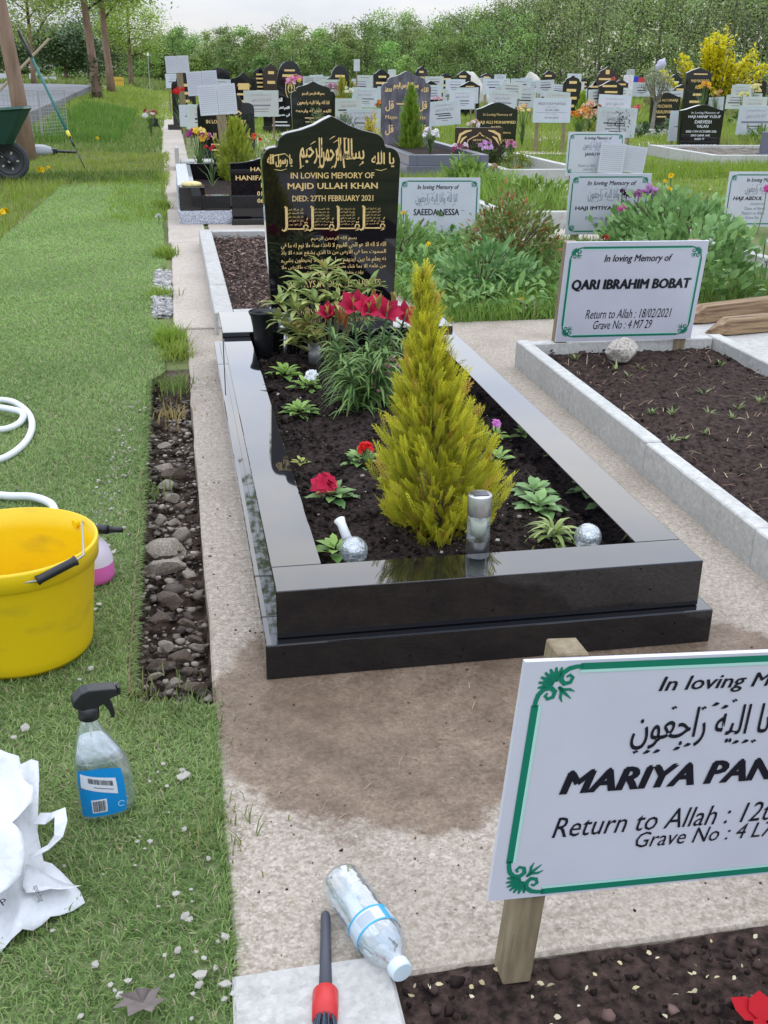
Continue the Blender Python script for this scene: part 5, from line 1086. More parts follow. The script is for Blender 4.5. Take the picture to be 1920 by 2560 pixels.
# mid signs that can be read
sg = 'memorial signs'
sign('memorial sign half hidden by weeds immediately right of the black headstone', (1.72, 5.85, .235), .594, .42, (0, 0, R(-3)), [('In loving Memory of', -.27, .24, .29, .385, ITB), (INNA, -.29, .22, .06, .24, dict(grey=True, bold=.0005)), ('SAEEDA NESSA', -.31, .25, -.12, -.015, dict(bold=.0016))], 1, group=sg)
sign('memorial sign with dark flowers before it, left of the lilac bloom', (2.86, 5.48, .292), .594, .42, (R(4), 0, R(-2)), [('In loving Memory of', -.28, .32, .29, .385, ITB), (INNA, -.26, .28, .06, .25, dict(grey=True, bold=.0005)), ('HAJI IMTIYAZ YUSUF', -.40, .38, -.11, -.03, dict(bold=.0014)), ('Return to Allah : 07', -.27, .2, -.26, -.19, dict(grey=True, shear=.2)), ('Grave No : 4 N7', -.18, .2, -.345, -.28, dict(grey=True, shear=.2))], 1, group=sg)
sign('memorial sign partly covered by two loose printed sheets', (4.05, 8.86, .396), .594, .42, (R(3), 0, R(-2)), [('In loving Memory of', -.21, .27, .31, .40, ITB), (INNA, -.22, .25, .10, .27, dict(grey=True, bold=.0005)), ('JANU MIA', -.18, .17, -.06, .03, dict(bold=.0014)), ('Return to Allah :', -.28, .05, -.30, -.23, dict(grey=True, shear=.2)), ('Grave No : 4', -.18, .05, -.38, -.32, dict(grey=True, shear=.2))], 1, group=sg)
sign('memorial sign cut off at the right edge with a pink bloom before it', (4.39, 6.10, .245), .594, .42, (R(3), 0, R(-4)), [('In loving Memory of', -.25, .27, .30, .39, ITB), (INNA, -.25, .27, .10, .27, dict(grey=True, bold=.0005)), ('HAJI ABDUL', -.40, .0, -.03, .055, dict(bold=.0014, shear=.2)), ('(SANSROD)', -.15, .05, -.11, -.06, dict(grey=True)), ('Date of Birth', -.22, .06, -.19, -.135, dict(grey=True)), ('Return to Allah', -.25, .06, -.275, -.215, dict(grey=True)), ('Grave No :', -.19, .02, -.355, -.30, dict(grey=True))], 1, group=sg)
def panel(label, x, y, Y, w_, h_, roll=0, post=True, z_foot=0., pw=.05, pages=2, rows=13):
    c_ = at(x, y, Y); t = thing('scripture_panel', label, 'panel', tuple(c_), (R(2), R(roll), R(-4)), group='open book scripture panels')
    for s_ in ((-1, 1) if pages == 2 else (0,)):
        a, b = (-w_ / 2, -.002) if s_ == -1 else (.002, w_ / 2) if s_ == 1 else (-w_ / 2, w_ / 2)
        MB().box(a, b, 0, .006, -h_ / 2, h_ / 2).build('page', M_board, t); mb = MB()
        for i in range(rows):
            z = h_ * (.40 - .8 * i / (rows - 1)); mb.add([(a + .035 * (b - a) * 2, -.0006, z), (b - .035 * (b - a) * 2, -.0006, z), (b - .035 * (b - a) * 2, -.0006, z + h_ * .016), (a + .035 * (b - a) * 2, -.0006, z + h_ * .016)], [(0, 1, 2, 3)])
        mb.build('lettering', mat('faint print', (.42, .43, .50), .6), t)
    if post: MB().box(-pw / 2 + .02, pw / 2 + .02, .008, .04, -(c_[2] - z_foot) - .03, h_ * .3).build('post', M_wood, t)
    return t
panel('open book scripture panel on a wooden post, nearest of the three left panels', 544, 249, 11.5, .43, .33, -4, pw=.11)
panel('open book scripture panel, middle of the three left panels', 506, 208, 13.6, .40, .30, -4, pw=.05)
panel('open book scripture panel on a wooden post, highest of the three left panels', 443, 161, 20.5, .44, .30, -3, pw=.12)
t1 = panel('loose printed sheet fixed over the sign with two sheets, left sheet', 1530, 396, 8.75, .26, .29, 3, False, pages=1); t1.location[2] += 0
t1 = panel('loose printed sheet fixed over the sign with two sheets, right sheet', 1585, 399, 8.80, .24, .26, 6, False, pages=1)

# ------------------------------------------------------------------ third row at the path: granite grave with seat blocks
kg = thing('grave_kerb', 'grey speckled and black granite kerb with block and yellow cushion stone beside the path', 'grave kerb', (0, 7.0, 0), group=None)
MB().box(-.13, .80, -.06, .03, 0, .105).build('kerb_stone', M_speck, kg, bevel=.004); MB().box(-.13, -.03, .032, 2.5, 0, .105).build('kerb_stone', M_speck, kg, bevel=.004)
MB().box(-.115, .085, -.05, .15, .1055, .285).build('block', M_granite, kg, bevel=.004); MB().box(.0865, .28, -.05, .05, .1055, .22).build('block', M_granite, kg, bevel=.004)
MB().box(-.125, -.02, .152, 2.3, .1055, .28).build('kerb_stone', M_speck, kg, bevel=.004); MB().box(-.019, .012, .16, 2.28, .1055, .274).build('inner_face', M_granite, kg); MB().box(-.02, .8, 2.31, 2.42, .1055, .28).build('kerb_stone', M_granite, kg, bevel=.004)
MB().lathe([(0, 0), (.075, 0), (.082, .010), (.076, .024), (.05, .032), (0, .035)], 24, (-.015, .05, .2855)).build('cushion', mat('yellow stone', (.66, .55, .24), .6, var=.2, vscale=40), kg, smooth=True)
soil('soil_bed', .013, .8, 7.05, 9.3, .12, .012, M_soil, 30, 3)
headstone('small black headstone with wavy top, half hidden behind the main headstone', (.62, 6.93, 0), .66, .535, 'wave', M_granite, .06, 0, (.68, .2, .05), [('HAJIYA', -.26, .02, .74, .81, dict(serif=True, bold=.0008)), ('HANIFA SULEMAN', -.44, .34, .63, .695, dict(serif=True, bold=.0008)), ('KOLIA', -.14, .12, .525, .59, dict(serif=True, bold=.0008)), ('01.06.1942', -.19, .14, .41, .47, dict(bold=.001)), ('06.01.2021', -.19, .14, .305, .365, dict(bold=.001)), ('4 N7 25', .06, .32, -.0 + .05, .10, dict(bold=.0006))], group=None)
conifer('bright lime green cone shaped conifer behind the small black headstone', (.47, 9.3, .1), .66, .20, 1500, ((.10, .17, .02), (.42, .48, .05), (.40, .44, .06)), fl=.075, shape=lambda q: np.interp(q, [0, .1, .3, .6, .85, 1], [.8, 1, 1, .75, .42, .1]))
def bouquet(label, x, y, Y, r_, cols, n=9, hz=.8, group='flower bunches', leafc=((.06, .12, .03), (.18, .27, .07)), leaves=40, zbase=0.):
    c_ = at(x, y, Y); zb = zbase + float(terrain(c_[0], c_[1])); t = thing('flower_bunch', label, 'flowers', (c_[0], c_[1], zb), group=group); H = max(c_[2] - zb, .05); S_ = SC(); S2 = SC(); mb = MB()
    for i in range(n):
        d = rdir(1, 0, 1)[0]; q = np.array([d[0] * r_ * .8, d[1] * r_ * .6, H + (d[2] - .4) * r_ * hz]); flower_head(S_, q, r_ * .42, cols[i % len(cols)], 14); mb.tube([(0, 0, 0), tuple(q * [.4, .4, .6]), tuple(q)], .004, 4)
    a = rng.uniform(0, 6.28, leaves); S2.add(BLADE, np.c_[np.zeros((leaves, 2)), rng.uniform(0, H * .5, leaves)], np.c_[np.cos(a), np.sin(a), rng.uniform(.8, 2.5, leaves)], H * rng.uniform(.3, .7, leaves), .012 + r_ * .06, mixc(*leafc, rng.random(leaves)))
    S_.build('bloom', M_petal, t); S2.build('leaf', M_leaf, t); mb.build('stem', mat('stalk', (.10, .18, .05), .6), t); return t
bouquet('yellow and purple artificial flower bunch beside the path', 497, 345, 9.7, .13, [(.72, .50, .05), (.70, .40, .04), (.30, .04, .22), (.74, .60, .20), (.45, .05, .10)], 14)
bouquet('dark red tulips with broad leaves beside the lime conifer', 527, 368, 8.7, .06, [(.45, .01, .02)], 3, zbase=.1, leaves=14)
bouquet('bright red tulips right of the lime conifer', 636, 345, 9.6, .07, [(.60, .015, .015), (.62, .10, .02)], 4)
t = thing('broken_planter', 'grey stone tray and leaning white edging beside the path', 'planter', (.05, 12.2, 0)); MB().box(-.11, .30, -.2, .2, 0, .10).build('tray', M_conc_k, t, bevel=.01); MB().box(-.17, -.12, -.25, .3, 0, .26).build('edging', M_conc_w, t, bevel=.01)

# ------------------------------------------------------------------ background headstones
GB = M_granite2
def bars(n, v0, v1, w0=.3): return [('#', -random.uniform(.5, 1) * w0, random.uniform(.5, 1) * w0, v, v + (v1 - v0) / n * .45) for v in np.linspace(v0, v1, n)]
def hs(label, l_, r_, top, Y, kind, lines=(), m=None, ink=None, base=None, t=.09, yaw=0, z=0., emblem=None):
    a = at(l_, top, Y); b = at(r_, top, Y); w_ = float(b[0] - a[0]); h_ = float(a[2] + b[2]) / 2 - z
    return headstone(label, ((a[0] + b[0]) / 2, Y, z), w_, h_, kind, m or GB, t, yaw, base, lines, ink, emblem)
def scroll(v, h, n=5):
    e = []
    for i in range(n): x = -.22 + .44 * i / (n - 1); e += [([(x - .05, v), (x, v + h), (x + .05, v + h * .3), (x + .02, v - h * .3)], [.012, .03, .025, .01])]
    return e
SER = dict(serif=True, bold=.001)
hs('black shouldered headstone behind the nearest scripture panel', 490, 634, 226, 13.0, 'shoulder', [('IN LOVING MEMORY', -.35, .35, .55, .60, SER), ('OF', -.06, .06, .47, .52, SER), ('HAJI BABU ISA', -.42, .42, .33, .42, SER)] + bars(3, .1, .25), base=(.85, .3, .08), emblem=scroll(.68, .04))
hs('black headstone with white Arabic lettering on a dark base', 655, 732, 236, 20.2, 'camber', [(arab('الفاتحة'), -.15, .15, .82, .92, dict(bold=.004)), (arab('اللهم اغفر له وارحمه'), -.32, .38, .60, .70, dict(bold=.004)), (arab('ابي حسين القطري'), -.32, .38, .42, .52, dict(bold=.004)), ('#', -.1, .3, .28, .31), ('#', -.2, .38, .19, .225), ('#', -.05, .2, .08, .11)], ink=M_white_ink, base=(.62, .35, .14))
hs('black ogee headstone with gold script beside the yellow shrub', 727, 838, 203, 16.2, 'ogee', [(arab('بسم الله الرحمن الرحيم'), -.25, .25, .78, .84, dict(bold=.002)), (arab('انا لله وانا اليه راجعون'), -.36, .36, .64, .71, dict(bold=.002)), (arab('اللهم اغفر له وارحمه'), -.4, .4, .51, .58, dict(bold=.002)), ('KHALIFA', -.32, .1, .22, .30, SER)] + bars(2, .38, .44, .36))
hs('black headstone at the path end with the highest scripture panel before it', 426, 486, 180, 21.5, 'shoulder', bars(5, .2, .75), base=(.7, .3, .1))
hs('low wide black headstone far behind the scripture panels', 515, 574, 168, 33, 'peak', bars(2, .5, .65, .3), ink=M_white_ink)
hs('black headstone with wavy top and gold emblem left of the round topped stone', 576, 640, 180, 27.2, 'wave', [('#', -.22, .22, .62, .76)] + bars(3, .2, .5, .34), emblem=scroll(.69, .05))
hs('narrow black headstone with gold lines behind the brown ornate stone', 632, 664, 169, 38, 'peak', bars(7, .15, .8, .36))
hs('brown ornate headstone with curved top left of the round topped stone', 656, 697, 158, 37, 'ogee', bars(3, .3, .75, .28), m=M_brown)
hs('tall round topped black headstone with gold roundel', 691, 756, 152, 25.3, 'round', [('#', -.2, .2, .83, .86), ('#', -.28, .28, .74, .78)] + bars(2, .18, .28, .3), emblem=[(spiral(0, .55, .17, .17, 0, 1, 24), .03), (spiral(0, .55, .09, .05, 0, 1.5, 20), .03)])
hs('dark round topped headstone with pale edge beside the golden conifer pair', 826, 874, 163, 31, 'round', [('#', -.25, .25, .75, .8), ('#', -.2, .2, .6, .66)] + bars(2, .3, .45))
hs('small black headstone left of the purple grey ornate stone, far row', 934, 974, 173, 36, 'camber', bars(4, .3, .78, .36))
hs('purple grey ornate headstone with gold script behind the tall green conifer', 955, 1079, 177, 15.3, 'ogee', [(arab('بسم الله الرحمن الرحيم'), -.26, .24, .76, .86, dict(bold=.003)), (arab('محمد'), -.44, -.3, .74, .80, dict(bold=.002)), (arab('الله'), .3, .44, .74, .80, dict(bold=.002)), ('#', -.2, .2, .585, .60), (arab('قل'), -.42, -.26, .5, .63, dict(bold=.003)), (arab('قل'), .26, .42, .5, .63, dict(bold=.003)), ('Majan', -.42, -.18, .39, .45, dict(serif=True)), ('Mirja', .18, .4, .39, .45, dict(serif=True)), (arab('قل'), -.42, -.26, .2, .33, dict(bold=.003)), (arab('قل'), .26, .42, .2, .33, dict(bold=.003))], m=M_granite_lav)
hs('black headstone with cambered top right of the white flower bunch', 1193, 1296, 256, 14.2, 'camber', [('In Loving Memory of', -.34, .36, .74, .80, dict(serif=True)), ('HAJI ALLI MOHAMMED', -.46, .46, .59, .66, SER), ('PATEL', -.13, .12, .49, .56, SER), ('(DEHGAMWALA) (DERBAN)', -.35, .35, .41, .455, {}), ('20 APRIL 10/2020', -.38, .42, .27, .32, {})], base=None)
hs('dark brown rectangular plaque headstone with gold arch and flowers', 1142, 1258, 319, 12.3, 'rect', [('GRAVE NO', -.14, .14, .66, .71, SER), ('4273', -.08, .08, .57, .62, SER), ('HAJI', -.11, .1, .45, .53, SER), ('ED IBRA', -.3, .2, .29, .37, SER)] + bars(2, .1, .2, .28), m=M_brown, emblem=[([(-.27, .55), (-.25, .68), (-.14, .76), (-.05, .80), (0, .88), (.05, .80), (.14, .76), (.25, .68), (.27, .55)], .018), ([(-.47, .6), (-.42, .82), (-.3, .9), (-.18, .93)], [.03, .06, .05, .02]), ([(.47, .6), (.42, .82), (.3, .9), (.18, .93)], [.03, .06, .05, .02]), ([(-.44, .55), (-.36, .72), (-.28, .78)], [.02, .05, .02]), ([(.44, .55), (.36, .72), (.28, .78)], [.02, .05, .02])])
hs('black headstone behind the left of the two low signs, third row back', 1152, 1201, 203, 29.4, 'camber', bars(2, .72, .84, .34))
hs('short black headstone right of the pale sign cluster in the middle', 1266, 1306, 217, 32, 'camber', bars(2, .6, .8, .2))
hs('black headstone beside the left white mound', 1142, 1178, 177, 41, 'camber', bars(3, .4, .8, .34))
hs('black headstone beside the right white mound', 1358, 1389, 176, 46, 'camber', bars(4, .3, .8, .36))
hs('small dark pointed headstone before the wood, above the purple grey stone', 1039, 1070, 165, 47, 'ogee', bars(4, .3, .8, .3))
hs('tall brown ornate headstone before the wood behind the twin black stones', 1496, 1545, 166, 31, 'ogee', [('#', -.1, .1, .84, .93), ('#', -.42, .42, .72, .76)] + bars(2, .3, .55, .3), m=M_brown)
hs('black headstone with gold lines, left of the twin stones by the cone conifer', 1473, 1504, 203, 24.9, 'wave', bars(8, .1, .85, .36))
hs('black headstone with cambered top, right of the twin stones by the cone conifer', 1500, 1561, 201, 24.4, 'camber', bars(4, .45, .85, .38))
hs('dark headstone with cambered top right of the bare trunked small tree', 1632, 1704, 231, 20.8, 'camber', [('HAJI ALI UMARJI', -.4, .4, .76, .84, SER), ('MUCHHYA', -.28, .22, .62, .70, SER), ('VARIALIWALA', -.4, .3, .48, .56, SER), ('#', -.28, .05, .38, .415)], base=(.75, .35, .08))
hs('tall black headstone in front of the yellow flowering shrub', 1719, 1782, 169, 24, 'peak', [('#', -.22, .32, .88, .90), ('HAJI MAQSOOD', -.3, .42, .74, .80, SER), ('ALAM', -.12, .2, .64, .70, SER)] + bars(4, .15, .52, .32), base=(.8, .4, .3))
hs('black headstone with white lettering on a concrete edged bed at the right', 1705, 1814, 262, 14.9, 'camber', [('In Loving Memory of', -.26, .38, .80, .86, dict(serif=True)), ('HAJI HANIF YUSUF', -.32, .42, .71, .78, SER), ('DARVESH', -.16, .22, .61, .68, SER), ('VALAN', -.11, .16, .52, .58, SER), ('DIED 11TH OCTOBER 2020', -.34, .36, .42, .465, SER), ('23RD SAFAR 1442', -.22, .22, .34, .38, SER), ('AGED 77', -.13, .1, .265, .305, SER), ('FOREVER IN OUR THOUGHTS', -.44, .40, .12, .17, SER)], ink=M_white_ink, base=(.9, .32, .06), m=M_granite)
hs('small black headstone with white lettering left of the yellow shrub', 1672, 1708, 185, 36, 'camber', bars(4, .3, .75, .3), ink=M_white_ink)
hs('dark brown headstone at the far right edge behind the signs', 1866, 1908, 188, 37, 'camber', bars(3, .3, .75, .3), m=M_brown)
hs('grey granite headstone edge at the right border of the picture', 1912, 1990, 330, 13.0, 'rect', m=M_granite_grey, base=(.5, .3, .12))

# ------------------------------------------------------------------ background signs (print too small to read)
FS = [('memorial sign left of the black stone with white Arabic lettering', 608, 696, 226, 17.5), ('upper of two stacked memorial signs left of the purple grey stone', 879, 944, 219, 24), ('lower of two stacked memorial signs left of the purple grey stone', 866, 952, 271, 17.5), ('memorial sign behind the rose leaves left of the yellow shrub', 838, 905, 246, 22.4),
      ('left of two small far signs beside the round topped stone', 757, 791, 191, 40), ('right of two small far signs beside the round topped stone', 793, 826, 191, 40), ('small far sign right of the golden conifer pair', 892, 932, 188, 38), ('left of two signs standing edge to edge by the path', 447, 521, 262, 17.0), ('right of two signs standing edge to edge by the path', 466, 552, 263, 16.4), ('small pale sign at the path end left of the panels', 413, 461, 184, 30), ('white sign showing behind the middle scripture panel', 530, 577, 198, 31),
      ('memorial sign right of the tall green conifer', 1072, 1152, 252, 18), ('memorial sign above the white flower bunch, second row back', 1125, 1187, 225, 24.8), ('narrow far sign touching the purple grey stone', 1058, 1104, 213, 31), ('far sign above the purple grey stone shoulder', 1062, 1109, 191, 33.6), ('far sign left of the black cambered stone in third row', 1115, 1163, 198, 32.7), ('tall pale far sign right of the third row black stone', 1207, 1250, 204, 35), ('memorial sign directly above the gold lettered cambered stone', 1223, 1290, 227, 22.6), ('far sign between the two white mounds', 1278, 1327, 197, 31.6), ('small far sign right of the short black headstone', 1290, 1335, 218, 29.6), ('far sign with greyish print below the right white mound', 1344, 1386, 200, 35), ('sign whose top shows above the large date sign', 1366, 1426, 230, 24), ('tiny far sign before the wood between the mounds', 1236, 1266, 186, 48), ('stacked pale far sign left of the cone conifer', 1419, 1454, 184, 42), ('second stacked pale sign left of the cone conifer', 1424, 1462, 205, 36),
      ('upper of two overlapping signs left of the small bare tree', 1499, 1577, 237, 18.5), ('memorial sign with a dark leafed sprig before it', 1497, 1592, 269, 15), ('sign half hidden by the white lettered black stone', 1675, 1770, 276, 15.6), ('low sign above the white lettered black stone', 1754, 1812, 243, 24.5), ('sign right of the yellow shrub with yellow flowers before it', 1832, 1881, 212, 29.7), ('upper of two signs at the right picture edge', 1860, 1918, 242, 25), ('lower of two signs at the right picture edge', 1848, 1938, 264, 15.5), ('plain far sign left of the small bare tree', 1584, 1628, 206, 34.6), ('far sign right of the small bare tree', 1640, 1684, 213, 34)]
for (lb, l_, r_, top, Y) in FS:
    a = at(l_, top, Y); b = at(r_, top, Y); w_ = float(b[0] - a[0]); h_ = min(.42 / .594 * w_, a[2] - .08); zc = float(a[2] + b[2]) / 2 - h_ / 2
    rv_ = random.uniform; n1 = rv_(.22, .40); n2 = rv_(.15, .3); n3 = rv_(.1, .24)
    ln_ = [('In loving Memory of', -.27, .27, .28, .37, dict(shear=.2, res=1)), (INNA, -.28, .28, .06, .22, dict(res=1)), ('#', -n1, n1, -.10, -.03 + rv_(-.01, .01)), ('#', -n2, n2, -.22, -.19), ('#', -n3, n3, -.31, -.285)]
    if Y > 30: ln_[0] = ('#', -.25, .25, .30, .33); ln_[1] = ('#', -.28, .28, .10, .16)
    if rv_(0, 1) < .3: ln_[2] = ('#', -n1, n1 * .6, -.04, .0); ln_.append(('#', -n1 * .7, n1 * .7, -.12, -.08))
    sign(lb, ((a[0] + b[0]) / 2, Y, zc), w_, h_, (R(random.uniform(-2, 7)), R(random.gauss(0, 2)), R(random.uniform(-10, 6))), [(q[:5] + (dict(q[5], grey=True),)) if len(q) > 5 else q + (dict(grey=random.random() < .6),) for q in ln_], 0, post_drop=zc - h_ / 2 + .02, group='far memorial signs', pw=.032)
c_ = at(1380, 276, 15.0)
sign('square edged white sign with large date lettering on the grass', tuple(c_), .60, .36, (0, 0, R(-3)), [('MIRZA YUSUF MURTAZA', -.38, .36, .22, .32, dict(grey=True, bold=.001)), ('DATE OF BIRTH', -.14, .12, .12, .155, dict(grey=True)), ('02-04-1983', -.18, .18, -.03, .06, dict(grey=True, bold=.001)), ('#', -.4, .4, -.09, -.082), ('DATE OF DEATH', -.14, .12, -.17, -.135, dict(grey=True)), ('02-04-2020', -.18, .18, -.34, -.25, dict(grey=True, bold=.001))], 0, post_drop=float(c_[2]) - .18, group=None, orn=False)
c_ = at(892, 163, 33); sign('small blank white board raised on a stick above the golden conifers', tuple(c_), .19, .34, (0, 0, 0), [], 0, posts=(0,), post_drop=float(c_[2]) - .17, pw=.04, group=None, orn=False)
c_ = at(980, 183, 40); sign('tiny white board on a stick left of the purple grey stone', tuple(c_), .3, .26, (0, 0, 0), [], 0, posts=(0,), post_drop=float(c_[2]) - .12, pw=.04, group=None, orn=False)

# ------------------------------------------------------------------ background planting and grave details
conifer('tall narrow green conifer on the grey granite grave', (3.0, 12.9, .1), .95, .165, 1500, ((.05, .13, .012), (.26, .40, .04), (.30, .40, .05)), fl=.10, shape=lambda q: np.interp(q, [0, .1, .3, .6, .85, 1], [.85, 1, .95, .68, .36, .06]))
kg2 = thing('grave_kerb', 'grey granite stepped kerb round the tall narrow conifer', 'grave kerb', (2.55, 10.85, 0))
for a in ((-.0, .10, .0, 2.9, .13, .25), (.101, .86, .0, .10, .13, .25), (.861, .96, .0, 2.9, .13, .25)): MB().box(*a).build('kerb_stone', M_granite_grey, kg2, bevel=.005)
MB().box(-.03, .99, -.03, 2.95, 0, .129).build('plinth', M_granite_grey, kg2, bevel=.005)
soil('soil_bed', 2.66, 3.40, 10.96, 13.7, .2, .01, M_soil, 24, 5)
bouquet('white flower bunch beside the tall narrow conifer', 1077, 333, 11.6, .10, [(.80, .79, .76), (.78, .74, .74)], 16, zbase=.2)
bush('clipped round golden green box ball', (3.86, 10.9, 0), .19, .30, 1100, .030, ((.07, .13, .02), (.30, .36, .05)), 'box_ball', 'shrub', LEAF2, wr=.6, stems=5, up=.3)
bush('yellow flowering shrub beside the purple grey headstone', tuple(np.array([at(930, 330, 16.8)[0], 16.8, 0])), .16, .52, 700, .045, ((.42, .36, .02), (.72, .58, .02)), tpl=LEAF2, wr=.5)
for i, (x, Y, h_, w_) in enumerate(((853, 25.5, 1.10, .17), (881, 26, .98, .15))):
    q = at(x, 240, Y); conifer(['yellow green conifer, taller left one of the golden pair', 'yellow green conifer, shorter right one of the golden pair'][i], (q[0], Y, 0), h_, w_, 320, ((.14, .17, .02), (.44, .42, .04), (.4, .35, .05)), fl=.16, shape=lambda q: np.interp(q, [0, .2, .6, 1], [.8, 1, .8, .15]))
q = at(1455, 265, 21); conifer('lime green cone conifer left of the twin black stones', (q[0], 21, 0), .90, .17, 420, ((.10, .2, .02), (.34, .48, .04), (.34, .46, .05)), fl=.13, shape=lambda q: np.interp(q, [0, .2, .6, 1], [.85, 1, .7, .1]))
q = at(1712, 230, 25); conifer('slim yellow green conifer left of the tall black stone', (q[0] - .05, 25, 0), .62, .15, 260, ((.14, .2, .02), (.40, .46, .04), (.4, .4, .05)), fl=.15)
q = at(478, 260, 17.8); conifer('small lime conifer behind the left scripture panels', (q[0], 19, 0), .62, .16, 320, ((.10, .18, .02), (.40, .46, .05), (.4, .4, .05)), fl=.12)
q = at(583, 182, 34); conifer('tiny lime conifer between two far black stones', (q[0], 34, 0), 1.02, .17, 200, ((.10, .18, .02), (.38, .46, .05), (.4, .4, .05)), fl=.18)
bush('rose leaves with red blooms before the ogee headstone', tuple(np.array([at(800, 315, 15.6)[0], 15.6, 0])), .22, .62, 420, .05, ((.05, .10, .03), (.20, .28, .12)), col3=(.35, .03, .03), p3=.08)
bush('grey green leafy shrub before the stacked signs', tuple(np.array([at(868, 310, 16.5)[0], 16.5, 0])), .22, .58, 420, .055, ((.08, .13, .07), (.34, .40, .30)))
q = gp(1628, 333); t = thing('small_tree', 'small olive grey tree with bare trunk among the right hand graves', 'tree', (q[0], q[1], 0)); mb = MB(); r0 = random.Random(3)
mb.tube([(0, 0, -.02), (.02, 0, .35), (.03, 0, .62)], [.05, .04, .035], 8)
for i in range(16):
    a = r0.uniform(0, 6.28); k = r0.uniform(.15, .42); mb.tube([(.03, 0, .5 + .02 * i * .5), (.03 + k * .5 * math.cos(a), k * .5 * math.sin(a), .85), (.03 + k * math.cos(a), k * math.sin(a), r0.uniform(1.0, 1.22))], [.016, .01, .004], 5)
mb.build('trunk', mat('grey bark', (.24, .22, .18), .85, var=.3, vscale=20), t); S = SC(); n = 900; d = rdir(n, -.5, 1); O = d * (rng.random(n)[:, None] ** .4) * [.33, .33, .34] + [.03, 0, .95]
S.add(BLADE, O, rdir(n, -.2, 1), .09, .014, mixc((.13, .16, .07), (.40, .42, .28), rng.random(n))); S.build('crown', M_leaf, t, kind='stuff')
S = SC(); q = at(1548, 303, 14.6); t = thing('dark_sprig', 'dark leafed sprig silhouetted on a white sign', 'plant', (q[0], 14.6, 0)); n = 90; O = rng.normal(0, 1, (n, 3)) * [.09, .03, .08] + [0, 0, q[2]]
S.add(LEAF, O, rdir(n, -.6, .6), .07, .022, mixc((.01, .014, .012), (.05, .06, .05), rng.random(n))); S.build('leaf', M_leaf, t, kind='stuff'); MB().tube([(0, 0, 0), (.02, 0, q[2] * .6), (0, 0, q[2] + .05)], .006, 5).build('stem', M_bark_dk, t)
# forsythia
q = at(1782, 240, 32); ft = thing('forsythia', 'large bright yellow flowering shrub in front of the wood at right', 'shrub', (q[0], 32, 0)); mb = MB(); S = SC(); S2 = SC()
for i in range(46):
    x1 = rng.normal(0, .62) ; top = (2.25 - .75 * abs(x1 - .0) * 1.05 + rng.normal(0, .18)) if x1 < .25 else (1.7 - .5 * abs(x1 - .7) + rng.normal(0, .15)); y1 = rng.normal(0, .35); b0_ = np.array([x1 * .25, y1 * .25, 0]); e_ = np.array([x1 * 1.35, y1, max(top, .7)])
    mb.tube([b0_, b0_ * .5 + e_ * .5 + [0, 0, .1], e_], [.02, .014, .006], 5); n = 120; u = rng.uniform(.30, 1.02, n); O = b0_[None] * (1 - u[:, None]) + e_[None] * u[:, None] + rng.normal(0, .05, (n, 3))
    S.add(LEAF2, O, rdir(n, -.3, 1), .12, .10, mixc((.62, .54, .012), (.84, .78, .04), rng.random(n)))
n = 420; O = np.c_[rng.normal(0, .5, n), rng.normal(0, .3, n), rng.uniform(.1, .95, n)]; S2.add(LEAF2, O, rdir(n, -.2, 1), .12, .06, mixc((.03, .05, .02), (.12, .17, .05), rng.random(n)))
mb.build('branch', M_bark_dk, ft); S.build('blossom', M_petal, ft, kind='stuff'); S2.build('leaf', M_leaf, ft)
FB = [(757 - 20, 203, 24.6, .2, [(.70, .20, .42), (.74, .42, .52), (.70, .45, .10)], 'pink and orange flower bunch before the round topped headstone'), (1310, 272, 15.8, .11, [(.72, .60, .25), (.70, .35, .30)], 'yellow and pink flower bunch right of the cambered headstone'), (1214, 366, 11.9, .10, [(.62, .30, .60), (.66, .42, .66)], 'lilac flower bunch before the brown plaque headstone'), (1150, 370, 11.9, .11, [(.72, .60, .62), (.30, .06, .12)], 'pale pink and maroon flower bunch left of the brown plaque'), (1276, 364, 11.9, .09, [(.62, .25, .38)], 'dusky pink flower bunch right of the brown plaque'), (1183, 310, 12.7, .09, [(.70, .42, .28), (.74, .68, .60)], 'peach flower bunch on top behind the brown plaque'), (1290, 420, 10.5, .05, [(.24, .02, .03), (.50, .28, .16)], 'wilted maroon bloom before the box ball'), (1235, 425, 10.4, .09, [(.42, .26, .15), (.5, .33, .22)], 'wilted brown flower bunch left of the box ball'),
      (1450, 285, 16.5, .20, [(.62, .22, .02), (.66, .42, .20)], 'orange flower bunch left of the overlapping signs'), (1478, 275, 17.2, .20, [(.70, .50, .38), (.64, .38, .24)], 'peach flower bunch left of the overlapping signs'), (1762, 215, 23.4, .16, [(.78, .50, .03), (.74, .38, .06)], 'yellow flower bunch before the tall black stone'), (1792, 234, 23.8, .16, [(.66, .30, .16), (.66, .54, .1)], 'orange flower bunch right of the tall black stone'), (1888, 222, 28, .18, [(.72, .66, .30)], 'pale yellow flower bunch at the right edge'), (1860, 236, 25.5, .14, [(.70, .66, .22)], 'yellow flower bunch before the sign right of the yellow shrub'), (952, 259, 18.6, .1, [(.60, .20, .05)], 'orange flowers above the yellow shrub by the purple stone'), (832, 220, 26, .16, [(.58, .25, .40)], 'pink flower bunch left of the golden conifer pair'), (872, 226, 22.8, .12, [(.74, .74, .55)], 'cream flower bunch between the golden conifers'), (450, 230, 19.8, .13, [(.60, .02, .02)], 'red flowers before the highest scripture panel'), (375, 285, 19.0, .14, [(.70, .68, .62), (.40, .06, .06), (.45, .30, .15)], 'dried white and red wreath flowers on the turf side of the path'), (1530, 197, 30, .10, [(.6, .1, .1)], 'red flowers below the brown ornate far stone')]
for (x, y, Y, r_, cs, lb) in FB: bouquet(lb, x, y, Y, r_, cs, 10, leaves=30)
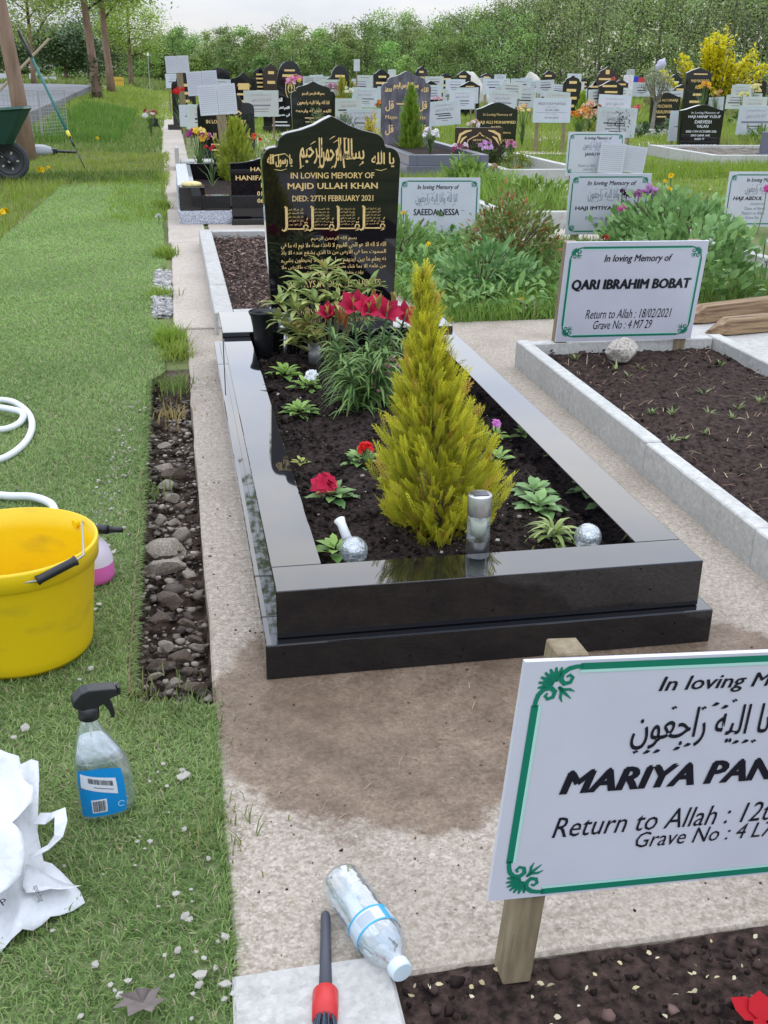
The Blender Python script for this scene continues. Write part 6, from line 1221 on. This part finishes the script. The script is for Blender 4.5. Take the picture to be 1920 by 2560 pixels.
t = thing('dark_planter', 'black folding frame with wreath standing at the path edge', 'frame', tuple(gp(385, 322))); MB().tube([(-.12, 0, 0), (0, 0, .28), (.12, 0, 0)], .02, 6).build('frame', M_black_pl, t); MB().box(-.09, .09, -.02, .02, .04, .2).build('panel', M_black_pl, t)
# coloured bits far behind, white mounds, lilac bundle
for i, (x, y, Y, w_, h_, col, lb) in enumerate(((1572, 197, 60, .6, .42, (.70, .66, .68), 'white and red flag shaped marker far behind the bare tree'), (1590, 198, 61, .4, .3, (.02, .05, .45), 'blue marker far behind the bare tree'), (1605, 201, 60, .4, .3, (.55, .04, .05), 'red marker far behind the bare tree'), (1577, 184, 62, .5, .5, (.42, .44, .40), 'grey tilted slate marker far behind the bare tree'))):
    q = at(x, y, Y); o = thing('grave_marker', lb, 'marker', (q[0], Y, 0), group=None); MB().prism([(-w_ / 2, 0), (w_ / 2, 0), (w_ / 2, q[2] + h_ * .4), (w_ * .2, q[2] + h_ / 2), (-w_ / 2, q[2] + h_ * .45)], 0, .06).build('slab', mat('marker%d' % i, col, .6, var=.2, vscale=6), o, bevel=.01)
def mound(label, l_, r_, top, Y, side):
    a = at(l_, top, Y); b = at(r_, top, Y); w_ = float(b[0] - a[0]); h_ = float(a[2]); X, Z = np.meshgrid(np.linspace(0, 1, 24), np.linspace(0, 1, 14)); V = []
    for u, v in zip(X.ravel(), Z.ravel()):
        ang = math.pi * v; hh = h_ * (np.interp(u, [0, .15, .45, .8, 1], [.75, .95, 1, .55, .25]) if side > 0 else np.interp(1 - u, [0, .15, .45, .8, 1], [.75, .95, 1, .55, .25]))
        V.append((a[0] + u * w_, Y + .9 - .9 * math.cos(ang), hh * math.sin(ang) ** .7 + .04 * math.sin(u * 17 + v * 9)))
    i = np.arange(24 * 14).reshape(14, 24); Q_ = np.stack([i[:-1, :-1], i[:-1, 1:], i[1:, 1:], i[1:, :-1]], -1).reshape(-1, 4)
    ob('white_mound', npmesh('white_mound', np.array(V), Q_), mat('pale sheeting', (.50, .47, .40), .8, var=.1, vscale=2, bump=.4, bscale=3), smooth=True, label=label, cat='mound')
mound('large pale sheeted mound right of a far black headstone', 1168, 1232, 177, 42, 1); mound('large pale sheeted mound left of a far black headstone', 1316, 1362, 181, 47, -1); mound('sandy brown heap at the right behind the yellow shrub', 1836, 1900, 185, 40, 1)
q = at(1652, 163, 38); t = thing('lilac_bundle', 'pale lilac cloth bundle raised on a stake above the small bare tree', 'bundle', (q[0], 38, 0)); b = bmesh.new(); bmesh.ops.create_icosphere(b, subdivisions=3, radius=1)
for v_ in b.verts: z = v_.co.z; v_.co = Vector((v_.co.x * (.19 - .04 * z) + .07 * z + .02 * math.sin(z * 9), v_.co.y * .14, z * .23 + .02 * math.sin(v_.co.x * 7)))
me = bpy.data.meshes.new('cloth'); b.to_mesh(me); b.free(); ob('cloth', me, mat('lilac cloth', (.50, .47, .60), .8, bump=.4, bscale=12), t, loc=(0, 0, q[2]), smooth=True); MB().box(-.03, .03, -.03, .03, 0, q[2]).build('stake', M_wood, t)
for (x, y, r_, h_, cs, lb) in ((2.7, 8.6, .3, .36, ((.10, .20, .03), (.32, .46, .10)), 'loose green weed clump on the grassy grave before the brown plaque'), (3.0, 7.4, .26, .3, ((.12, .22, .03), (.36, .50, .10)), 'yellow flowered weed clump at the front of the grassy grave'), (3.9, 12.3, .3, .3, ((.05, .08, .03), (.16, .2, .08)), 'dark heathery shrub behind the box ball'), (1.5, 3.9, .3, .3, ((.08, .20, .06), (.28, .46, .16)), 'bright green leafy weed clump at the front of the overgrown grave'), (1.25, 5.0, .28, .32, ((.10, .22, .05), (.32, .48, .14)), 'leafy weed clump beside the black headstone'), (2.0, 5.1, .26, .34, ((.10, .20, .04), (.32, .46, .12)), 'leafy weed clump right of the rose bush'), (3.45, 5.3, .25, .3, ((.10, .2, .04), (.3, .44, .1)), 'green clump before the cut off sign'), (9.6, 15.4, .5, .4, ((.10, .2, .03), (.34, .46, .09)), 'flowering weeds right of the white lettered stone'), (5.9, 13.7, .3, .2, ((.12, .24, .03), (.36, .5, .1)), 'low leafy clump under the date sign')):
    bush(lb, (x, y, 0), r_, h_, 620, .055 if y < 7 else .075, cs, wr=.45, stems=6, up=.8, group='leafy clumps among the graves')
# right hand bed
kb = kerb('pale concrete kerb of the bed under the white lettered black headstone', 7.1, 9.2, 12.3, 14.5, .14, .10, M_conc_k, 3)
soil('soil_bed', 7.2, 9.1, 12.4, 14.4, .09, .02, mat('dry soil', (.07, .055, .04), .95, col2=(.2, .17, .13), vscale=8, bump=.8, bscale=20), 24, 2)
kerb('pale concrete kerb round the bed with the small bare tree', 8.6, 10.6, 19.3, 21.3, .14, .10, M_conc_k, 2); kerb('pale concrete kerb round the box ball bed', 3.5, 4.5, 10.2, 12.9, .14, .09, M_conc_k, 3); kerb('pale concrete kerb of the grassy grave left of the covered sign', 2.36, 3.3, 6.45, 9.2, .13, .08, M_conc_k, 3); kerb('pale kerb along the right of the fleshy leaved plants', 3.36, 4.1, 3.9, 6.2, .12, .07, M_conc_w, 3, skip=('r', 'f', 'b'))
for (x0, x1, y0, y1) in ((6.6, 11.5, 16.2, 17.2), (2, 7, 14.6, 15.2), (1.2, 2.4, 12, 20), (6.5, 8.6, 17.2, 21), (4.8, 12, 22, 22.6), (1.2, 1.8, 9.6, 12)):
    plate('slab', M_conc_b, x0, x1, y0, y1, .002, parent=path)

# ------------------------------------------------------------------ grass in the middle and far distance
S = SC()
grass_patch(S, .9, 4.2, 6.4, 12, 2400, .09, .010, (.16, .23, .03), (.32, .44, .06), poly=[(2.4, 6.5), (3.25, 6.5), (3.25, 9.1), (2.4, 9.1)], flat=1.8, clump=.3); grass_patch(S, 2.42, 3.24, 6.55, 9.1, 1500, .24, .011, (.12, .24, .03), (.34, .50, .09), flat=2.2); grass_patch(S, 2.3, 3.4, 8.6, 10.6, 2000, .12, .010, (.16, .23, .03), (.32, .44, .06), clump=.3, flat=1.6)
grass_patch(S, 3.3, 12, 6.2, 16, 900, .045, .014, (.19, .27, .03), (.32, .44, .07), dry=.05, poly=[(3.6, 6.3), (12, 6.3), (12, 12.2), (7.0, 12.2), (6.9, 15), (4.6, 15), (4.6, 10), (3.4, 9.4)])
grass_patch(S, 4.4, 9, 10.4, 12.25, 1500, .13, .014, (.16, .24, .03), (.30, .43, .05), poly=[(4.6, 10.9), (5.5, 10.4), (9, 11.2), (9, 12.2), (7, 12.25), (6.4, 13), (4.6, 13)], clump=.5)
grass_patch(S, 5.5, 14, 14.6, 26, 420, .12, .022, (.16, .23, .03), (.31, .42, .06), dry=.1); grass_patch(S, 0.8, 5.6, 15, 26, 320, .10, .022, (.17, .24, .03), (.31, .42, .06))
grass_patch(S, 8.7, 11, 14.4, 17, 700, .26, .02, (.17, .23, .03), (.34, .43, .07), dry=.2)
grass_patch(S, 0, 30, 26, 50, 75, .13, .05, (.17, .24, .03), (.31, .41, .06)); grass_patch(S, 0, 50, 50, 90, 10, .22, .12, (.07, .13, .02), (.20, .29, .06))
S.build('lawn_grass', M_grass, kind='stuff', label='green grass growing between the graves on the right', cat='grass')
S = SC()
grass_patch(S, -3.4, -.20, 10.0, 15, 1500, .055, .012, (.17, .24, .03), (.32, .40, .07), dry=.13, clump=1.0, flat=.9); grass_patch(S, -.75, -.22, 7.0, 11, 900, .07, .010, (.17, .25, .03), (.30, .43, .05), clump=1.2)
grass_patch(S, -3.2, -1.3, 5, 10.4, 1500, .09, .010, (.17, .24, .03), (.32, .41, .07), dry=.1, poly=[(-1.30, 10.4), (-1.38, 7.2), (-1.44, 5), (-3.2, 5), (-3.2, 10.4)])
grass_patch(S, -2.2, -.3, 10.35, 11.6, 2200, .08, .010, (.05, .11, .02), (.17, .26, .05), clump=.4)
grass_patch(S, -5, -.3, 15, 26, 420, .09, .022, c0=(.08, .16, .025), c1=(.24, .34, .07), dry=.08, poly=[(-.3, 15), (-5, 15), (-5, 15.6), (-2.95, 18.2), (-2.6, 21), (-2.68, 26), (-.3, 26)]); grass_patch(S, -2.35, -1.0, 17, 29, 900, .15, .018, (.05, .13, .015), (.19, .34, .05), dry=.02)
grass_patch(S, -2.8, 0, 26, 60, 110, .12, .04, (.18, .26, .03), (.33, .43, .07)); grass_patch(S, -30, 0, 60, 120, 10, .2, .12, (.10, .16, .03), (.24, .30, .08))
for (x, y, n, h_, c0, c1) in ((425, 860, 300, .11, (.18, .27, .03), (.34, .48, .07)), (440, 890, 180, .09, (.19, .26, .03), (.36, .44, .09)), (432, 1030, 60, .06, (.30, .22, .08), (.42, .34, .14)), (360, 1770, 110, .04, (.10, .15, .04), (.34, .33, .13)), (470, 1790, 130, .035, (.09, .15, .04), (.22, .30, .10)), (545, 2080, 80, .045, (.12, .17, .04), (.36, .36, .14)), (365, 1225, 60, .05, (.08, .15, .03), (.22, .3, .07)), (440, 960, 160, .07, (.10, .17, .03), (.26, .34, .09)), (400, 740, 200, .07, (.18, .26, .03), (.32, .44, .08)), (415, 640, 240, .09, (.18, .26, .03), (.32, .44, .08)), (405, 520, 240, .09, (.18, .26, .03), (.32, .44, .08))):
    q = gp(x, y, 0); O = np.c_[rng.normal(q[0], .035, n), rng.normal(q[1], .05, n), np.full(n, -.02 if y < 1600 and y > 930 else -.004)]; a = rng.uniform(0, 6.28, n)
    S.add(BLADE, O, np.c_[np.cos(a), np.sin(a), rng.uniform(.5, 2.2, n)], h_ * rng.uniform(.5, 1.2, n), .0032 + .0007 * q[1], mixc(c0, c1, rng.random(n)))
S.build('verge_grass', M_grass, kind='stuff', label='rough green verge grass and tufts on the left side of the path', cat='grass')
for (x, y, r_) in ((102, 426, .05), (120, 420, .03), (243, 347, .04), (12, 532, .045), (5, 536, .04)): q = gp(x, y, .06); flower('yellow dandelion in the verge grass on the left', x, y, float(q[1]), r_, (.80, .56, .01), 'yellow verge dandelions')
q = gp(397, 542, .05); flower('white dandelion clock at the edge of the pale path', 397, 542, float(q[1]), .03, (.74, .75, .70), n=60)
S = SC(); n = 170; yy2 = rng.uniform(10.5, 80, n) ; S.add(LEAF2, np.c_[rng.uniform(3, 12, n), rng.uniform(6.5, 30, n), np.full(n, .06)], rdir(n, .3, 1), .03, .03, mixc((.75, .55, .02), (.8, .75, .5), rng.random(n))); S.build('wild_flowers', M_petal, kind='stuff', label='tiny yellow wild flowers dotted through the grass', cat='flowers')

# ------------------------------------------------------------------ wheelbarrow, pole, fence
wbx = gp(30, 452); wr = thing('wheelbarrow', 'green plastic wheelbarrow with black pneumatic wheel at the left edge', 'wheelbarrow', (wbx[0], wbx[1], 0), (0, 0, R(4)))
rot90 = Matrix.Rotation(R(90), 4, 'X')
def wheelpart(name, prof, m, n=40):
    mb = MB().lathe(prof, n); mb.v = [tuple(rot90 @ Vector(q) + Vector((0, 0, .205))) for q in mb.v]; return mb.build(name, m, wr, smooth=True, fix=True)
wheelpart('tyre', [(.145, -.035), (.165, -.045), (.190, -.038), (.203, -.018), (.205, 0), (.203, .018), (.190, .038), (.165, .045), (.145, .035), (.145, -.035)], mat('tyre rubber', (.05, .052, .06), .75, bump=.3, bscale=60))
wheelpart('rim', [(0, .028), (.03, .034), (.04, .020), (.10, .014), (.128, .026), (.146, .034), (.146, -.03), (0, -.03)], mat('dark rim', (.035, .035, .04), .45))
for k in range(5): a = 2 * math.pi * k / 5; MB().box(-.014, .014, -.026, -.0155, -.009, .009, Matrix.Translation((.085 * math.cos(a), 0, .205 + .085 * math.sin(a))) @ Matrix.Rotation(-a, 4, 'Y')).build('rim_slot', M_metal, wr)
MB().tube([(0, -.075, .205), (0, .075, .205)], .014, 12).build('axle', M_metal, wr)
tr = [(.30, -.31, .70), (.10, -.20, .40)]                      # tray as a tapered open tub
def ring(x0, x1, y, z, z2): return [(x0, -y, z), (x1 - .08, -y, z2), (x1, -y * .6, z2), (x1, y * .6, z2), (x1 - .08, y, z2), (x0, y, z)]
rg = [ring(-.92, .30, .33, .66, .745), ring(-.86, .27, .30, .645, .725), ring(-.60, .06, .19, .385, .385), ring(-.595, .055, .185, .39, .39), ring(-.845, .262, .292, .65, .73), ring(-.90, .285, .318, .668, .752)]
V_ = [q for r_ in rg for q in r_]; F_ = [(i * 6 + k, i * 6 + (k + 1) % 6, (i + 1) * 6 + (k + 1) % 6, (i + 1) * 6 + k) for i in range(5) for k in range(6)] + [(5 * 6 + k, 5 * 6 + (k + 1) % 6, (k + 1) % 6, k) for k in range(6)] + [tuple(18 + k for k in range(6)), tuple(12 + 5 - k for k in range(6))]
MB().add(V_, F_).build('tray', mat('dark green plastic', (.018, .062, .048), .42, var=.12, vscale=6), wr, fix=True)
for s_ in (-1, 1): MB().tube([(.02, .06 * s_, .205), (-.15, .12 * s_, .36), (-.62, .22 * s_, .36), (-1.25, .27 * s_, .56)], .016, 8).build('frame_tube', M_black_pl, wr); MB().tube([(-.5, .2 * s_, .36), (-.62, .22 * s_, 0)], .016, 8).build('leg', M_black_pl, wr)
pb = gp(213, 422); pt = at(47, 78, 13.55)
pl_ = thing('pruning_pole', 'long teal handled pole leaning against the nearest tree trunk', 'pole', tuple(pb)); Lp = pt - pb
def seg(a, b, r_, name, m): MB().tube([tuple(Lp * a), tuple(Lp * b)], r_, 10).build(name, m, pl_, smooth=True)
seg(0, .16, .007, 'tip_rod', M_black_pl); seg(.16, .225, .014, 'socket', M_black_pl); seg(.225, .265, .022, 'collar', mat('yellow collar', (.75, .62, .05), .4)); seg(.265, .80, .0175, 'shaft', mat('teal tube', (.01, .14, .125), .4)); seg(.80, 1.0, .021, 'grip', M_black_pl)
q = gp(100, 388); tl = thing('power_tool', 'dark garden power tool with silver guard lying in the grass by the tree', 'tool', (q[0], q[1], 0), (0, 0, .2)); MB().lathe([(.02, 0), (.14, .0), (.15, .05), (.12, .11), (.05, .14), (0, .145)], 20, sx=1.3).build('guard', mat('silver grey plastic', (.30, .31, .33), .35), tl, smooth=True); MB().box(.05, .24, -.06, .06, .01, .09).build('motor', M_black_pl, tl, bevel=.02); MB().tube([(.22, 0, .05), (.5, .03, .03)], .02, 8).build('shaft', M_black_pl, tl)
fn = thing('wire_fence_panel', 'folding grey wire mesh panel standing round the nearest tree', 'fence', (-2.0, 17.3, 0)); 
def mesh_panel(A, B, h_, nv, nh, r_=.004):
    A = Vector(A); B = Vector(B); mb = MB()
    for i in range(nv + 1): p_ = A.lerp(B, i / nv); mb.tube([p_, p_ + Vector((0, 0, h_))], r_ * (2.4 if i in (0, nv) else 1), 4)
    for j in range(nh + 1): z = Vector((0, 0, h_ * j / nh)); mb.tube([A + z, B + z], r_ * (2.4 if j == nh else 1), 4)
    o = mb.build('wire_mesh', M_wire, fn); o.location = (2.0, -17.3, 0)
mesh_panel((-3.3, 17.3, .05), (-2.22, 17.2, .05), .74, 16, 10); mesh_panel((-2.2, 17.2, .05), (-1.86, 17.9, .05), .74, 10, 14)
# leaning stake and white rail near the tree
t = thing('leaning_stake', 'thin pale wooden stake leaning behind the nearest tree', 'stake', tuple(at(-10, 235, 22))); a = at(-10, 235, 22); b = at(122, 98, 24); MB().tube([(0, 0, 0), tuple(b - a)], .03, 8).build('shaft', M_wood, t)

# ------------------------------------------------------------------ trees
def tree(label, base, h, r_trunk, crown_c, crown_r, nleaf, leaf, cols, lean=(0, 0), group=None, name='young_tree', limbs=11, bark=None, ivy=False, seed=1, clear=.35, hollow=.35):
    rr = random.Random(seed); t = thing(name, label, 'tree', tuple(base), group=group); mb = MB(); top = Vector((lean[0], lean[1], h)); pts = [Vector((lean[0] * q ** 1.3, lean[1] * q, h * q)) + Vector((math.sin(q * 5 + seed), math.cos(q * 4), 0)) * r_trunk * .25 for q in np.linspace(0, 1, 9)]; pts[0].z -= .1
    mb.tube(pts, [r_trunk * (1.25 if i == 0 else 1 - .75 * (i / 8) ** 1.2) for i in range(9)], 14); mb.build('trunk', bark or M_bark, t, smooth=True)
    mb = MB(); cc = Vector(crown_c); tips = []
    for i in range(limbs):
        u = clear + (.95 - clear) * i / limbs; p_ = Vector((lean[0] * u ** 1.3, lean[1] * u, h * u)); a = i * 2.4 + rr.uniform(-.4, .4); e_ = cc + Vector((math.cos(a) * crown_r[0] * rr.uniform(.6, .95), math.sin(a) * crown_r[1] * rr.uniform(.6, .95), crown_r[2] * (rr.uniform(-.9, .8) * .5 + (u - .6) * 1.2)))
        mid = p_.lerp(e_, .5) + Vector((0, 0, .12 * h * rr.uniform(-.2, .5))); mb.tube([p_, mid, e_], [r_trunk * .34 * (1.2 - u), r_trunk * .2, r_trunk * .05], 6); tips += [e_, mid.lerp(e_, .6)]
        for k in range(3):
            f_ = mid.lerp(e_, rr.uniform(0, .8)); g_ = f_ + Vector((rr.gauss(0, 1), rr.gauss(0, 1), rr.gauss(.3, .7))) * crown_r[0] * .28; mb.tube([f_, g_], [r_trunk * .09, r_trunk * .03], 4); tips.append(g_)
    mb.build('limb', bark or M_bark_dk, t)
    T_ = np.array([q[:] for q in tips]); n = int(nleaf * 1.6); ci = rng.integers(0, len(T_), n); O = T_[ci] + rng.normal(0, 1, (n, 3)) * np.array(crown_r) * .17
    k = rng.random(n) < .35; d = rdir(k.sum(), -1, 1) * (hollow + (1 - hollow) * rng.random((k.sum(), 1)) ** .5); O[k] = np.array(crown_c) + d * crown_r
    tone = np.clip(.5 + rng.normal(0, .18, len(T_))[ci] + rng.normal(0, .2, n), 0, 1); S_ = SC(); S_.add(LEAF2, O, rdir(n, -.6, .8), leaf * rng.uniform(.6, 1.3, n), leaf * .6, mixc(cols[0], cols[1], tone), .5); S_.build('crown', M_leaf, t, kind='stuff')
    if ivy:
        S_ = SC(); n = 260; a = rng.uniform(0, 6.28, n); z = rng.uniform(0, 1.2, n) ** 1.3; S_.add(LEAF2, np.c_[np.cos(a) * r_trunk * 1.15, np.sin(a) * r_trunk * 1.15, z], np.c_[np.cos(a), np.sin(a), rng.normal(0, .5, n)], .10, .09, mixc((.02, .05, .01), (.09, .15, .04), rng.random(n))); S_.build('ivy', M_leaf, t, kind='stuff')
    return t
SPR = ((.16, .26, .04), (.48, .60, .12)); gz = lambda x, y: float(terrain(x, y))
tree('nearest young tree with bare brown trunk at the left picture edge', (-2.06, 13.6, 0), 7.2, .105, (-.7, .2, 5.7), (2.2, 2.2, 2.1), 5200, .13, SPR, (-.78, 0), 'avenue trees', seed=1, clear=.55)
tree('young avenue tree with leafy sprouts at its foot, second trunk from the left', tuple(np.array([at(240, 234, 34)[0], 34, gz(-2.4, 34)])), 5.8, .140, (-.25, 0, 4.1), (2.1, 2.1, 1.8), 9500, .12, ((.15, .25, .04), (.46, .58, .11)), (-.25, 0), 'avenue trees', ivy=True, seed=2, clear=.42)
tree('young avenue tree standing close behind the sprouting one', tuple(np.array([at(278, 219, 44)[0], 44, gz(-2.6, 44)])), 6.4, .145, (-.1, 0, 4.7), (2.3, 2.3, 1.95), 8500, .14, ((.16, .26, .04), (.48, .60, .11)), (-.2, 0), 'avenue trees', seed=3, clear=.4)
q = at(330, 208, 66); tree('bright green spreading tree at the end of the verge', (q[0], 66, .28), 5.0, .13, (0, 0, 3.2), (2.0, 1.8, 1.75), 5200, .13, ((.22, .34, .05), (.54, .66, .14)), (0, 0), 'avenue trees', seed=4, clear=.3)
q = at(86, 205, 62); tree('pale green tree behind the nearest trunk beyond the road', (q[0], 62, .28), 6.6, .13, (.0, 0, 4.1), (2.2, 2.0, 2.3), 6500, .13, ((.22, .30, .06), (.54, .62, .16)), (0, 0), 'avenue trees', seed=5, clear=.3)
for (x, Y, h_, w_, lb, s_) in ((165, 90, 3.9, 2.6, 'round dark green tree beyond the road, left of two', 6), (235, 110, 6.2, 3.6, 'large dull green tree beyond the road, right of two', 7), (20, 100, 4.5, 3.6, 'hazy green tree beyond the road at the left edge', 8)):
    q = at(x, 195, Y); tree(lb, (q[0], Y, .28), h_ * .8, .16, (0, 0, h_ * .56), (w_, w_, h_ * .44), 5200, .26, ((.05, .09, .04), (.17, .25, .10)), (0, 0), 'trees beyond the road', 'field_tree', seed=s_, clear=.25, hollow=.2)
# woodland behind the cemetery: reads as one mass
S = SC(); tk = MB()
def wood_tree(x, y, h_, w_, c0, c1, n, leaf, lo=.03, sparse=0):
    z0 = gz(x, y); tx = rng.normal(0, .3); pts = [(x, y + .8, z0), (x + tx * .4, y + .8, z0 + h_ * .5), (x + tx, y, z0 + h_ * .97)]; tk.tube(pts, [.07, .05, .015], 5)
    for i in range(3): u = rng.uniform(.3, .95); a = rng.uniform(0, 6.28); k = w_ * rng.uniform(.4, .9); tk.tube([(x + tx * u, y, z0 + h_ * u), (x + tx * u + k * math.cos(a), y + k * math.sin(a) * .5, z0 + h_ * min(1.02, u + .22))], [.04, .012], 4)
    ncl = 34; cu = rng.random(ncl) ** .8; ca = rng.uniform(0, 6.28, ncl); cr_ = w_ * np.interp(cu, [0, .25, .6, .85, 1], [.9, 1, .85, .5, .12]) * rng.random(ncl) ** .5
    Cc = np.c_[x + tx * cu + cr_ * np.cos(ca), y + cr_ * np.sin(ca) * .7, z0 + h_ * (lo + (1 - lo) * cu)]; ci = rng.integers(0, ncl, n); O = Cc[ci] + rng.normal(0, 1, (n, 3)) * [w_ * .17, w_ * .17, h_ * .045]
    tone = np.clip(.5 + rng.normal(0, .2, ncl)[ci] + rng.normal(0, .2, n), 0, 1); br_ = rng.uniform(.65, 1.35) * np.array([rng.uniform(.9, 1.12), 1, rng.uniform(.85, 1.2)]); S.add(LEAF2, O, rdir(n, -.4, 1), leaf * rng.uniform(.5, 1.3, n), leaf * .55, mixc(c0, c1, tone) * br_, .6)
FR = ((.12, .22, .05), (.42, .60, .16)); OL = ((.13, .18, .055), (.40, .48, .17)); YG = ((.20, .28, .07), (.54, .62, .22)); DK = ((.04, .065, .025), (.14, .19, .07))  # woodland leaf greens, lightened in colour to stand in for distance haze
tops = [(-150, 120), (300, 120), (360, 100), (450, 92), (520, 104), (600, 80), (660, 92), (720, 62), (790, 86), (850, 72), (930, 76), (1000, 50), (1060, 54), (1110, 40), (1170, 42), (1230, 18), (1300, -2), (1400, -40), (1500, -60), (1700, -80), (2100, -120)]
def wy(px_): return float(np.interp(px_, [-100, 400, 900, 1300, 1950], [125, 118, 104, 84, 62]))
for row in range(3):
    px_ = 330 if row == 0 else 300 if row == 1 else -60
    while px_ < 2080:
        Y = wy(px_) + row * 5 - 4 + rng.normal(0, 1.2); top = np.interp(px_, *zip(*tops)) + (rng.normal(2, 9) if row == 1 else rng.normal(48, 26) if row == 0 else rng.normal(12, 12)); q = at(px_, top - 10, Y); h_ = max(2.2, q[2] - gz(q[0], Y))
        pal = (FR if px_ < 1400 else (OL if rng.random() < .7 else FR)) if row == 0 else (YG if (px_ < 700 and rng.random() < .5) else FR if px_ < 1250 and rng.random() < .6 else OL)
        wood_tree(q[0], Y, h_, h_ * rng.uniform(.26, .36) + .6, *pal, 1750 if row else 1350, .19 * Y / 90)
        px_ += rng.uniform(34, 52) * (110 / Y) ** .5
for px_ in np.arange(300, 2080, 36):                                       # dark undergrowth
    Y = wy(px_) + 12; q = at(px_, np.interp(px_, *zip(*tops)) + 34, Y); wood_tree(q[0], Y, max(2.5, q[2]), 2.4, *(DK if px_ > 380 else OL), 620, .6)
wd = thing('woodland', None, None); wd['kind'] = 'stuff'; wd['label'] = 'dense spring green woodland closing the view behind the cemetery'; wd['category'] = 'woodland'
o1 = S.build('canopy', M_leaf, wd, kind='stuff'); o2 = tk.build('trunks', mat('dull trunks', (.11, .10, .075), .9), wd, kind='stuff')
# far left bits
q = at(295, 206, 56); t = thing('grit_bin', 'yellow grit bin beside the far end of the verge', 'bin', (q[0], 56, .27), (0, 0, .2)); MB().prism([(-.24, 0), (.24, 0), (.27, .34), (-.27, .34)], -.2, .2).build('body', mat('bin yellow', (.62, .40, .05), .5), t); MB().prism([(-.29, .345), (.29, .345), (.22, .46), (-.22, .46)], -.23, .23).build('lid', mat('bin yellow', (.62, .40, .05), .5), t)
q = at(373, 190, 60); t = thing('lamp_post', 'thin post with pale head at the end of the path', 'post', (q[0], 60, 0)); MB().tube([(0, 0, 0), (0, 0, 1.75)], .022, 6).build('shaft', M_wire, t); MB().lathe([(0, 0), (.06, 0), (.06, .12), (0, .15)], 12, (0, 0, 1.75)).build('head', mat('white plastic', (.75, .76, .76), .4), t)
for i, (x, y, w_, lb) in enumerate(((82, 192, .5, 'small white notice beyond the road, leftmost'), (112, 200, .6, 'low white notice beyond the road, second from left'), (130, 200, .6, 'low white notice beyond the road, third from left'), (10, 192, .6, 'white notice beyond the road at the picture edge'))):
    c_ = at(x, y, 84); sign(lb, tuple(c_), w_, .45, (0, 0, 0), [], 0, post_drop=max(.05, float(c_[2]) - .8), group='white notices beyond the road', orn=False)

# crowded far rows: plaques and stones too small to tell apart
pg_ = random.Random(21)
for i in range(40):
    Y = pg_.uniform(24, 52); x = pg_.uniform(780, 1900); c_ = at(x, 200, Y)
    if abs(x - 1782) < 70 and Y > 29: continue
    w_ = pg_.uniform(.5, .62); zc = pg_.uniform(.42, .8)
    sign('tiny white plaque in the crowded far rows before the wood', (c_[0], Y, zc), w_, w_ * .68, (R(pg_.uniform(-3, 7)), R(pg_.gauss(0, 2)), R(pg_.uniform(-14, 8))), [('#', -.28, .28, .28, .33, dict(grey=True)), ('#', -.3, .3, .08, .15, dict(grey=True)), ('#', -pg_.uniform(.2, .4), .3, -.1, -.03), ('#', -.2, .2, -.28, -.24, dict(grey=True))], 0, post_drop=zc - w_ * .34 + .02, group='tiny far plaques', pw=.03)
for i in range(18):
    Y = pg_.uniform(28, 54); x = pg_.uniform(780, 1900); c_ = at(x, 200, Y)
    if abs(x - 1782) < 70: continue
    headstone('small dark headstone in the crowded far rows before the wood', (c_[0], Y, 0), pg_.uniform(.5, .65), pg_.uniform(.75, 1.15), pg_.choice(['camber', 'ogee', 'peak', 'wave', 'shoulder']), pg_.choice([M_granite2, M_granite2, M_brown, M_granite_grey]), .09, R(pg_.uniform(-8, 8)), None, bars(4, .25, .8, .34), None, None, 0, 'small far headstones')
for i in range(26):
    Y = pg_.uniform(17, 44); x = pg_.uniform(700, 1900); c_ = at(x, 200, Y); r_ = pg_.uniform(.14, .26)
    bush('small rounded green shrub in the crowded far rows', (c_[0], Y, 0), r_, r_ * pg_.uniform(1.2, 2.2), 160, .10, pg_.choice([((.06, .12, .03), (.24, .36, .08)), ((.14, .18, .03), (.42, .44, .08)), ((.05, .09, .04), (.18, .26, .12))]), tpl=LEAF2, wr=.6, stems=3, group='small far shrubs')
for i in range(22):
    Y = pg_.uniform(18, 42); x = pg_.uniform(700, 1900); c_ = at(x, 200, Y); z_ = pg_.uniform(.2, .45); d_ = np.array([c_[0], Y, z_]) - CAM; px_ = 960 + FPX * (d_ @ CR) / (d_ @ CF); py_ = 1280 - FPX * (d_ @ CU) / (d_ @ CF)
    bouquet('small bright flower bunch in the crowded far rows', px_, py_, Y, pg_.uniform(.08, .14), [pg_.choice([(.66, .10, .12), (.70, .34, .44), (.74, .58, .06), (.72, .68, .62), (.60, .26, .06), (.45, .15, .5)])], 7, leaves=16, group='small far flower bunches')
